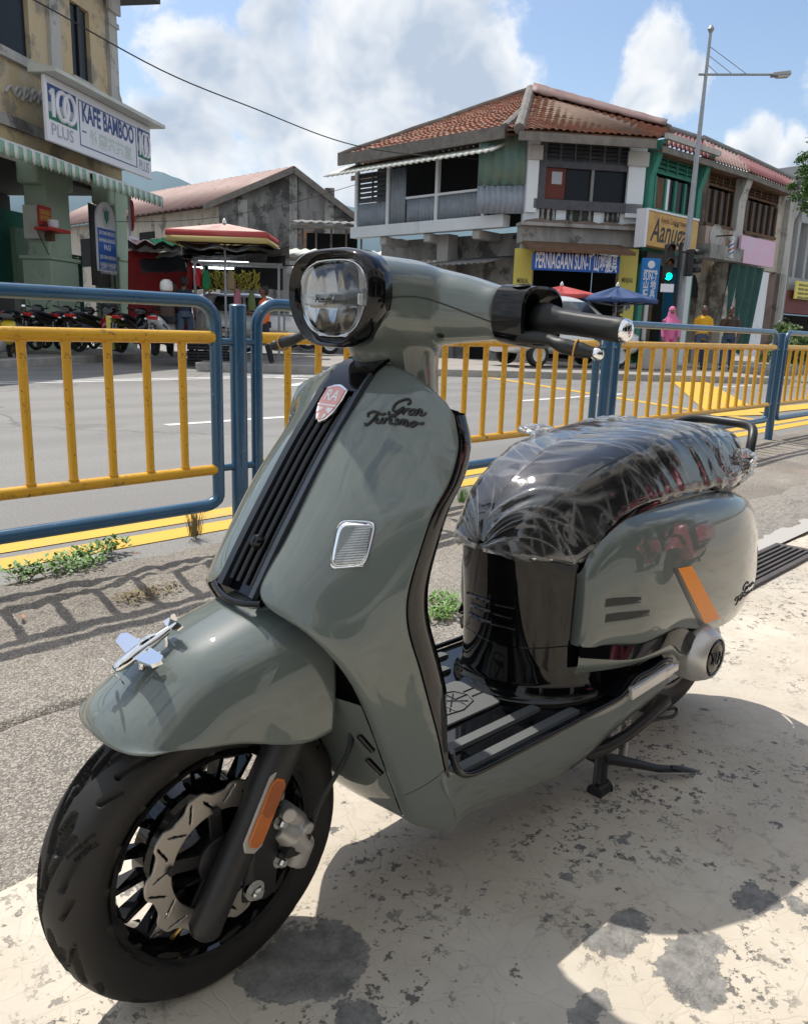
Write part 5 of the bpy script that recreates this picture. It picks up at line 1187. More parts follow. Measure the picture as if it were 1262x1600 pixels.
# signboard
sd_ = -.95
u0, u1 = A.uz(72, 160, sd_)[0], A.uz(236, 240, sd_)[0]; zt, zb = A.uz(150, 152, sd_)[1], A.uz(150, 249, sd_)[1]
zt = (A.uz(72, 113, sd_)[1]+A.uz(236, 201, sd_)[1])/2; zb = (A.uz(72, 213, sd_)[1]+A.uz(235, 283, sd_)[1])/2
SGN = A.part('signboard', 'sign_white', u0, u1, zb, zt, sd_, sd_+.10, bevel=.02)
A.put(MB().hexa([A.P(u0-.1, zt+.01, sd_-.35), A.P(u1+.25, zt+.01, sd_-.35), A.P(u1+.25, zt+.01, sd_+.35), A.P(u0-.1, zt+.01, sd_+.35)], [A.P(u0-.1, zt+.10, sd_-.35), A.P(u1+.25, zt+.10, sd_-.35), A.P(u1+.25, zt+.22, sd_+.35), A.P(u0-.1, zt+.22, sd_+.35)]), 'sign_hood', 'awning_pale', SGN)
Ws, Hs = u1-u0, zt-zb; SD = sd_-.006
def sfrac(a): return u0+Ws*a
def zfrac(a): return zb+Hs*a
def hundred(ua, ub, tag_):
    a, b = sfrac(ua), sfrac(ub); wq = b-a
    A.part('logo_field', 'sign_navy', a, b, zfrac(.60), zfrac(.88), SD, SD+.004, SGN); A.part('logo_field', 'sign_green', a, b, zfrac(.34), zfrac(.46), SD, SD+.004, SGN)
    A.part('logo_field', 'sign_grey', a, b, zfrac(.46), zfrac(.60), SD, SD+.004, SGN)
    m = MB(); ring = lambda cx: [A.P(a+wq*cx+wq*.20*math.cos(t), zfrac(.605)+Hs*.215*math.sin(t), SD-.012) for t in np.linspace(0, 2*np.pi, 28, endpoint=False)]
    m.tube(ring(.47), wq*.048, 8, closed=True, flat=1.); m.tube(ring(.72), wq*.048, 8, closed=True); m.beam(A.P(a+wq*.15, zfrac(.39), SD-.012), A.P(a+wq*.15, zfrac(.82), SD-.012), wq*.1, .03, up=A.n); m.beam(A.P(a+wq*.05, zfrac(.73), SD-.012), A.P(a+wq*.15, zfrac(.80), SD-.012), wq*.08, .03, up=A.n)
    A.put(m, 'logo_numeral', 'sign_white', SGN)
    A.text('PLUS', a+wq*.45, zfrac(.19), Hs*.27, SD, 'sign_lettering', 'sign_grey', SGN, fit=wq*.78, bold=.004)
hundred(.015, .245, 0); hundred(.845, .99, 1)
m = MB(); ba, bb, bc, bd = sfrac(.265), sfrac(.83), zfrac(.12), zfrac(.86)
for (a, b, c, d) in ((ba, bb, bc, bc+.025), (ba, bb, bd-.025, bd), (ba, ba+.03, bc+.025, bd-.025), (bb-.03, bb, bc+.025, bd-.025)): A.box(m, a, b, c, d, SD, SD+.004)
A.put(m, 'sign_border', 'sign_navy', SGN)
A.text('KAFE BAMBOO', (ba+bb)/2, zfrac(.665), Hs*.42, SD, 'sign_lettering', 'sign_navy', SGN, fit=(bb-ba)*.90, bold=.018)
A.text('竹園茶茶室', (ba+bb)/2+.06*Ws*.3, zfrac(.31), Hs*.26, SD, 'sign_lettering', 'sign_pale', SGN, fit=(bb-ba)*.74, bold=.008)
A.part('sign_dash', 'sign_navy', ba+.12, ba+.3, zfrac(.36), zfrac(.38), SD, SD+.004, SGN)
# striped corrugated awning, in two runs
ad = -1.75
def aw(px, py): return A.uz(px, py, ad)
e0, e1, e2 = aw(-30, 229), aw(140, 272), aw(253, 303)
ze = (aw(0, 240)[1]+aw(130, 268)[1])/2
for (ua, ub, zz_, nm) in ((-6.0, e1[0]-.05, ze, 0), (e1[0]+.08, e2[0], ze-.02, 1)):
    n = int((ub-ua)/.145)
    aw_ = A.corrugated('awning', 'awning_pale', A.P(ua, zz_+.72, -.02), A.P(ub, zz_+.72, -.02), A.P(ua, zz_+.14, ad), A.P(ub, zz_+.14, ad), .29, .035)
    m = MB(); m2 = MB()
    for i in range(n):
        a, b = ua+(ub-ua)*i/n, ua+(ub-ua)*(i+1)/n; cx = (a+b)/2
        (m if i % 2 else m2).add([A.P(a, zz_+.16, ad-.02), A.P(b, zz_+.16, ad-.02), A.P(b, zz_-.06, ad-.03), A.P(cx, zz_-.13, ad-.03), A.P(a, zz_-.06, ad-.03)], [(0, 1, 2, 3, 4)])
    A.put(m, 'valance_pale', 'awning_pale', aw_, solid=.01)['kind'] = 'stuff'; A.put(m2, 'valance_green', 'awning_green', aw_, solid=.01)['kind'] = 'stuff'
A.part('awning_beam', 'zinc_dark', -6, e2[0], ze+.02, ze+.12, ad+.05, ad+.12)
# arcade pillars
def pillar(xl, xr, nm):
    a, b = A.uz(xl, 380)[0], A.uz(xr, 380)[0]; zc = A.uz((xl+xr)/2, 408)[1]
    pl = A.part('arcade_pillar', 'wall_lime', a, b, 0, 4.75, 0, .62, bevel=.03); A.part('pillar_base', 'wall_lime', a-.10, b+.10, 0, zc, -.10, .72, pl, bevel=.03); A.part('pillar_moulding', 'wall_lime', a-.15, b+.15, zc+.002, zc+.10, -.15, .77, pl, bevel=.02)
    A.part('pillar_corbel', 'wall_lime', a-.30, b+.30, 4.2, 4.748, .02, .6, pl, bevel=.08); return a, b, zc
pa = pillar(76, 112, 1); pb = pillar(183, 200, 2); A.part('arcade_pillar', 'wall_lime', -6.2, -5.2, 0, 4.75, 0, .62, bevel=.03)
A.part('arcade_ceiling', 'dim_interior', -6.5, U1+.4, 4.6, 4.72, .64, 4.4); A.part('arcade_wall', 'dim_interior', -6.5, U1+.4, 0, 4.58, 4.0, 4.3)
gw = A.r(24, 52, 345, 400, 2.2); A.part('green_partition', 'awning_green', gw[0], gw[1], 1.95, 3.4, 2.2, 2.35); A.part('partition_base', 'wall_greywhite', gw[0], gw[1], 0, 1.94, 2.18, 2.36)
A.part('folding_shutter', 'wall_teal', pa[1]+.5, pb[0]-.4, 1.9, 3.9, 2.6, 2.68)
A.part('meter_box', 'awning_pale', pa[0]-.25, pa[0]-.02, 2.9, 3.7, .1, .5)
KC = thing('glass_food_cabinet', 'glazed food cabinet standing between the two green coffee shop pillars', 'cabinet', A.P((pa[1]+pb[0])/2, 0, 1.2)); KF = Fac(KC.location, 33.8, KC)
for (z0, z1) in ((0, .9),): KF.part('cabinet_base', 'timber_brown', -.75, .75, z0, z1, -.3, .3)
cfr = MB()
for u_ in (-.72, 0, .72): KF.box(cfr, u_-.03, u_+.03, .902, 2.7, -.3, -.24); KF.box(cfr, u_-.03, u_+.03, .902, 2.7, .24, .3)
for z_ in (1.5, 2.1, 2.7): KF.box(cfr, -.75, .75, z_, z_+.05, -.3, .3)
KF.put(cfr, 'cabinet_frame', 'wall_teal'); KF.part('cabinet_glass', 'window_glass', -.7, .7, .95, 2.68, -.235, -.23)
for k in range(6): KF.put(MB().lathe([(.0, 0), (.10, 0), (.12, .22), (.06, .28), (0, .28)], KF.P(-.55+.22*k, 1.552 if k % 2 else 2.152, 0), (0, 0, 1), 10), 'jar', ['sign_white', 'sign_amber', 'sign_green'][k % 3])
# red shrine paper, shelf and pot on the pillar
up = A.r(60, 80, 322, 352, -.02); RP = thing('shrine_paper', 'red prayer paper with small gold characters on the nearer green pillar', 'poster', A.P((up[0]+up[1])/2, up[2], -.015)); RF = Fac(A.P(0, 0, 0), 33.8, RP)
RF.part('paper', 'sign_red', up[0], up[1], up[2], up[3], -.025, -.004)
for i in range(4): RF.text('福\n德', up[0]+(up[1]-up[0])*(.2+.2*i), (up[2]+up[3])/2, .15, -.028, 'paper_lettering', 'gold')
SH_ = thing('shrine_shelf', 'small red shelf with a white incense pot under the prayer paper', 'shelf', A.P((up[0]+up[1])/2, up[2], -.2)); SF = Fac(A.P(0, 0, 0), 33.8, SH_); sz = A.uz(70, 362)[1]
SF.part('shelf_board', 'sign_red', up[0]-.2, up[1]+.15, sz, sz+.08, -.45, -.004, bevel=.01); SF.part('shelf_bracket', 'timber_brown', (up[0]+up[1])/2-.03, (up[0]+up[1])/2+.03, sz-.22, sz-.002, -.25, -.004)
IP = thing('incense_pot', 'white ceramic incense pot on the red pillar shelf', 'pot', SF.P((up[0]+up[1])/2-.02, sz+.082, -.25)); IF = Fac(IP.location, 33.8, IP); IF.put(MB().lathe([(0, 0), (.10, 0), (.13, .08), (.13, .2), (.11, .21), (.10, .12), (0, .1)], IP.location, (0, 0, 1), 16), 'pot_body', 'sign_white')
m = MB().tube([SF.P(up[0]-.1, sz, -.02), SF.P(up[0]+.6, sz-.9, -.03), SF.P(up[1]+.3, sz-1.6, -.03)], .012, 5); SF.put(m, 'hanging_cord', 'sign_black')
# blue arched notice standing between the pillars
bs = A.r(152, 181, 316, 424, -.7); BS = thing('arched_notice', 'tall blue and white notice with rounded top and crest beside the coffee shop', 'sign', A.P((bs[0]+bs[1])/2, 0, -.7)); BF = Fac(BS.location, 33.8, BS)
hw, z0, z1 = (bs[1]-bs[0])/2, bs[2], bs[3]; arch = [(hw*math.cos(t), z1-hw+hw*1.0*math.sin(t)) for t in np.linspace(0, math.pi, 20)]; zm = z0+(z1-z0)*.615
bd_ = BF.put(MB().slab([BF.P(x, z, 0) for x, z in [(hw, z0)]+arch+[(-hw, z0)]], BF.n*.05), 'notice_board', 'sign_white')
BF.part('notice_panel', 'sign_blue', -hw+.02, hw-.02, z0+.02, zm, -.006, -.001, bd_)
for i, tx in enumerate(('ZON TANPA MEROKOK', 'KAWASAN LARANGAN', 'PAGI', 'ZON TANPA MEROKOK', 'KAWASAN LARANGAN', 'PETANG MALAM')): BF.text(tx, 0, zm-.12-.185*i-(.07 if i > 2 else 0), .13 if len(tx) > 12 else .19, -.009, 'notice_lettering', 'sign_white', bd_, fit=hw*(1.7 if len(tx) > 5 else .7), bold=.004)
BF.text('6.00am - 12.00pm', 0, z0+.13, .15, -.009, 'notice_lettering', 'sign_white', bd_, fit=hw*1.5, bold=.004)
cz = (zm+z1)/2-.02; BF.put(MB().slab([BF.P(.20*math.cos(t), cz+.30*math.sin(t)*(1 if math.sin(t) < 0 else .8), -.012) for t in np.linspace(0, 2*math.pi, 16, endpoint=False)], BF.n*.01), 'notice_crest', 'sign_pale', bd_); BF.put(MB().slab([BF.P(x*.13, cz+y*.2, -.018) for x, y in ((-1, .9), (-.4, .5), (0, 1), (.4, .5), (1, .9), (.8, -.3), (0, -1), (-.8, -.3))], BF.n*.005), 'crest_shape', 'sign_green', bd_)
for u_ in (-hw+.1, hw-.1): BF.part('notice_leg', 'zinc_dark', u_-.03, u_+.03, 0, z0, .01, .05)
# parking notice and no-entry sign on a white pole
RS = thing('road_sign_pole', 'white pole with a red and white road sign and small plaque by the market', 'road sign', A.P(A.uz(206, 400, -1.2)[0], 0, -1.2)); F_ = Fac(RS.location, 33.8, RS)
F_.put(MB().cyl(F_.P(0, 0), F_.P(0, 4.3), .05, 10), 'sign_pole', 'pipe_white'); ds = F_.put(MB().cyl(F_.P(-.05, 3.75, -.06), F_.P(-.05, 3.75, -.06)+Vector((math.cos(R(-20)), math.sin(R(-20)), 0))*.03, .40, 28), 'sign_disc', 'sign_red'); F_.put(MB().beam(F_.P(-.05, 3.75, -.06)+Vector((math.cos(R(-20)), math.sin(R(-20)), 0))*.036-Vector((math.cos(R(70)), math.sin(R(70)), 0))*.28, F_.P(-.05, 3.75, -.06)+Vector((math.cos(R(-20)), math.sin(R(-20)), 0))*.036+Vector((math.cos(R(70)), math.sin(R(70)), 0))*.28, .01, .14), 'disc_bar', 'sign_white', ds)
pq = F_.part('sign_plaque', 'sign_white', -.25, .25, 2.6, 3.2, -.09, -.06)
for i in range(4): F_.text('TIDAK BOLEH', 0, 3.1-.12*i, .09, -.095, 'plaque_lettering', 'sign_black', pq, fit=.4)
F_.corrugated('fence_sheet', 'zinc_dark', F_.P(.1, 4.1, 1.3), F_.P(1.9, 4.1, 1.5), F_.P(.1, 1.9, 1.3), F_.P(1.9, 1.9, 1.5), .2, .03, thick=.01)

# ---- gabled building with rusty zinc roof, down the side street
D0 = 42; gA, gB = gpt(345, D0), gpt(553, D0); ang = math.degrees(math.atan2(gB.y-gA.y, gB.x-gA.x))
ZB = thing('gabled_warehouse', 'sooty grey gable-ended building with rusty pink zinc roof', 'building', gA); Z = Fac(gA, ang, ZB)
L_ = (gB-gA).length; zl, zr = Z.uz(345, 314)[1], Z.uz(552, 345)[1]; ua, za = Z.uz(461, 270)
back = (FH*.683-RH*.73).normalized()*22
gw_ = Z.put(MB().slab([Z.P(0, 0), Z.P(L_, 0), Z.P(L_, zr), Z.P(ua, za), Z.P(0, zl)], Z.n*.3), 'gable_wall', 'wall_gable')
Z.put(MB().hexa([Z.P(0, 0, .02)+back, Z.P(0, 0, .02), Z.P(.25, 0, .3), Z.P(.25, 0, .3)+back], [Z.P(0, zl-.25, .02)+back, Z.P(0, zl-.25, .02), Z.P(.25, zl-.25, .3), Z.P(.25, zl-.25, .3)+back]), 'flank_wall', 'wall_cream')
ov = Z.u*(-.7)+Vector((0, 0, -.38)); fr0 = -Z.n*.35
rf = Z.corrugated('roof_sheet', 'zinc_rust', Z.P(ua, za+.25)+fr0, Z.P(ua, za+.25)+back, Z.P(0, zl+.12)+ov+fr0, Z.P(0, zl+.12)+ov+back, .6, .05, thick=.04)
Z.corrugated('roof_sheet', 'zinc_rust', Z.P(ua, za+.25)+fr0, Z.P(ua, za+.25)+back, Z.P(L_+.3, zr+.05)+fr0, Z.P(L_+.3, zr+.05)+back, .6, .05, thick=.04)
Z.put(MB().beam(Z.P(ua, za+.1)+fr0, Z.P(0, zl+.0)+ov+fr0, .1, .28), 'barge_board', 'eave_board'); Z.put(MB().beam(Z.P(ua, za+.1)+fr0, Z.P(L_+.3, zr-.05)+fr0, .1, .28), 'barge_board', 'eave_board')
for k in range(5):
    o_ = back*(.12+.17*k); m = MB().hexa([Z.P(-.03, 4.2)+o_, Z.P(-.03, 4.2)+o_+back*.075, Z.P(.1, 4.2)+o_+back*.075, Z.P(.1, 4.2)+o_], [Z.P(-.03, 5.9)+o_, Z.P(-.03, 5.9)+o_+back*.075, Z.P(.1, 5.9)+o_+back*.075, Z.P(.1, 5.9)+o_])
    Z.put(m, 'window', 'dark_interior' if k != 0 else 'timber_brown')
for (u_, w0, zz0, zz1) in ((1.0, .12, 4, 7.1), (3.6, .1, 3, 8.4), (5.4, .12, 3, 7.8)): Z.part('wall_pier', 'wall_soot', u_, u_+w0*4, zz0, zz1, -.08, -.002)
# low sheds in front of it
for (x0, x1, ytop, D, hh, lab, rm) in ((470, 562, 352, 36, 2.2, 'low dark shed with shuttered openings between gable and corner shophouse', 'zinc_grey'), (425, 600, 402, 31, 1.2, 'pale low market roof just behind the headlamp', 'awning_pale')):
    a, b = gpt(x0, D), gpt(x1, D); an = math.degrees(math.atan2(b.y-a.y, b.x-a.x)); sh = thing('market_shed', lab, 'shed', a); S_ = Fac(a, an, sh); L2 = (b-a).length; zt_ = S_.uz((x0+x1)/2, ytop)[1]
    S_.part('shed_wall', 'wall_soot', 0, L2, 0, zt_-hh*.55, .2, .4); S_.part('shed_opening', 'dark_interior', .2, L2-.2, zt_-hh*.52, zt_-.3, .3, .36)
    for k in range(5): S_.part('shed_post', 'eave_board', L2*k/4-.05*(k > 0), L2*k/4+.08-.05*(k > 0), 0, zt_-.1, 0, .15)
    S_.corrugated('shed_roof', rm, S_.P(-.4, zt_+.5, 3), S_.P(L2+.4, zt_+.5, 3), S_.P(-.4, zt_, -.6), S_.P(L2+.4, zt_, -.6), .4, .04, thick=.04); S_.part('roof_edge', 'eave_board', -.4, L2+.4, zt_-.2, zt_-.07, -.55, -.45)

# ---- corner shophouse with tiled roof
C0 = gpt(807, 25); CS = thing('corner_shophouse', 'white corner shophouse with red clay tile roof and blue ground-floor signboard', 'shophouse', C0)
B = Fac(C0, -37.9, CS); Wg = Fac(C0+(FH*.683-RH*.73).normalized()*7.4, 90.5-180, CS)   # wing plane, u runs towards the corner
LB = B.uz(1003, 300)[0]; zc0 = B.uz(900, 352)[1]; zc1 = B.uz(900, 383)[1]; ze_ = B.uz(920, 214)[1]
wa = B.r(846, 992, 262, 315); wl = B.r(848, 995, 221, 258); holes = [(wa[0], wa[1], wa[2], wl[3])]
B.wall('upper_wall', 'wall_white', 0, LB, zc0, ze_+.1, 0, .3, holes)
B.part('room_dark', 'dark_interior', wa[0]-.2, wa[1]+.2, wa[2]-.1, wl[3]+.1, .8, .9)
wf = B.put(MB(), 'window_frame', 'timber_grey') if False else None
m = MB(); fw = .10
B.box(m, wa[0]-.1, wa[0]+fw, wa[2], wl[3], -.05, .1); B.box(m, wa[1]-fw, wa[1]+.1, wa[2], wl[3], -.05, .1); B.box(m, wa[0]+fw, wa[1]-fw, wa[3]-.05, wl[2]+.05, -.05, .1); B.box(m, wa[0]-.25, wa[1]+.25, wa[2]-.28, wa[2]-.002, -.12, .1)
win = B.put(m, 'window_frame', 'timber_grey')
ww = wa[1]-wa[0]
B.part('window_shutter', 'timber_red', wa[0]+.12, wa[0]+ww*.25, wa[2]+.03, wa[3]-.06, .02, .06, win); B.part('shutter_hatch', 'sign_grey', wa[0]+.3, wa[0]+.62, wa[2]+.45, wa[2]+.8, .0, .018, win)
B.part('window_mullion', 'zinc_grey', wa[0]+ww*.52, wa[0]+ww*.55, wa[2]+.002, wa[3]-.052, -.02, .06, win); B.part('window_infill', 'dark_glass', wa[0]+ww*.26, wa[1]-.12, wa[2]+.002, wa[3]-.06, .066, .075, win)  # open window without glass: dark sheet carries the shade of the room behind
louvre(B, wl[0]+.1, wl[1]-.1, wl[2]+.06, wl[3]-.03, .02, 5, 'timber_grey', CS, cols=6)
# balustrade openings below the window
for (x0, x1) in ((842, 868), (884, 927), (944, 968)):
    q = B.r(x0, x1, 324, 347); fr_ = B.part('balustrade_recess', 'dim_interior', q[0], q[1], q[2], q[3], -.01, -.002); B.part('balustrade_cap', 'wall_greywhite', q[0]-.12, q[1]+.12, q[3]+.002, q[3]+.10, -.10, -.002, fr_)
    n = max(3, int((q[1]-q[0])/.22))
    for k in range(n): u_ = q[0]+(k+.5)*(q[1]-q[0])/n; B.put(MB().lathe([(.03, 0), (.06, (q[3]-q[2])*.3), (.03, (q[3]-q[2])*.55), (.055, (q[3]-q[2])*.8), (.05, q[3]-q[2])], B.P(u_, q[2], -.045), (0, 0, 1), 8), 'baluster', 'wall_soot', fr_)
B.part('cornice', 'wall_soot', -.15, LB, zc0-.10, zc0-.002, -.35, .3); B.part('cornice', 'wall_soot', -.1, LB-.002, zc1, zc0-.102, -.15, .3)
m = MB(); n = 40
for k in range(n):
    u_ = LB*k/n; h = .18+.16*abs(math.sin(k*math.pi/8)); B.box(m, u_, u_+LB/n-.005, zc0, zc0+h*.3, -.34, -.02)
B.put(m, 'cornice_crumble', 'wall_brown')['kind'] = 'stuff'
for x in (818, 1000): u_ = B.uz(x, 270)[0]; pl = B.part('pilaster', 'wall_white', max(0, u_-.42), min(LB, u_+.42), zc0+.3, ze_-.1, -.12, -.002); B.part('pilaster_capital', 'wall_greywhite', max(-.05, u_-.5), min(LB+.05, u_+.5), ze_-.75, ze_-.35, -.2, -.122, pl)
# ground floor: yellow piers, blue signboard with brown hood, dark shop
B.wall('ground_wall', 'wall_greywhite', 0, LB, 0, zc1-.002, .02, .3, [(B.uz(832, 450)[0], B.uz(966, 450)[0], 0, B.uz(900, 392)[1])])
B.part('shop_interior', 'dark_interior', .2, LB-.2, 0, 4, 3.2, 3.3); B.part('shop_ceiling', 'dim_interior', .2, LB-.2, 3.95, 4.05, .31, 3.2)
for (x0, x1) in ((802, 831), (966, 994)):
    q = B.r(x0, x1, 388, 480, -.1); yp = B.part('yellow_banner', 'sign_yellow', q[0], q[1], 1.2, q[3], -.1, -.06)
    for i, tx in enumerate(('MENJUAL', 'TILAM BARU', '床褥')): B.text(tx, (q[0]+q[1])/2, q[3]-.95-.42*i, .2, -.104, 'banner_lettering', 'sign_navy' if i else 'sign_black', yp, fit=(q[1]-q[0])*.62, bold=.004)
q = B.r(832, 968, 398, 424, -1.0); hood = B.uz(900, 388, -.2)[1]
sg_ = B.part('shop_signboard', 'sign_blue', q[0], q[1], q[2], q[3], -1.0, -.9)
B.text('PERNIAGAAN SUN-T 山地寢具', (q[0]+q[1])/2, (q[2]+q[3])/2+.02, .62, -1.006, 'sign_lettering', 'sign_white', sg_, fit=(q[1]-q[0])*.94, bold=.012)
B.put(MB().hexa([B.P(q[0]-.1, q[3]+.02, -1.3), B.P(q[1]+.35, q[3]+.02, -1.3), B.P(q[1]+.35, hood+.1, -.02), B.P(q[0]-.1, hood+.1, -.02)], [B.P(q[0]-.1, q[3]+.12, -1.3), B.P(q[1]+.35, q[3]+.12, -1.3), B.P(q[1]+.35, hood+.2, -.02), B.P(q[0]-.1, hood+.2, -.02)]), 'sign_hood', 'timber_brown', sg_)
vs_ = B.r(1001, 1029, 403, 469, -1.4); VS = thing('blade_sign', 'tall blue and white shop sign with round emblem left of the traffic light', 'sign', B.P((vs_[0]+vs_[1])/2, vs_[2], -1.4)); VF = Fac(C0, -37.9, VS)
vb = VF.part('sign_panel', 'sign_skyblue', vs_[0], vs_[1], vs_[2], vs_[3], -1.4, -1.32, bevel=.01); vm, vh, vw = (vs_[0]+vs_[1])/2, vs_[3]-vs_[2], vs_[1]-vs_[0]
VF.put(MB().cyl(VF.P(vm, vs_[2]+vh*.85, -1.40), VF.P(vm, vs_[2]+vh*.85, -1.415), vw*.2, 20), 'sign_emblem', 'sign_white', vb)
for tx, fz, sz_, ft in (('PERNIAGAAN', .69, .10, .72), ('SUN-T', .56, .30, .78), ('山 地', .36, .26, .7), ('寢 具', .15, .26, .7)): VF.text(tx, vm, vs_[2]+vh*fz, sz_, -1.406, 'sign_lettering', 'sign_white', vb, fit=vw*ft, bold=.006)
VF.part('sign_post', 'pipe_white', vm-.05, vm+.05, 0, vs_[2], -1.38, -1.3)
# wing towards the side street: zinc-clad upper floor on a beam
LW = 7.4; wz0 = Wg.uz(655, 362)[1]; wz1 = Wg.uz(655, 346)[1]; wmid = Wg.uz(690, 304)[1]; wtop = Wg.uz(690, 252)[1]; weave = Wg.uz(650, 236)[1]
Wg.part('floor_beam', 'wall_white', -.2, LW-.7, wz0-.05, wz0+.32, -.12, .25)
Wg.part('wing_core', 'dark_interior', 0, LW-.05, wz0+.1, weave, 1.0, 1.1)
wu = [Wg.uz(x, 300)[0] for x in (560, 607, 636, 683, 757)]
for (a, b) in ((0, wu[1]-.1), (wu[1]+.06, wu[2]-.05), (wu[2], wu[3]-.06), (wu[3]+.06, wu[4])):
    full_ = a > wu[0]+.5 and b < wu[2]; Wg.corrugated('zinc_cladding', 'zinc_blue', Wg.P(a, (wtop if full_ else wmid), .0), Wg.P(b, (wtop if full_ else wmid), .0), Wg.P(a, wz0+.33, 0), Wg.P(b, wz0+.33, 0), .17, .025, thick=.008)
Wg.corrugated('zinc_cladding', 'zinc_blue', B.P(-1.35, wmid, .6), B.P(-.02, wmid, .05), B.P(-1.35, wz0+.3, .6), B.P(-.02, wz0+.3, .05), .17, .025, thick=.008)
Wg.corrugated('teal_cladding', 'zinc_teal', B.P(-1.35, weave+.05, .6), B.P(-.02, weave+.2, .05), B.P(-1.35, wmid+.01, .6), B.P(-.02, wmid+.01, .05), .3, .03, thick=.008)
for u_ in (0, wu[1], wu[3], wu[4]+.0): Wg.part('corner_post', 'wall_white', u_-.06, u_+.06, wz0+.33, weave, -.06, .08)
louvre(Wg, .1, wu[1]-.12, wmid+.05, wtop-.02, .02, 6, 'timber_grey', CS, cols=2)
Wg.part('wing_sill', 'wall_white', wu[2], wu[4], wmid-.02, wmid+.05, -.07, .06)
Wg.corrugated('wing_awning', 'awning_pale', Wg.P(-.6, weave-.15, .0), Wg.P(LW-.6, weave-.15, 0), Wg.P(-.7, weave-.62, -1.0), Wg.P(LW-.6, weave-.62, -1.0), .25, .03, thick=.02)
Wg.part('ground_wall', 'wall_soot', 0, LW-.8, 0, wz0-.052, 1.3, 1.5); Wg.put(MB().slab([Wg.P(LW-2.6+.55*math.cos(t), 1.6+1.0*math.sin(t), 1.28) for t in np.linspace(0, math.pi, 14)]+[Wg.P(LW-3.15, 0, 1.28), Wg.P(LW-2.05, 0, 1.28)], Wg.n*.015), 'arched_doorway', 'dark_interior')
Wg.part('ground_column', 'wall_greywhite', LW-3.9, LW-3.4, 0, wz0-.055, .5, 1.0); Wg.corrugated('ground_canopy', 'zinc_grey', Wg.P(-.5, 3.3, 1.2), Wg.P(LW-1, 3.4, 1.2), Wg.P(-.5, 2.95, -.6), Wg.P(LW-1, 3.05, -.6), .25, .03, thick=.02)
for k in range(3): Wg.part('beam_corbel', 'wall_greywhite', 1.2+2.1*k, 1.5+2.1*k, wz0-.35, wz0-.06, .0, 1.2, bevel=.05)
# roof: two tiled planes meeting at a hip
rp = CO+ray(828, 142)*28.5; rp2 = CO+ray(1046, 203)*27.2; rl = CO+ray(536, 243)*29.6
eL = Wg.P(-.25, weave+.0, -.7); eC = B.P(B.uz(811, 203, -.8)[0], B.uz(811, 203, -.8)[1], -.8); eR = B.P(B.uz(1026, 217, -.8)[0], B.uz(1026, 217, -.8)[1], -.8)
eC2 = Wg.P(LW-.35, weave, -.7)
B.tiles('roof_tiles', rp-Vector((0, 0, .02))-(rp-eL).normalized()*.1, rp, eL, eC2, CS)
B.tiles('roof_tiles', rp, rp2, eC, eR, CS)
B.tiles('roof_tiles', rp.lerp(eC, .62), rp.lerp(eC, .62), eC2, eC, CS, pitch=.3)
for a, b, rr in ((rp, eC, .16), (rp, eL+Vector((0, 0, .05)), .10), (rp, rp2, .14), (rp.lerp(eC, .6), eC2, .14)): B.put(MB().tube([a+(b-a)*t+Vector((0, 0, .06+.04*mnoise(t*9, 3))) for t in np.linspace(0, 1, 14)], rr, 8), 'roof_ridge', 'ridge_mortar')
B.put(MB().beam(eC+Vector((0, .0, -.14)), eR+Vector((0, 0, -.14)), .08, .24), 'fascia_board', 'eave_board'); B.put(MB().beam(eL+Vector((0, 0, -.06)), eC2+Vector((0, 0, -.06)), .08, .36), 'fascia_board', 'eave_board')
B.put(MB().add([eC+Vector((0, 0, -.1)), eR+Vector((0, 0, -.1)), B.P(LB, ze_+.1, .3), B.P(0, ze_+.1, .3)], [(0, 1, 2, 3)]), 'eave_soffit', 'timber_grey', solid=.02); B.put(MB().add([eL+Vector((0, 0, -.1)), eC2+Vector((0, 0, -.1)), Wg.P(LW, weave+.05, .6), Wg.P(-.25, weave+.05, .6)], [(0, 1, 2, 3)]), 'eave_soffit', 'timber_brown', solid=.02)
P_ = []
for t in np.linspace(.02, .98, 24): p = rp.lerp(rp2, t); e = eC.lerp(eR, t); P_.append([tuple(p+Vector((0, 0, .28+.03*mnoise(t*20, 1)))), tuple(p.lerp(e, .16)+Vector((0, 0, .16+.04*mnoise(t*24, 5))))])
B.put(MB().grid(np.array(P_)), 'ridge_flashing', 'zinc_rust', solid=.03)
B.put(MB().slab([rp2, rp2+RH*.1, rl+FH*4], (0, 0, -.2)), 'back_roof', 'zinc_rust')

# ---- terrace running away to the right
R0 = B.P(LB+.02, 0, 0); RW_D = (gpt(1240, 32.6)-gpt(1020, 25.7)); rang = math.degrees(math.atan2(RW_D.y, RW_D.x))
zeav = None
def terrace(name, x0, x1, wallm, label, d_off=0.):
    F0 = Fac(R0, rang, None); ua, ub = F0.uz(x0, 330)[0], F0.uz(x1, 330)[0]; o = F0.P(ua, 0, 0); t = thing(name, label, 'shophouse', o); F = Fac(o, rang, t); return F, ub-ua, t
def up_window(F, q, n, cols, frame, pane='dark_glass', lou=None, root=None):
    u0, u1, z0, z1 = q; F.part('room_dark', 'dark_interior', u0-.3, u1+.3, z0-.1, (lou or z1)+.4, .4, .45)
    m = MB()
    for k in range(cols+1): u_ = u0+(u1-u0)*k/cols; F.box(m, u_-.05, u_+.05, z0, z1, -.02, .12)
    F.box(m, u0-.05, u1+.05, z0-.1, z0-.002, -.08, .12); w_ = F.put(m, 'window_frame', frame)
    for k in range(cols): F.part('window_infill', pane, u0+(u1-u0)*k/cols+.06, u0+(u1-u0)*(k+1)/cols-.06, z0, z1, .05, .06, w_)
    if lou: louvre(F, u0, u1, z1+.12, lou, .02, 4, frame, root, cols=max(2, cols))
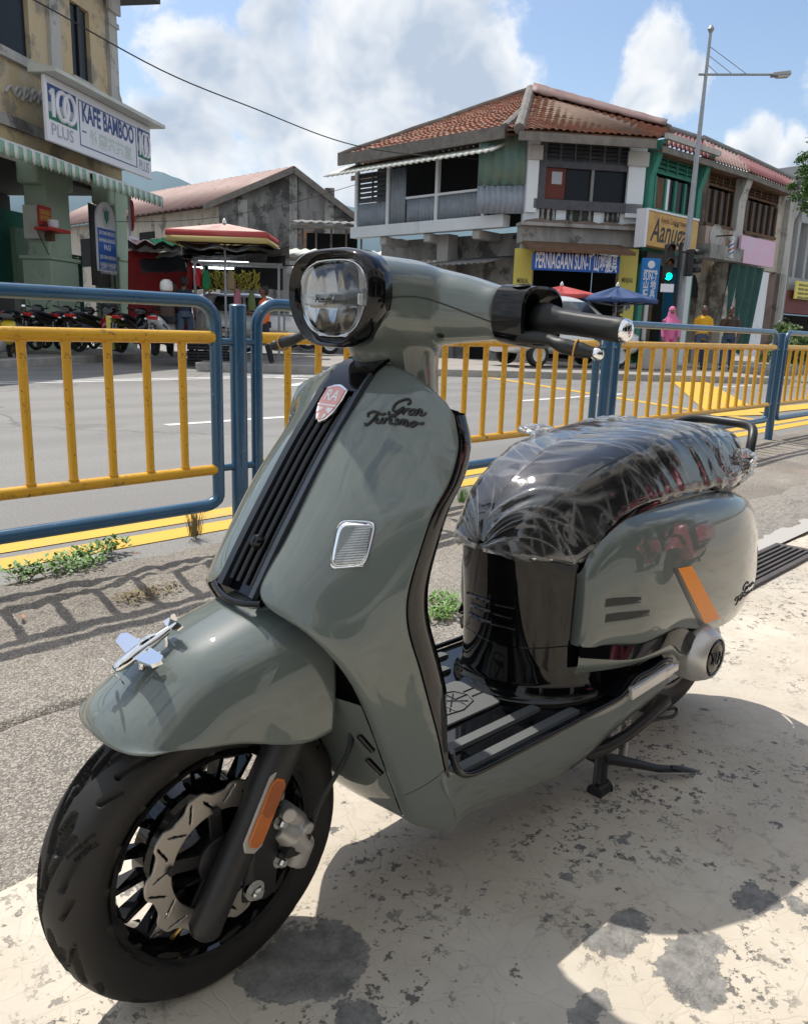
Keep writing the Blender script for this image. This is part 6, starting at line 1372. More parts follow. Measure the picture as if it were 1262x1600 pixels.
# green shop
F, L, T = terrace('green_shophouse', 1004, 1087, 'wall_teal', 'narrow teal green shophouse with amber signboard next to the corner building')
q1 = F.r(1022, 1084, 282, 332); zE = F.uz(1050, 232)[1]; F.wall('upper_wall', 'wall_teal', 0, L, 3.6, zE, 0, .3, [(q1[0], q1[1], q1[2], zE-.2)])
up_window(F, q1, 1, 4, 'wall_teal', lou=zE-.25, root=T); F.part('boarded_panel', 'timber_brown', q1[0]+.08, q1[0]+(q1[1]-q1[0])*.22, q1[2]+.02, q1[3]-.02, .02, .04); F.part('white_panel', 'sign_white', q1[0]+(q1[1]-q1[0])*.27, q1[0]+(q1[1]-q1[0])*.36, q1[2]+.02, q1[3], .02, .04)
for u_ in (0, L-.25): F.part('pilaster', 'wall_teal', u_, u_+.25, 0, zE, -.15, -.002); F.put(MB().slab([F.P(u_, zE-1.0, -.16), F.P(u_, zE, -.16), F.P(u_, zE, -.5)], F.u*.24), 'eave_bracket', 'wall_teal')
F.part('eave_gutter', 'wall_greywhite', 0, L+.1, zE+.0, zE+.16, -.62, -.5)
q = F.r(1010, 1090, 333, 388, -.7); q = (q[0], q[1], F.uz(1050, 390, -.7)[1], F.uz(1050, 336, -.7)[1])
sg_ = F.part('amber_signboard', 'sign_amber', q[0], q[1], q[2], q[3], -.7, -.4, bevel=.02); F.part('sign_edge', 'sign_white', q[0]-.12, q[0]-.002, q[2]-.05, q[3]+.05, -.72, -.38, sg_); F.part('sign_edge', 'sign_white', q[0], q[1], q[3]+.002, q[3]+.06, -.72, -.38, sg_)
F.text('Aanüga', q[0]+(q[1]-q[0])*.42, q[2]+(q[3]-q[2])*.45, .95, -.706, 'sign_lettering', 'sign_black', sg_, fit=(q[1]-q[0])*.70, shear=.3, bold=.01); F.text('Ayurda Cooking Home', q[0]+(q[1]-q[0])*.5, q[2]+(q[3]-q[2])*.80, .25, -.706, 'sign_lettering', 'timber_brown', sg_, fit=(q[1]-q[0])*.5)
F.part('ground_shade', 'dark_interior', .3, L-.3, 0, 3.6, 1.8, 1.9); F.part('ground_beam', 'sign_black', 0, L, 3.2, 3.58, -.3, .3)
for k in range(6): F.part('timber_shutter', 'timber_brown', .5+k*.34, .82+k*.34, 0, 3.0, .9, .95)
for u_, mm in ((L-1.1, 'pipe_blue'), (L-.55, 'pipe_white')): F.part('arcade_pillar', mm, u_, u_+.42, 0, 3.58, -.2, .25, bevel=.03)
# brown shop
F, L, T = terrace('brown_shophouse', 1088, 1155, 'wall_brown', 'dark timber-windowed shophouse with peeling pink parapet and barber pole')
q1 = F.r(1103, 1146, 298, 352); zE = F.uz(1125, 262)[1]; F.wall('upper_wall', 'wall_brown', 0, L, 4.0, zE, 0, .3, [(q1[0], q1[1], q1[2], zE-.15)])
up_window(F, q1, 1, 4, 'timber_brown', lou=zE-.2, root=T); F.part('pilaster', 'wall_greywhite', L-.5, L, 0, zE, -.2, -.002); F.put(MB().slab([F.P(L-.5, zE-.9, -.21), F.P(L-.5, zE, -.21), F.P(L-.5, zE, -.5)], F.u*.4), 'eave_bracket', 'wall_greywhite')
zp = F.uz(1125, 360)[1]; zp2 = F.uz(1125, 398)[1]; F.part('parapet', 'wall_pinkish', .2, L-.52, zp2+.2, zp, -.3, -.002); F.part('parapet_ledge', 'wall_soot', .1, L-.52, zp2-.25, zp2+.198, -.6, -.002)
for k in range(2): F.put(MB().slab([F.P(.9+1.5*k+.45*math.cos(t), (zp+zp2)/2+.1+.4*math.sin(t), -.33) for t in np.linspace(0, 2*math.pi, 16, endpoint=False)], F.n*.025), 'parapet_medallion', 'wall_greywhite')
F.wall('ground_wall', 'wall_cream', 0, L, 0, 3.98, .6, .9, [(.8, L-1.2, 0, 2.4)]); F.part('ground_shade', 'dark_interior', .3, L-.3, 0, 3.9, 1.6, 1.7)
ar = [F.P((L-.4)/2+(L-2.0)/2*math.cos(t), 2.4+.8*math.sin(t), .58) for t in np.linspace(0, math.pi, 16)]; F.put(MB().slab(ar, F.n*.015), 'arch_head', 'dark_interior'); F.part('arcade_pillar', 'wall_cream', L-.75, L-.1, 0, 3.98, -.2, .4, bevel=.03)
bp = thing('barber_pole', 'small red white and blue barber pole hung in front of the brown shophouse', 'barber pole', F.P(.9, 3.3, -.9)); Fb = Fac(F.P(0, 0, 0), rang, bp)
c_ = F.P(.9, 0, -.9); b0 = Fb.put(MB().cyl(c_+Vector((0, 0, 3.75)), c_+Vector((0, 0, 4.25)), .075, 12), 'pole_glass', 'sign_white')
for k, mm in enumerate(('sign_red', 'sign_blue')): Fb.put(MB().tube([c_+Vector((.078*math.cos(a+k*3.14), .078*math.sin(a+k*3.14), 3.78+.42*a/9.4)) for a in np.linspace(0, 9.4, 30)], .02, 5), 'pole_stripe', mm, b0)
for z_ in (3.66, 4.25): Fb.put(MB().lathe([(0, z_), (.10, z_), (.10, z_+.05), (.05, z_+.10), (0, z_+.10)], c_, (0, 0, 1), 12), 'pole_end', 'pipe_white', b0)
Fb.put(MB().beam(c_+Vector((0, 0, 4.4)), F.P(.9, 4.4, 0), .04, .04), 'pole_bracket', 'sign_black')
# cream shop
F, L, T = terrace('cream_shophouse', 1156, 1236, 'wall_cream', 'cream shophouse with blank pink board and dark green net, end of the terrace')
q1 = F.r(1164, 1212, 318, 366); zE = F.uz(1195, 288)[1]; F.wall('upper_wall', 'wall_cream', 0, L, 3.6, zE, 0, .3, [(q1[0], q1[1], q1[2], zE-.15)])
up_window(F, q1, 1, 5, 'timber_brown', lou=zE-.2, root=T); F.part('pilaster', 'wall_greywhite', L-.6, L, 0, zE-.3, -.2, -.002)
q = F.r(1156, 1210, 374, 410, -.5); q = (q[0], q[1], F.uz(1183, 414, -.5)[1], F.uz(1183, 372, -.5)[1]); F.part('pink_board', 'sign_pink', q[0], q[1], q[2], q[3], -.5, -.42)
P_ = [[tuple(F.P(q[0]-.2+(q[1]-q[0]-.1)*i/20, q[2]-.05+(.6-q[2]+.35*math.sin(i*.8)*.4+(0.7 if i < 8 else .0))*j/8, -.35+.08*math.sin(i*1.3)+.03*j)) for j in range(9)] for i in range(21)]
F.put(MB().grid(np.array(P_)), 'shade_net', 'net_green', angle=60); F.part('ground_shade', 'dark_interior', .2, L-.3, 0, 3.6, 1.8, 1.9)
for u_ in (0, L-.6): F.part('arcade_pillar', 'wall_pinkish', u_, u_+.5, 0, 3.58, -.2, .3, bevel=.03)
F.put(MB().tube([F.P(L-.2, zE-.1, -.5), F.P(L+.1, zE-.5, -.4), F.P(L, zE-1.2, -.2), F.P(L+.02, 3.5, -.15), F.P(L+.02, 0, -.15)], .07, 8), 'downpipe', 'zinc_grey')
# roofs of the terrace
for i, (e0, e1, r0, r1, mm) in enumerate((((1031, 224), (1115, 250), (1040, 203), (1114, 226), 'zinc_red'), ((1115, 251), (1172, 269), (1098, 219), (1168, 250), 'zinc_rust'), ((1172, 269), (1242, 297), (1150, 241), (1236, 281), 'zinc_red'))):
    F0 = Fac(R0, rang, T); q = lambda xy, d: F0.P(max(.05, F0.uz(*xy, d)[0]), F0.uz(*xy, d)[1], d)
    F0.corrugated('terrace_roof', mm, q(r0, 2.6), q(r1, 2.6), q(e0, -.55), q(e1, -.55), .3, .04, thick=.03); z_ = q(e0, -.5).z
    F0.put(MB().beam(q(e0, -.5)-Vector((0, 0, .12)), q(e1, -.5)-Vector((0, 0, .12)), .06, .18), 'eave_fascia', 'eave_board'); F0.put(MB().tube([q(r0, 2.6)+Vector((0, 0, .08)), q(r1, 2.6)+Vector((0, 0, .08))], .12, 8), 'roof_ridge', 'zinc_grey')
    F0.put(MB().add([q(e0, -.5)-Vector((0, 0, .15)), q(e1, -.5)-Vector((0, 0, .15)), q(e1, -.5)-Vector((0, 0, .15))+F0.n*.9, q(e0, -.5)-Vector((0, 0, .15))+F0.n*.9], [(0, 1, 2, 3)]), 'eave_soffit', 'timber_brown', solid=.02)
# ---- modern arcaded block at the right edge
a, b = gpt(1206, 44), gpt(1330, 50); an = math.degrees(math.atan2(b.y-a.y, b.x-a.x)); MBK = thing('arcaded_block', 'grey concrete block with tall arched fins at the right edge', 'building', a); F = Fac(a, an, MBK); L = (b-a).length
zt = F.uz(1235, 275)[1]; F.part('block_wall', 'wall_concrete', 0, L, 4.4, zt, .6, .9); F.part('roof_slab', 'wall_concrete', -.2, L, zt, zt+.5, -.3, .9); F.part('mid_band', 'wall_concrete', 0, L, 7.3, 8.1, -.1, .598); F.part('ground_band', 'wall_concrete', 0, L, 3.7, 4.38, -.3, .6); F.part('red_band', 'zinc_red', 0, L, 2.5, 3.69, -.5, .3); F.part('ground_shade', 'dark_interior', 0, L, 0, 2.49, 1.2, 1.3); F.part('side_wall', 'wall_white', -.15, -.002, 0, zt, -.1, 9)
for k in range(int(L/1.15)+1):
    u_ = k*1.15; F.part('concrete_fin', 'wall_concrete', u_-.14, u_+.14, 4.38, zt, -.1, .598)
    for z0, z1 in ((8.1, zt),):
        arc = [F.P(u_+.14+.435+.435*math.cos(t), z1-.55+.45*math.sin(t), -.08) for t in np.linspace(0, math.pi, 10)]
        F.put(MB().slab([F.P(u_+.14, z1, -.08)]+arc[::-1]+[F.P(u_+1.01, z1, -.08)], F.n*.3), 'arch_spandrel', 'wall_concrete')
q = F.r(1202, 1226, 365, 393, -1.5); F.part('amber_blade_sign', 'sign_amber', q[0], q[1], q[2], q[3], -1.5, -1.4)
q = F.r(1243, 1275, 440, 468, -.8); yb = F.part('yellow_notice', 'sign_yellow', q[0], q[1], q[2], q[3], -.8, -.72)
for i in range(4): F.text('KEDAI GUNTING', (q[0]+q[1])/2, q[3]-.2-.22*i, .16, -.81, 'notice_lettering', 'sign_black', yb, fit=(q[1]-q[0])*.8, bold=.004)
# raised pavements in front of the buildings
for nm, F0, u0, u1, d0, d1 in (('pavement', Fac(R0, rang, None), .3, 24, -2.6, 6), ('pavement', Fac(C0, -37.9, None), -9, 4.6, -7.2, -.02), ('pavement', Fac(KA.location, 33.8, None), -10, 5.5, -2.2, 9)):
    m = MB(); F0.box(m, u0, u1, -.05, .13, d0, d1); struct(m.build(nm, 'pavement_tile', bevel=.02)); m = MB(); F0.box(m, u0, u1, -.05, .145, d0-.14, d0-.002); struct(m.build('kerb', 'kerb_stone', bevel=.02))
# hills
mat('forest_far', (.105, .165, .20), .95, var=(.01, (.085, .14, .18), .8))  # muted blue-green puts the distance haze into the hill colour
hx = []
P_ = []
for i in range(140):
    x = -200+i*12; px = x
    top = 270 if x < 0 else float(np.interp(px, [-200, 180, 232, 250, 275, 300, 330, 420, 530, 560, 700, 900, 1260, 1500], [250, 262, 268, 267, 278, 288, 300, 312, 318, 325, 340, 360, 380, 390]))
    p = CO+ray(px, top+3*mnoise(i*.7, 2)+1.5*mnoise(i*2.1, 5))*1500; q = Vector((p.x, p.y, -3)); P_.append([(q.x, q.y, -3), tuple(q.lerp(p, .55)+(p-CO).normalized()*150), tuple(p+(p-CO).normalized()*320), tuple(Vector((p.x, p.y, -3))+Vector(((p-CO).x, (p-CO).y, 0)).normalized()*900)])
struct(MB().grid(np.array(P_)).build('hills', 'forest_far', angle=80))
# ------------------------------------------------------------------ street furniture, market, vehicles, people
mat('galvanised', (.34, .36, .38), .5, metal=.5, var=(3, (.26, .27, .28), .7)); mat('lamp_head', (.30, .31, .32), .5); mat('lamp_glass', (.55, .55, .5), .3)
mat('signal_black', (.012, .012, .012), .5); mat('signal_green', (.0, .8, .45), .4, emis=((.0, 1., .55), 6)); mat('signal_red_off', (.05, .006, .004), .3); mat('signal_amber_off', (.10, .03, .004), .3)
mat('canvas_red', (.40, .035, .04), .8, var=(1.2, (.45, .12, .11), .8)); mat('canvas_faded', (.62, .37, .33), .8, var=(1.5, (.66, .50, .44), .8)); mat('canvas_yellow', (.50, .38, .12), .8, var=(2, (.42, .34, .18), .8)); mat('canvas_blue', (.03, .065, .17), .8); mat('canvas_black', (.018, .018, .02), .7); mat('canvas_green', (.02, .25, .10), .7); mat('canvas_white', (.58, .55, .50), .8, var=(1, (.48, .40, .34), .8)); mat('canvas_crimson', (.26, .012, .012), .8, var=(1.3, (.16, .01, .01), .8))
mat('tube_light', (.9, .95, 1), .4, emis=((.9, .97, 1.), 5))
mat('banana', (.42, .34, .05), .6, var=(9, (.20, .26, .04), .9)); mat('fruit_green', (.12, .16, .05), .6); mat('crate_black', (.02, .02, .022), .6); mat('bag_red', (.55, .02, .03), .4); mat('bag_pink', (.45, .16, .22), .5); mat('sack', (.36, .28, .18), .9)
mat('skin', (.24, .125, .08), .55); mat('skin_dark', (.13, .065, .042), .55); mat('hair', (.008, .007, .007), .5); mat('shirt_orange', (.72, .13, .02), .8); mat('shirt_navy', (.015, .025, .05), .8); mat('shirt_yellow', (.66, .35, .02), .8); mat('shirt_brown', (.075, .05, .04), .8); mat('cloth_pink', (.66, .16, .34), .8); mat('jeans', (.06, .09, .14), .85); mat('trousers', (.02, .022, .03), .85); mat('helmet_white', (.74, .73, .70), .3, coat=.5); mat('helmet_grey', (.05, .055, .06), .3, coat=.5); mat('shoe', (.02, .02, .02), .6)
mat('bike_black', (.010, .010, .011), .25, coat=.6); mat('bike_red', (.36, .012, .016), .25, coat=.8); mat('bike_white', (.72, .73, .75), .25, coat=.8); mat('bike_yellow', (.6, .45, .03), .3, coat=.5); mat('bike_blue', (.03, .05, .20), .3, coat=.5); mat('tail_red', (.55, .01, .01), .15, coat=1.); mat('plate', (.02, .02, .02), .5); mat('tyre_plain', (.018, .018, .018), .75); mat('rim_bronze', (.16, .11, .06), .4, metal=.6); mat('mirror', (.8, .82, .85), .03, metal=1.)
mat('car_white', (.70, .72, .73), .25, coat=1.); mat('car_black', (.012, .012, .013), .2, coat=1.); mat('alloy', (.45, .45, .45), .35, metal=.8); mat('lamp_clear', (.8, .8, .8), .1, coat=1.)
mat('bark', (.13, .10, .075), .9, var=(6, (.07, .055, .04), .8)); mat('leaf_tree', (.05, .14, .025), .5, var=(3, (.10, .20, .04), .9)); mat('leaf_pale', (.17, .24, .09), .6, var=(5, (.09, .16, .05), .9))
def lb(mb, name, mats, root, **k): return mb.build(name, mats, root, **k)          # mesh already in the thing's own frame

# street lamp
b = gpt(1057, 23); SL = thing('street_lamp', 'tall galvanised street lamp leaning over the traffic light', 'street lamp', b); top = CO+ray(1111, 76)*23; top = Vector((b.x, b.y, top.z))+(top-Vector((b.x, b.y, top.z)))*.35
H_ = top.z; tp = lambda t: Vector((0, 0, 0)).lerp(top-b, t)
pole = lb(MB().tube([tp(t) for t in np.linspace(0, 1, 14)], [.11, .105, .10, .095, .09, .085, .08, .075, .07, .062, .056, .05, .045, .04], 12), 'lamp_pole', 'galvanised', SL)
lb(MB().lathe([(0, .22), (.05, .18), (.09, .1), (.05, .03), (.04, 0)], top-b, (0, 0, 1), 10), 'pole_finial', 'galvanised', SL)
ad_ = CO+ray(1205, 116)*23; ar0 = tp(.885); ar1 = ad_-b; dr = (ar1-ar0).normalized()
arm = lb(MB().tube([ar0-dr*.25, ar0, ar1], .032, 8), 'lamp_arm', 'galvanised', SL)
hd = lb(MB().hexa([ar1-Vector((0, 0, .06))+RH*0-FH*.12, ar1+dr*.75-Vector((0, 0, .04))-FH*.15, ar1+dr*.75-Vector((0, 0, .04))+FH*.15, ar1-Vector((0, 0, .06))+FH*.12], [ar1+Vector((0, 0, .05))-FH*.10, ar1+dr*.72+Vector((0, 0, .10))-FH*.11, ar1+dr*.72+Vector((0, 0, .10))+FH*.11, ar1+Vector((0, 0, .05))+FH*.10]), 'lamp_housing', 'lamp_head', SL, bevel=.03)
lb(MB().hexa([ar1+dr*.22-Vector((0, 0, .085))-FH*.10, ar1+dr*.70-Vector((0, 0, .07))-FH*.11, ar1+dr*.70-Vector((0, 0, .07))+FH*.11, ar1+dr*.22-Vector((0, 0, .085))+FH*.10], [ar1+dr*.22-Vector((0, 0, .05))-FH*.10, ar1+dr*.70-Vector((0, 0, .045))-FH*.11, ar1+dr*.70-Vector((0, 0, .045))+FH*.11, ar1+dr*.22-Vector((0, 0, .05))+FH*.10]), 'lamp_glass', 'lamp_glass', hd)
for t0, t1 in ((.965, .62), (.94, .40), (.915, .18)): lb(MB().tube([tp(t0), ar0.lerp(ar1, t1)], .010, 5), 'stay_wire', 'galvanised', arm)
# traffic light
b = gpt(1049, 22.6); TL = thing('traffic_light', 'black traffic light showing green beside the lamp post', 'traffic light', b)
def tl_pt(px, py, D=22.3): p = CO+ray(px, py)*D; return p-b
lb(MB().tube([(0, 0, 0), (0, 0, tl_pt(1049, 380).z)], .05, 10), 'signal_pole', 'signal_black', TL)
cT, cB = tl_pt(1046, 388), tl_pt(1042, 432); toC = -FH
hdm = MB().beam(cB+Vector((0, 0, -.12)), cT+Vector((0, 0, .12)), 24*.0105, .20, up=FH); hs = lb(hdm, 'signal_housing', 'signal_black', TL, bevel=.03)
for t, mm in ((0, 'signal_green'), (.5, 'signal_amber_off'), (1, 'signal_red_off')):
    c = cB.lerp(cT, t)-FH*.115; lb(MB().lathe([(.0, .03), (.06, .025), (.095, .0)], c, -FH, 18), 'signal_lens', mm, hs)
    lb(MB().lathe([(.102, -.0), (.106, .12)], c, -FH, 18, a0=R(-120), a1=R(120)), 'signal_visor', 'signal_black', hs, solid=.012)
pq = lb(MB().beam(cB+Vector((-.0, 0, -.42))-FH*.1, cB+Vector((0, 0, -.20))-FH*.1, .36, .02, up=FH), 'signal_plate', 'sign_white', hs)
h2 = tl_pt(1078, 395); lb(MB().beam(h2-Vector((0, 0, .62)), h2+Vector((0, 0, .1)), .2, .24, up=FH), 'side_housing', 'signal_black', TL, bevel=.03)
for k in range(3): lb(MB().lathe([(.095, 0), (.10, .2)], h2+Vector((0, 0, .0-.24*k))+RH*.12, RH, 14, a0=R(-110), a1=R(110)), 'signal_visor', 'signal_black', TL, solid=.012)
lb(MB().beam(Vector((0, 0, h2.z)), h2, .05, .05), 'signal_bracket', 'signal_black', TL)
# overhead cables
mat('cable', (.03, .03, .032), .7)
def cable(label, pts, r):
    P = [CO+ray(x, y)*D for x, y, D in pts]; o = MB().tube([tuple(p) for p in spline([tuple(p) for p in P], 40)], r, 6).build('overhead_cable', 'cable'); return tag(o, label, 'cable')
cable('long black overhead cable sagging from top left towards the tiled roof', [(-80, -65, 15), (60, 3, 17), (250, 108, 19.5), (400, 170, 22), (560, 228, 25), (800, 250, 25)], .016)
cable('thin cable running from the coffee shop to the wing of the corner shophouse', [(180, 346, 22), (330, 340, 26), (450, 318, 28), (556, 288, 28.5)], .010)
cable('short dark cable looped in front of the teal cladding', [(760, 215, 25), (800, 235, 24.6), (812, 262, 24.6)], .014)

# --- people: continuous body, clothes and hair over it
def limb(m, pts, rad, n=10): m.tube(pts, rad, n, smooth=max(8, 4*len(pts)))
def fuse(o, vox, it=4):
    md = o.modifiers.new('r', 'REMESH'); md.mode = 'VOXEL'; md.voxel_size = vox; md.use_smooth_shade = True; md = o.modifiers.new('s', 'SMOOTH'); md.iterations = it; return o
def person(label, loc, yaw, shirt, legs, skin='skin', hair='short', arms=None, h=1.7, seated=False, helmet=None, long_sleeve=False, group='passers-by and market people'):
    """faces +y in its own frame"""
    t = thing('person', label, 'person', loc, yaw, group); k = h/1.7
    def S(p): return tuple(c*k for c in p)
    zh = .93; zs = 1.40
    if seated: zh = .82; zs = 1.28
    legp = [[(s*.09, 0, zh), (s*.10, .02+.10*s, zh-.43), (s*.10, -.01+.16*s, .10)] for s in (1, -1)] if not seated else [[(s*.10, 0, zh), (s*.16, .40, zh-.06), (s*.17, .36, zh-.46)] for s in (1, -1)]
    arms = arms or [[(.175, 0, zs-.01), (.21, -.05, zs-.29), (.215, .08, zs-.52)], [(-.175, 0, zs-.01), (-.215, .05, zs-.29), (-.20, .20, zs-.50)]]
    m = MB()
    m.tube([S((0, 0, zh-.06)), S((0, .005, zh+.08)), S((0, .01, zh+.25)), S((0, .0, zs-.02)), S((0, -.01, zs+.06)), S((0, 0, zs+.10))], [r*k for r in (.135, .14, .145, .14, .07, .055)], 14)
    m.v = [(x*1.02, y*.72, z) for x, y, z in m.v]
    m.tube([S((0, .0, zs+.04)), S((0, .012, zs+.14))], [.056*k, .05*k], 10)
    hz_ = zs+.235; m.sphere(S((0, .015, hz_)), (.075*k, .092*k, .112*k), 16, 12); m.sphere(S((0, .035, hz_-.06)), (.055*k, .065*k, .06*k), 12, 8)
    m.tube([S((0, .10, hz_+.02)), S((0, .122, hz_-.02)), S((0, .10, hz_-.035))], [.010*k, .016*k, .010*k], 6)
    for s in (1, -1): m.sphere(S((s*.078, .0, hz_-.01)), (.012*k, .022*k, .03*k), 8, 6)
    for L in legp:
        limb(m, [S(p) for p in L], [r*k for r in (.085, .075, .055, .05, .038)]); f = L[-1]
        m.tube([S((f[0], f[1]-.05, f[2]-.06)), S((f[0], f[1]+.05, f[2]-.065)), S((f[0], f[1]+.16, f[2]-.075))], [.04*k, .042*k, .025*k], 8)
    for s, Aq in zip((1, -1), arms):
        limb(m, [S(p) for p in Aq], [r*k for r in (.058, .048, .04, .037, .028)]); e = Vector(Aq[-1]); d = (e-Vector(Aq[-2])).normalized(); sd_ = d.cross(Vector((s, .2, 0))).normalized()
        m.tube([S(e), S(e+d*.05), S(e+d*.085)], [.028*k, .038*k, .034*k], 8, flat=.6)
        for i, (o_, ln) in enumerate(((-.027, .068), (-.009, .08), (.009, .075), (.027, .058))):
            f0 = e+d*.08+sd_*o_; m.tube([S(f0), S(f0+d*ln*.55+Vector((-s*.008, 0, 0))), S(f0+d*ln+Vector((-s*.03, 0, -.008)))], [.0095*k, .009*k, .007*k], 6)
        f0 = e+d*.03+sd_*.03; m.tube([S(f0), S(f0+sd_*.025+d*.025), S(f0+sd_*.03+d*.06)], [.011*k, .010*k, .008*k], 6)
    body = fuse(lb(m, 'body', skin, t, weld=False), .0085)
    e_ = MB()
    for s in (1, -1): e_.sphere(S((s*.032, .098, hz_+.012)), (.012*k, .008*k, .007*k), 8, 6)
    lb(e_, 'eyes', 'hair', body); mo = MB().tube([S((-.025, .098, hz_-.062)), S((0, .105, hz_-.064)), S((.025, .098, hz_-.062))], .005*k, 5); lb(mo, 'mouth', 'timber_red', body)
    c = MB(); c.tube([S((0, 0, zh-.10)), S((0, .005, zh+.06)), S((0, .012, zh+.25)), S((0, 0, zs-.01)), S((0, -.005, zs+.05))], [r*k for r in (.160, .160, .166, .160, .085)], 16); c.tube([S((-.17, 0, zs-.015)), S((0, -.005, zs+.03)), S((.17, 0, zs-.015))], [.066*k, .08*k, .066*k], 10)
    c.v = [(x, y*.74, z) for x, y, z in c.v]
    for Aq in arms:
        a0, a1 = Vector(Aq[0]), Vector(Aq[1]); pts = [a0, a0.lerp(a1, .75)] if not long_sleeve else [a0, a1, Vector(Aq[2])]; c.tube([S(p) for p in pts], [.07*k, .066*k] if not long_sleeve else [.07*k, .06*k, .045*k], 10)
    fuse(lb(c, 'shirt', shirt, t, weld=False), .011)
    c = MB(); c.tube([S((0, 0, zh-.08)), S((0, 0, zh+.06))], [.152*k, .150*k], 14)
    for L in legp: c.tube([S(p) for p in spline(L, 8)], [r*k for r in (.10, .088, .07, .06)], 10)
    fuse(lb(c, 'trousers', legs, t, weld=False), .012)
    for L in legp: f = L[-1]; lb(MB().tube([S((f[0], f[1]-.06, f[2]-.062)), S((f[0], f[1]+.05, f[2]-.066)), S((f[0], f[1]+.17, f[2]-.078))], [.045*k, .05*k, .03*k], 8), 'shoe', 'shoe', t)
    if helmet:
        hm = MB().lathe([(.0, .15), (.07, .14), (.118, .09), (.132, .02), (.128, -.06), (.118, -.10)], S((0, -.01, hz_+.01)), (0, 0, 1), 20); lb(hm, 'helmet', helmet, t, solid=.012, angle=60); lb(MB().lathe([(.136, -.03), (.137, .05)], S((0, -.01, hz_+.01)), (0, 0, 1), 12, a0=R(140), a1=R(220)), 'visor', 'window_glass', t)
    elif hair == 'short': hm = MB(); hm.sphere(S((0, -.012, hz_+.032)), (.083*k, .098*k, .098*k), 16, 10); hm.sphere(S((0, -.045, hz_-.02)), (.072*k, .06*k, .08*k), 12, 8); fuse(lb(hm, 'hair', 'hair', t, weld=False), .012, 2)
    elif hair == 'scarf':
        hm = MB(); hm.sphere(S((0, -.015, hz_+.015)), (.102*k, .115*k, .132*k), 16, 12); hm.tube([S((0, -.02, hz_)), S((0, -.01, zs+.05)), S((0, .0, zs-.14))], [.10*k, .135*k, .215*k], 16); fuse(lb(hm, 'head_scarf', shirt, t, weld=False), .012, 4); lb(MB().sphere(S((0, .075, hz_-.01)), (.058*k, .045*k, .082*k), 14, 10), 'face', skin, body)
    return t
def ppl(px, D, z=.15): p = gpt(px, D); return (p.x, p.y, z)
def face(deg): return R(deg)     # yaw: 0 faces world +Y
reach = [[(.19, 0, 1.40), (.23, .04, 1.13), (.14, .26, 1.13)], [(-.19, 0, 1.40), (-.23, .04, 1.13), (-.12, .28, 1.16)]]
person('man in orange shirt and dark trousers reaching forward at the fruit stall', ppl(413, 17.6, .05), face(48), 'shirt_orange', 'trousers', 'skin_dark', arms=reach)
person('man in navy shirt and jeans standing behind the white motor scooter', ppl(289, 18.2, .22), face(-40), 'shirt_navy', 'jeans', 'skin_dark')
person('dark-haired person half hidden behind the white helmet at the market', ppl(273, 19.6, .15), face(150), 'shirt_brown', 'trousers', 'skin_dark')
person('seated rider in a white helmet on the white motor scooter', ppl(262, 18.0, .20), face(-44), 'shirt_brown', 'trousers', 'skin_dark', helmet='helmet_white', seated=True, arms=[[(.19, 0, 1.28), (.26, .16, 1.06), (.22, .42, 1.02)], [(-.19, 0, 1.28), (-.26, .16, 1.06), (-.22, .42, 1.02)]])
person('woman in a bright pink headscarf and tunic walking left of the yellow shirt', ppl(1046, 21.6), face(130), 'cloth_pink', 'cloth_pink', 'skin', hair='scarf', long_sleeve=True, h=1.58)
person('man in mustard yellow shirt and jeans walking on the far pavement', ppl(1096, 21.8), face(120), 'shirt_yellow', 'jeans', 'skin_dark', h=1.66)
person('man in dark brown shirt touching his mouth, right of the yellow shirt', ppl(1138, 22.2), face(105), 'shirt_brown', 'jeans', 'skin_dark', h=1.66, arms=[[(.19, 0, 1.40), (.24, .06, 1.14), (.06, .20, 1.46)], [(-.19, 0, 1.40), (-.25, -.02, 1.11), (-.24, .06, .86)]])
person('helmeted person in black beside the blue market umbrella', ppl(962, 21.5, .12), face(160), 'canvas_black', 'trousers', 'skin_dark', helmet='helmet_grey', h=1.6)

# --- motorcycles
def wheel2(root, y, z, r, wd, rim, name):
    w_ = lb(MB().lathe([(r-.075, -wd*.3), (r-.065, -wd*.42), (r-.065, wd*.42), (r-.075, wd*.3)], (0, y, z), (1, 0, 0), 28, closed=True), name, rim, root)
    lb(MB().lathe([(r-.07, -wd*.4), (r-.03, -wd*.5), (r-.008, -wd*.3), (r, 0), (r-.008, wd*.3), (r-.03, wd*.5), (r-.07, wd*.4)], (0, y, z), (1, 0, 0), 32), 'tyre', 'tyre_plain', w_)
    for i in range(5): a = 2*math.pi*i/5; lb(MB().beam((0, y, z), (0, y+(r-.07)*math.cos(a), z+(r-.07)*math.sin(a)), .03, .035, up=(1, 0, 0)), 'spoke', rim, w_)
    lb(MB().cyl((-.05, y, z), (.05, y, z), .045, 12), 'hub', rim, w_)
def skinned(root, name, mm, secs, parent=None, n=2.6):
    """loft of superellipse sections (y, zc, hw, hh)"""
    P = [[(x, y, z) for x, z in se(zc, hw, hh, n, 20)] for y, zc, hw, hh in secs]; m = MB().grid(surf(P, 4*len(secs), 20), cv=True); k = len(m.v); m.f += [tuple(range(20)), tuple(range(k-20, k))[::-1]]; m.mi += [0, 0]; return lb(m, name, mm, parent or root, angle=60)
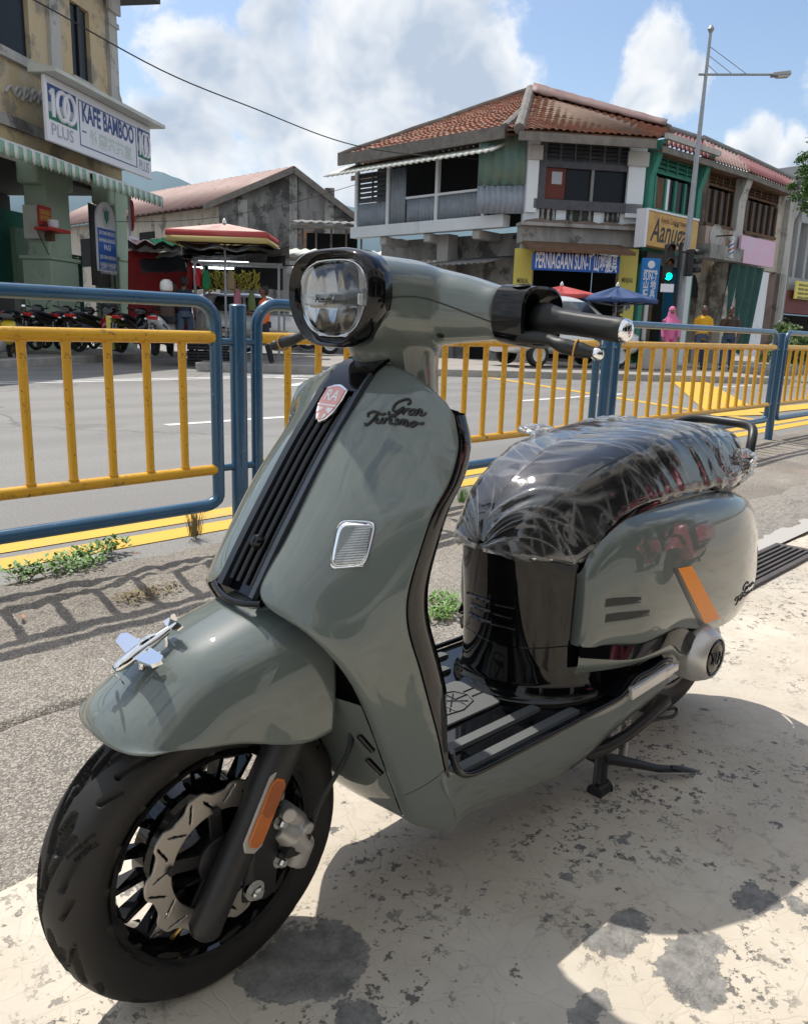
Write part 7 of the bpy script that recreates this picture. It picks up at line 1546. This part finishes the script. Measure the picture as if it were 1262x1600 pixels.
def motorcycle(label, loc, yaw, main, accent, scoot=False, rim='rim_bronze', lean=6, name='motorcycle', plate_txt='PNB 8124'):
    """faces +y"""
    t = thing(name, label, 'motorcycle', loc, yaw, 'motorcycles parked by the coffee shop'); t.rotation_euler = (0, R(lean), yaw)
    r = .235 if scoot else .285; wb_ = 1.28
    wheel2(t, -.62, r, r, .10, rim, 'rear_wheel'); wheel2(t, .66, r, r, .085, rim, 'front_wheel')
    if scoot:
        skinned(t, 'rear_body', main, [(-.95, .80, .05, .04), (-.86, .78, .12, .09), (-.6, .70, .17, .14), (-.3, .60, .17, .17), (-.12, .52, .13, .16)])
        lb(MB().hexa([(-.2, -.3, .25), (.2, -.3, .25), (.2, .36, .27), (-.2, .36, .27)], [(-.2, -.3, .36), (.2, -.3, .36), (.2, .36, .36), (-.2, .36, .36)]), 'footboard', 'bike_black', t, bevel=.03)
        skinned(t, 'front_shield', main, [(.28, .60, .18, .30), (.42, .64, .22, .34), (.55, .70, .16, .24), (.62, .72, .08, .12)]); skinned(t, 'side_flash', accent, [(-.7, .70, .176, .05), (-.45, .64, .180, .06), (-.25, .58, .178, .04)])
    else:
        skinned(t, 'rear_body', main, [(-.98, .86, .04, .03), (-.88, .83, .09, .06), (-.6, .75, .12, .09), (-.25, .66, .11, .10), (.0, .56, .08, .10)])
        skinned(t, 'engine', 'cast_alloy', [(-.18, .33, .08, .10), (-.05, .36, .12, .14), (.12, .38, .10, .13), (.22, .40, .06, .08)])
        skinned(t, 'front_shield', accent, [(.05, .52, .07, .10), (.2, .56, .15, .18), (.34, .62, .19, .24), (.46, .72, .12, .16), (.5, .78, .05, .06)]); lb(MB().tube([(0, -.1, .56), (0, .1, .50), (0, .34, .70)], .045, 8), 'frame_tube', accent, t)
    skinned(t, 'seat', 'seat_vinyl', [(-.84, .87, .08, .03), (-.6, .86, .13, .045), (-.3, .80, .135, .05), (-.05, .76, .10, .05), (.06, .74, .05, .03)])
    tl = lb(MB().hexa([(-.09, -.99, .78), (.09, -.99, .78), (.10, -.90, .78), (-.10, -.90, .78)], [(-.08, -1.01, .85), (.08, -1.01, .85), (.11, -.88, .86), (-.11, -.88, .86)]), 'tail_light', 'tail_red', t, bevel=.01)
    for s in (1, -1): lb(MB().sphere((s*.14, -.93, .78), (.035, .05, .025), 10, 6), 'indicator', 'lamp_clear', t)
    mg = lb(MB().grid(np.array([[(x, -.62-(r+.04)*math.cos(R(a)), r+(r+.04)*math.sin(R(a))) for x in (-.07, 0, .07)] for a in range(5, 100, 10)])), 'rear_mudguard', 'bike_black', t, solid=.008); lb(MB().beam((0, -.98, .72), (0, -1.0, .50), .16, .02, up=(1, 0, 0)), 'mudflap', 'bike_black', t)
    pl = lb(MB().hexa([(-.10, -1.0, .54), (.10, -1.0, .54), (.10, -.985, .54), (-.10, -.985, .54)], [(-.10, -1.02, .68), (.10, -1.02, .68), (.10, -1.005, .68), (-.10, -1.005, .68)]), 'number_plate', 'plate', t)
    m = MB(); text_on(m, plate_txt.replace(' ', '\n'), (0, -1.014, .61), (1, 0, 0), (0, -.14, 1), .062, bold=.001); lb(m, 'plate_lettering', 'sign_white', pl, weld=False, angle=0)
    lb(MB().grid(np.array([[(x, .66+(r+.03)*math.cos(R(a)), r+(r+.03)*math.sin(R(a))) for x in (-.06, 0, .06)] for a in range(20, 160, 12)])), 'front_mudguard', main, t, solid=.008)
    for s in (1, -1): lb(MB().tube([(s*.07, .66, r), (s*.07, .48, .80)], .022, 8), 'fork_leg', 'chrome_dull', t)
    hb = lb(MB().tube([(-.33, .28, 1.0), (-.2, .36, .97), (0, .42, .95), (.2, .36, .97), (.33, .28, 1.0)], .014, 8, smooth=20), 'handlebar', 'signal_black', t)
    for s in (1, -1):
        lb(MB().tube([(s*.33, .28, 1.0), (s*.23, .345, .977)], .019, 8), 'handgrip', 'grip_rubber', hb); mr = lb(MB().tube([(s*.2, .36, .97), (s*.25, .36, 1.1), (s*.30, .37, 1.17)], .007, 6), 'mirror_stalk', 'signal_black', hb); lb(MB().sphere((s*.31, .37, 1.20), (.06, .02, .045), 12, 8), 'mirror', 'signal_black', hb); lb(MB().sphere((s*.31, .362, 1.20), (.052, .018, .038), 12, 8), 'mirror_glass', 'mirror', hb)
    skinned(t, 'handlebar_cover', main, [(.28, .96, .14, .05), (.38, .97, .13, .08), (.48, .95, .09, .07), (.52, .95, .04, .03)]); lb(MB().sphere((0, .50, .93), (.08, .03, .05), 12, 8), 'headlight', 'lamp_clear', t)
    lb(MB().tube([(.13, .1, .22), (.15, -.2, .24), (.16, -.42, .30), (.165, -.92, .42)], [.022, .022, .05, .055], 10), 'exhaust', 'chrome_dull' if not scoot else 'signal_black', t, angle=60)
    lb(MB().tube([(-.08, 0, .25), (-.24, -.08, .01)], .012, 6), 'side_stand', 'signal_black', t); return t
def mc(px, D, deg, *a, z=.22, **k): p = gpt(px, D); lab = a[0]; return motorcycle(lab, (p.x, p.y, z), R(deg), *a[1:], **k)
mc(-10, 16.2, -50, 'black motorcycle with yellow trim cut by the left edge of the picture', 'bike_black', 'bike_yellow', z=.02, plate_txt='PMX 512')
mc(82, 18.9, -62, 'black motorcycle with gold wheels in front of the nearer green pillar', 'bike_black', 'bike_black', plate_txt='PKH 4427', lean=7)
mc(150, 18.6, -66, 'red and black motorcycle parked in front of the coffee shop cabinet', 'bike_black', 'bike_red', plate_txt='PJB 3086', rim='signal_black')
mc(40, 18.9, -58, 'dark motorcycle with a silver exhaust left of the gold-wheeled one', 'bike_black', 'bike_black', plate_txt='PHU 7719', rim='signal_black', lean=5)
mc(118, 19.6, -60, 'black motorcycle partly hidden behind the red and black one', 'bike_black', 'bike_blue', plate_txt='PLW 2360', rim='signal_black', lean=8)
mc(205, 19.0, -52, 'black motorcycle between the red one and the white scooter', 'bike_black', 'bike_black', plate_txt='PGF 6641', rim='signal_black')
mc(252, 18.0, -44, 'white motor scooter with red tail light at the market entrance', 'bike_white', 'bike_blue', scoot=True, rim='signal_black', plate_txt='PNL 9208', lean=4)
p = gpt(172, 19.4); hm_ = thing('loose_helmet', 'dark grey helmet resting on a motorcycle before the arched notice', 'helmet', (p.x, p.y, 1.35)); lb(MB().lathe([(0, .16), (.08, .15), (.14, .09), (.155, 0), (.145, -.09), (.13, -.12)], (0, 0, 0), (0, 0, 1), 20), 'helmet_shell', 'helmet_grey', hm_, solid=.012)
p = gpt(183, 18.4); yb_ = thing('yellow_bin', 'yellow poster box with red print at kerb level between the motorcycles', 'box', (p.x, p.y, .2), R(34)); lb(MB().box(-.32, .32, -.02, .1, .1, .85), 'box_body', 'sign_yellow', yb_, bevel=.01); lb(MB().sphere((.05, -.03, .35), (.18, .012, .12), 14, 8), 'box_print', 'sign_red', yb_)

# --- cars
def car(label, loc, yaw, paint_, h=1.5, name='car'):
    """faces +x in its own frame"""
    t = thing(name, label, 'car', loc, yaw, 'cars around the junction'); k = h/1.5
    lower = [(-2.0, .55, .62, .20), (-1.95, .62, .78, .32), (-1.3, .64, .84, .36), (0, .62, .86, .36), (1.1, .60, .85, .34), (1.75, .55, .80, .28), (1.98, .50, .66, .18)]
    P = [[(x, y, z*k) for y, z in se(zc, hw, hh, 4.2, 28)] for x, zc, hw, hh in lower]; m = MB().grid(surf(P, 40, 28), cv=True); n_ = len(m.v); m.f += [tuple(range(28)), tuple(range(n_-28, n_))[::-1]]; m.mi += [0, 0]; lb(m, 'car_body', paint_, t, angle=60)
    top_ = [(-1.92, .92, .66, .02), (-1.7, 1.15, .66, .26), (-1.2, 1.20, .68, .30), (-.2, 1.22, .69, .31), (.3, 1.17, .68, .27), (.95, .98, .70, .06), (1.05, .93, .70, .02)]
    P = [[(x, y*(1-.16*max(0, (z-.95)/.5)), z*k) for y, z in se(zc, hw, hh, 3.6, 28)] for x, zc, hw, hh in top_]; m = MB().grid(surf(P, 36, 28), cv=True); cab = lb(m, 'cabin', paint_, t, angle=60)
    def win_(x0, x1, x2, x3, z0, z1, s):
        return MB().add([(x0, s*.712, z0*k), (x1, s*.712, z0*k), (x2, s*.628, z1*k), (x3, s*.628, z1*k)], [(0, 1, 2, 3) if s < 0 else (3, 2, 1, 0)])
    for s in (1, -1):
        lb(win_(-1.55, -.62, -.62, -1.35, 1.0, 1.40, s), 'side_window', 'car_glass', cab, solid=.01); lb(win_(-.54, .72, .18, -.54, 1.0, 1.40, s), 'side_window', 'car_glass', cab, solid=.01); lb(MB().box(.62, .80, s*.86-.08, s*.86+.08, .95*k, 1.10*k), 'wing_mirror', paint_, t, bevel=.03)
        lb(MB().sphere((1.84, s*.55, .68*k), (.14, .16, .09), 12, 8), 'headlight', 'lamp_clear', t); lb(MB().sphere((-1.92, s*.62, .80*k), (.08, .10, .16), 12, 8), 'tail_light', 'tail_red', t)
        for x in (-1.25, 1.25):
            w_ = lb(MB().lathe([(.19, -.09), (.27, -.10), (.30, -.06), (.30, .06), (.27, .10), (.19, .09)], (x, s*.74, .30), (0, 1, 0), 24), 'wheel', 'tyre_plain', t); lb(MB().lathe([(0, s*.085), (.06, s*.09), (.17, s*.075), (.20, s*.09)], (x, s*.74, .30), (0, 1, 0), 20), 'wheel_rim', 'alloy', w_)
    lb(MB().add([(1.02, -.62, .965*k), (1.02, .62, .965*k), (.33, .54, 1.425*k), (.33, -.54, 1.425*k)], [(0, 1, 2, 3)]), 'windscreen', 'car_glass', cab, solid=.01); lb(MB().add([(-1.86, -.58, 1.0*k), (-1.86, .58, 1.0*k), (-1.60, .52, 1.38*k), (-1.60, -.52, 1.38*k)], [(3, 2, 1, 0)]), 'rear_window', 'car_glass', cab, solid=.01)
    lb(MB().box(1.955, 2.0, -.45, .45, .42*k, .55*k), 'grille', 'signal_black', t, bevel=.01); return t
p = gpt(880, 21.0); car('white hatchback passing behind the handgrip of the scooter', (p.x, p.y, .16), R(-22), 'car_white', 1.74)
p = gpt(404, 23.5); car('white car parked behind the fruit stall', (p.x, p.y, .3), R(-20), 'car_white', 1.5)
p = gpt(445, 24.5); car('black car half hidden by the headlamp', (p.x, p.y, .15), R(150), 'car_black', 1.45)

# --- market stalls
def umbrella(name, label, px, ytop, ybot, D, wd, sides, mats_, z0, sq=False, deg=0):
    p = gpt(px, D); t = thing(name, label, 'umbrella', (p.x, p.y, 0), R(deg), 'market umbrellas'); zt = (CO+ray(px, ytop)*D).z; zb = (CO+ray(px, ybot)*D).z
    lb(MB().tube([(0, 0, 0), (0, 0, zt-.02)], .025, 8), 'umbrella_pole', 'galvanised', t)
    rim = [(wd*.5*math.cos(2*math.pi*(i+.5)/sides), wd*.5*math.sin(2*math.pi*(i+.5)/sides), zb) for i in range(sides)] if not sq else [(-wd/2, -wd/2.6, zb), (wd/2, -wd/2.6, zb), (wd/2, wd/2.6, zb), (-wd/2, wd/2.6, zb)]
    n = len(rim)
    for i in range(n):
        a, b_ = Vector(rim[i]), Vector(rim[(i+1) % n]); c = Vector((0, 0, zt)); P = []
        for u in np.linspace(0, 1, 7):
            e = a.lerp(b_, u); P.append([tuple(c.lerp(e, v)-Vector((0, 0, .10*math.sin(math.pi*v)*math.sin(math.pi*u)*1.2))) for v in np.linspace(.02, 1, 6)])
        cp_ = lb(MB().grid(np.array(P)), 'canopy_panel', mats_[0], t, solid=.006, angle=60)
        k = len(mats_)-1
        for j in range(k): h = z0/k; lb(MB().add([a-Vector((0, 0, h*j)), b_-Vector((0, 0, h*j)), b_-Vector((0, 0, h*(j+1)-.002)), a-Vector((0, 0, h*(j+1)-.002))], [(0, 1, 2, 3)]), 'valance', mats_[1+j], cp_, solid=.005)
        lb(MB().tube([(0, 0, zt-.5), a-Vector((0, 0, .02))], .012, 5), 'umbrella_rib', 'galvanised', t)
    lb(MB().lathe([(0, .12), (.04, .06), (.05, 0)], (0, 0, zt), (0, 0, 1), 8), 'umbrella_tip', 'pipe_white', t); return t
tarp('dark tarpaulin hung at the back of the fruit stall', [(296, 398), (446, 398), (446, 452), (296, 452)], (20.9, 20.9, 20.9, 20.9), 'canvas_black', .0) if False else None
umbrella('market_umbrella', 'large faded red market umbrella with yellow edge above the fruit stall', 353, 353, 370, 18.2, 2.15, 4, ('canvas_faded', 'canvas_red', 'canvas_yellow'), .24, sq=True, deg=-46)
umbrella('market_umbrella', 'red market umbrella behind the handgrip in front of the blue shop sign', 872, 447, 462, 21.8, 2.3, 8, ('canvas_red', 'canvas_red'), .10)
umbrella('market_umbrella', 'dark blue market umbrella right of the red one', 958, 448, 468, 21.2, 2.1, 8, ('canvas_blue', 'canvas_blue'), .10)
def tarp(label, quad, D4, mm, sag=.15, name='tarpaulin'):
    P4 = [CO+ray(x, y)*D for (x, y), D in zip(quad, D4)]; c = sum(P4, Vector())/4; t = thing(name, label, 'tarpaulin', c); P = []
    for u in np.linspace(0, 1, 15):
        row = []
        for v in np.linspace(0, 1, 9): q = P4[0].lerp(P4[1], u).lerp(P4[3].lerp(P4[2], u), v)-c; row.append(tuple(q-Vector((0, 0, sag*math.sin(math.pi*u)*math.sin(math.pi*v)+.04*mnoise(u*9, v*7)))))
        P.append(row)
    lb(MB().grid(np.array(P)), 'tarp_sheet', mm, t, solid=.008, angle=70); return t
tarp('dark tarpaulin hung at the back of the fruit stall', [(296, 396), (446, 396), (446, 452), (296, 452)], (20.9, 20.9, 20.9, 20.9), 'canvas_black', .0)  # added black sheet, its colour stands for the stall's shaded interior
def shade_tarp(label, pxs, D0_, D1_, z, mm):
    cs = [gpt(pxs[0], D0_), gpt(pxs[1], D0_), gpt(pxs[1], D1_), gpt(pxs[0], D1_)]; c = sum(cs, Vector())/4+Vector((0, 0, z)); t = thing('tarpaulin', label, 'tarpaulin', c); P = []
    for u in np.linspace(0, 1, 13): P.append([tuple(cs[0].lerp(cs[1], u).lerp(cs[3].lerp(cs[2], u), v)-Vector((c.x, c.y, 0))+Vector((0, 0, .25*v-.10*math.sin(math.pi*u*3)**2+.03*mnoise(u*9, v*5)))) for v in np.linspace(0, 1, 9)])
    lb(MB().grid(np.array(P)), 'tarp_sheet', mm, t, solid=.008, angle=70)
shade_tarp('grey tarpaulin roof stretched over the whole fruit stall', (288, 452), 17.4, 23.5, 2.62, 'canvas_black')  # overhead sheet added so that the stall below falls in shade
shade_tarp('dark tarpaulin roof over the market entrance beside the coffee shop', (205, 286), 18.2, 23.5, 2.72, 'canvas_black')
tarp('crimson tarpaulin wall behind the market entrance', [(200, 392), (300, 398), (300, 520), (200, 520)], (20.5, 20.5, 20.5, 20.5), 'canvas_crimson', .0)
tarp('black sagging tarpaulin under the white canopy', [(218, 406), (300, 398), (292, 424), (222, 426)], (18.5, 19.5, 18.6, 18.2), 'canvas_black', .12)
tarp('off-white canopy sheet below the big red umbrella', [(248, 396), (345, 386), (330, 402), (240, 408)], (20.2, 20.5, 19.2, 19.2), 'canvas_white', .05)
tarp('green tarpaulin strip beside the corrugated fence', [(232, 374), (262, 372), (300, 388), (250, 388)], (21, 21.5, 21, 20.5), 'canvas_green', .05)
tarp('pale pink canopy sheet left of the green strip', [(202, 377), (252, 372), (250, 386), (203, 388)], (22, 22.5, 21.6, 21.2), 'canvas_faded', .03)
tarp('dark tarpaulin lining under the big umbrella frame', [(300, 400), (420, 396), (415, 410), (300, 412)], (18.6, 18.6, 20.2, 20.2), 'canvas_black', .05)
tarp('dirty white stall sheet just left of the headlamp', [(428, 418), (478, 414), (478, 424), (430, 432)], (22, 22, 21, 21), 'canvas_white', .06)
b = gpt(350, 18.6); FS = thing('fruit_stall', 'open fruit stall with hanging tubes under the red umbrella', 'stall', b)
def fs(px, py, D=18.6): return CO+ray(px, py)*D-b
x0, x1 = fs(300, 500), fs(440, 500); fr_ = (x1-x0); fr_.z = 0; L_ = fr_.length; fu = fr_.normalized(); fn_ = Vector((-fu.y, fu.x, 0))
def fsb(m, u0, u1, z0, z1, d0, d1):
    o = Vector((x0.x, x0.y, 0)); return m.hexa([o+fu*u0+fn_*d0+Vector((0, 0, z0)), o+fu*u1+fn_*d0+Vector((0, 0, z0)), o+fu*u1+fn_*d1+Vector((0, 0, z0)), o+fu*u0+fn_*d1+Vector((0, 0, z0))], [o+fu*u0+fn_*d0+Vector((0, 0, z1)), o+fu*u1+fn_*d0+Vector((0, 0, z1)), o+fu*u1+fn_*d1+Vector((0, 0, z1)), o+fu*u0+fn_*d1+Vector((0, 0, z1))])
lb(fsb(MB(), 0, L_, .78, .84, 0, 1.0), 'stall_table', 'sack', FS, bevel=.01)
for u_ in (.05, L_-.1):
    for d_ in (.05, .9): lb(fsb(MB(), u_, u_+.05, 0, 2.35, d_, d_+.05), 'stall_post', 'galvanised', FS)
for d_ in (.05, .9): lb(fsb(MB(), 0, L_, 2.3, 2.35, d_, d_+.05), 'stall_beam', 'galvanised', FS)
for i, (xa, xb, y, D) in enumerate(((310, 352, 408, 18.6), (354, 388, 409, 18.6), (296, 316, 417, 19.2), (326, 365, 418, 19.2))):
    a, c = CO+ray(xa, y)*D, CO+ray(xb, y+1.2)*D; o = MB().tube([a-(a+c)/2, c-(a+c)/2], .022, 8).build('fluorescent_tube', 'tube_light', loc=tuple((a+c)/2)); tag(o, ['long lit fluorescent tube at the left front of the fruit stall', 'long lit fluorescent tube at the right front of the fruit stall', 'short lit tube at the back left of the stall', 'lit fluorescent tube hanging lower at the back of the stall'][i], 'tube light', 'lit tubes in the fruit stall')
rg = random.Random(4)
names = ['leftmost', 'second', 'third', 'fourth', 'fifth', 'sixth', 'rightmost']
for i in range(7):
    px = 318+i*13; q = CO+ray(px, 421+3*math.sin(i*2))*18.7; t = thing('banana_bunch', f'{names[i]} of the fruit bunches hanging in the stall', 'fruit', q, 0, 'hanging fruit bunches'); lb(MB().tube([(0, 0, .35), (0, 0, 0)], .008, 4), 'hanging_string', 'cable', t)
    for k in range(26):
        a = rg.uniform(0, 6.28); z = -.05-.016*k; d = Vector((math.cos(a), math.sin(a), 0)); lb(MB().tube([Vector((0, 0, z))+d*.03, Vector((0, 0, z-.04))+d*.10, Vector((0, 0, z+.03))+d*.15], [.012, .021, .008], 6), 'banana', 'banana', t)
for i, (px, py, mm, lab) in enumerate(((310, 432, 'bag_red', 'red plastic bag hanging at the left of the stall'), (298, 428, 'canvas_crimson', 'dark red bag hanging beside the tarpaulin'), (371, 466, 'bag_pink', 'pink carrier bag on the stall table'), (360, 436, 'sack', 'brown round sack hung below the fruit'), (393, 470, 'fruit_green', 'green brown melon sack in front of the orange shirt'), (322, 436, 'canvas_green', 'small green bag beside the red plastic bag'))):
    q = CO+ray(px, py)*18.5; t = thing('hanging_bag' if i != 4 else 'melon_sack', lab, 'bag', q, 0, 'bags at the stall'); P = []
    for a_ in np.linspace(0, 1, 9): rr = .015+.085*math.sin(math.pi*min(1, a_*.62+.12)); P.append([(rr*math.cos(b__)*(1+.15*mnoise(b__*2, a_*4+i)), rr*.7*math.sin(b__), .2-.42*a_) for b__ in np.linspace(0, 2*np.pi, 14, endpoint=False)])
    lb(MB().grid(np.array(P), cv=True), 'bag_body', mm, t, angle=70); lb(MB().tube([(-.05, 0, .18), (-.03, 0, .30), (.03, 0, .30), (.05, 0, .18)], .008, 4, smooth=10), 'bag_handle', mm, t)
for i in range(8):
    px = 312+(i % 4)*17; z = .02+.34*(i//4); p = gpt(px, 18.2); t = thing('plastic_crate', ['leftmost', 'second from left', 'third from left', 'rightmost'][i % 4]+' black crate in the '+('upper' if i//4 else 'lower')+' row under the fruit stall', 'crate', (p.x, p.y, z), R(-46), 'black crates under the stall'); lb(MB().box(-.24, .24, -.17, .17, 0, .03), 'crate_floor', 'crate_black', t)
    for a_ in range(4): lb(MB().box(-.24, .24, -.185, -.171, .04+.07*a_, .09+.07*a_), 'crate_slat', 'crate_black', t)
    for sx in (-.255, .241): lb(MB().box(sx, sx+.014, -.185, .185, 0, .32), 'crate_end', 'crate_black', t)
    lb(MB().box(-.24, .24, .171, .185, 0, .32), 'crate_back', 'crate_black', t)
p = gpt(1028, 21.2); t = thing('white_planter', 'white block planter at the feet of the pink headscarf', 'planter', (p.x, p.y, .14), R(-10)); lb(MB().box(-.45, .45, -.25, .25, 0, .62), 'planter_box', 'canvas_white', t, bevel=.02); lb(MB().box(-.40, .40, -.20, .20, .622, .66), 'planter_soil', 'soil', t)

# --- vegetation
def foliage_tree(name, label, base, trunk_pts, trunk_r, blobs, nleaf, size, mt, seed, cat='tree', droop=0.):
    t = thing(name, label, cat, base); rg = random.Random(seed); m = MB(); m.tube(trunk_pts, trunk_r, 10, smooth=14)
    for c, r in blobs: m.tube([trunk_pts[-1], (Vector(trunk_pts[-1])+Vector(c))/2+Vector((0, 0, .1)), c], [trunk_r[-1]*.8, trunk_r[-1]*.5, trunk_r[-1]*.2], 6)
    lb(m, 'trunk', 'bark', t); f = MB(); per = nleaf//len(blobs)
    for c, r in blobs:
        sub = [(Vector(c)+Vector((rg.gauss(0, .5)*r, rg.gauss(0, .5)*r, rg.gauss(0, .45)*r)), r*rg.uniform(.18, .4)) for _ in range(14)]
        for i in range(per):
            cc, rr = sub[rg.randrange(14)]; p = cc+Vector((rg.gauss(0, 1), rg.gauss(0, 1), rg.gauss(0, .8)))*rr*.55
            d = Vector((rg.gauss(0, 1), rg.gauss(0, 1), rg.gauss(0, .6)-droop)).normalized(); n_ = d.cross(Vector((rg.gauss(0, 1), rg.gauss(0, 1), rg.gauss(0, 1)))).normalized(); s = size*rg.uniform(.6, 1.3)
            f.add([p, p+d*s*.5+n_*s*.25, p+d*s, p+d*s*.5-n_*s*.25], [(0, 1, 2, 3)])
    o = lb(f, 'crown', mt, t, weld=False, angle=0); return t
b = gpt(1330, 22); z_ = (CO+ray(1290, 280)*22).z
foliage_tree('roadside_tree', 'leafy green tree reaching in at the right edge of the picture', b, [(0, 0, 0), (.1, .1, z_*.5), (-.1, 0, z_*.8)], [.22, .18, .12], [(tuple(CO+ray(1277, y)*22-b), .42) for y in (250, 275, 300, 318)]+[(tuple(CO+ray(1330, y)*22.5-b), 1.0) for y in (220, 280, 330)], 14000, .085, 'leaf_tree', 3)
b = gpt(1232, 20.5); foliage_tree('weeping_shrub', 'pale green weeping shrub on the far pavement at the right edge', Vector((b.x, b.y, .1)), [(0, 0, 0), (.02, 0, .5)], [.06, .04], [((-.25, 0, .75), .42), ((.2, .1, .85), .45), ((.0, -.2, .6), .45), ((.05, 0, 1.1), .28)], 5200, .10, 'leaf_pale', 5, cat='shrub', droop=.9)
b = gpt(1000, 21.8); foliage_tree('potted_shrub', 'low dark green shrub behind the white planter', Vector((b.x, b.y, .13)), [(0, 0, 0), (.02, 0, .3)], [.04, .03], [((-.2, 0, .45), .28), ((.2, .1, .5), .28)], 1500, .10, 'leaf_tree', 6, cat='shrub')
# ------------------------------------------------------------------ behind the camera: the motorcycle shop that the paint reflects
SHP = thing('motorcycle_shop', 'open motorcycle shop front with dark interior, seen only as a reflection in the scooter paint', 'shop', (2, -4.6, 0)); F = Fac((2, -4.6, 0), 180, SHP)
for u_ in (-9, -4.6, -.2, 4.2, 8.6): F.part('shop_pillar', 'wall_greywhite', u_, u_+.45, 0, 3.3, -.2, .25)
F.part('shop_floor', 'smooth_concrete', -9, 9, -.01, .012, -.3, 6); F.part('back_wall', 'dim_interior', -9, 9, .012, 3.3, 6, 6.2); F.part('shop_ceiling', 'dim_interior', -9, 9, 3.3, 3.45, -.2, 6.2); F.part('upper_wall', 'wall_cream', -9, 9, 3.45, 7.4, 0, .3); F.part('canopy_slab', 'wall_greywhite', -9, 9, 3.46, 3.62, -1.3, -.002)
for u_ in (-9, 8.9): F.part('side_wall', 'dim_interior', u_, u_+.1, .012, 3.3, .26, 6)
sg_ = F.part('shop_sign', 'sign_black', -4, 4.2, 2.55, 3.25, -.3, -.22); F.text('HOT BIKES', 0, 2.9, .6, -.306, 'sign_lettering', 'sign_white', sg_, bold=.01)
for u_ in (-6.5, -2.2, 2.2, 6.4): w_ = F.part('upper_window', 'car_glass', u_-.8, u_+.8, 4.6, 6.4, -.03, -.004)
mat('paint_pink', (.55, .085, .13), .28, coat=1.); mat('paint_ivory', (.55, .53, .48), .28, coat=1.)
for nm, mm, loc, rz, lab in (('paint_pink', 'paint_pink', (2.95, -.50, 0), R(-14), 'pink retro scooter parked in front of the shop, mirrored in the grey side cowl'), ('paint_ivory', 'paint_ivory', (2.75, -1.95, 0), R(-8), 'ivory retro scooter in front of the shop, mirrored in the grey side cowl')):
    c = copy_tree(SC, None, {'paint_sage': mm}); c.location = loc; c.rotation_euler = (0, 0, rz); c['label'] = lab; c['group'] = 'retro scooters outside the shop'
SC['group'] = 'retro scooters outside the shop'
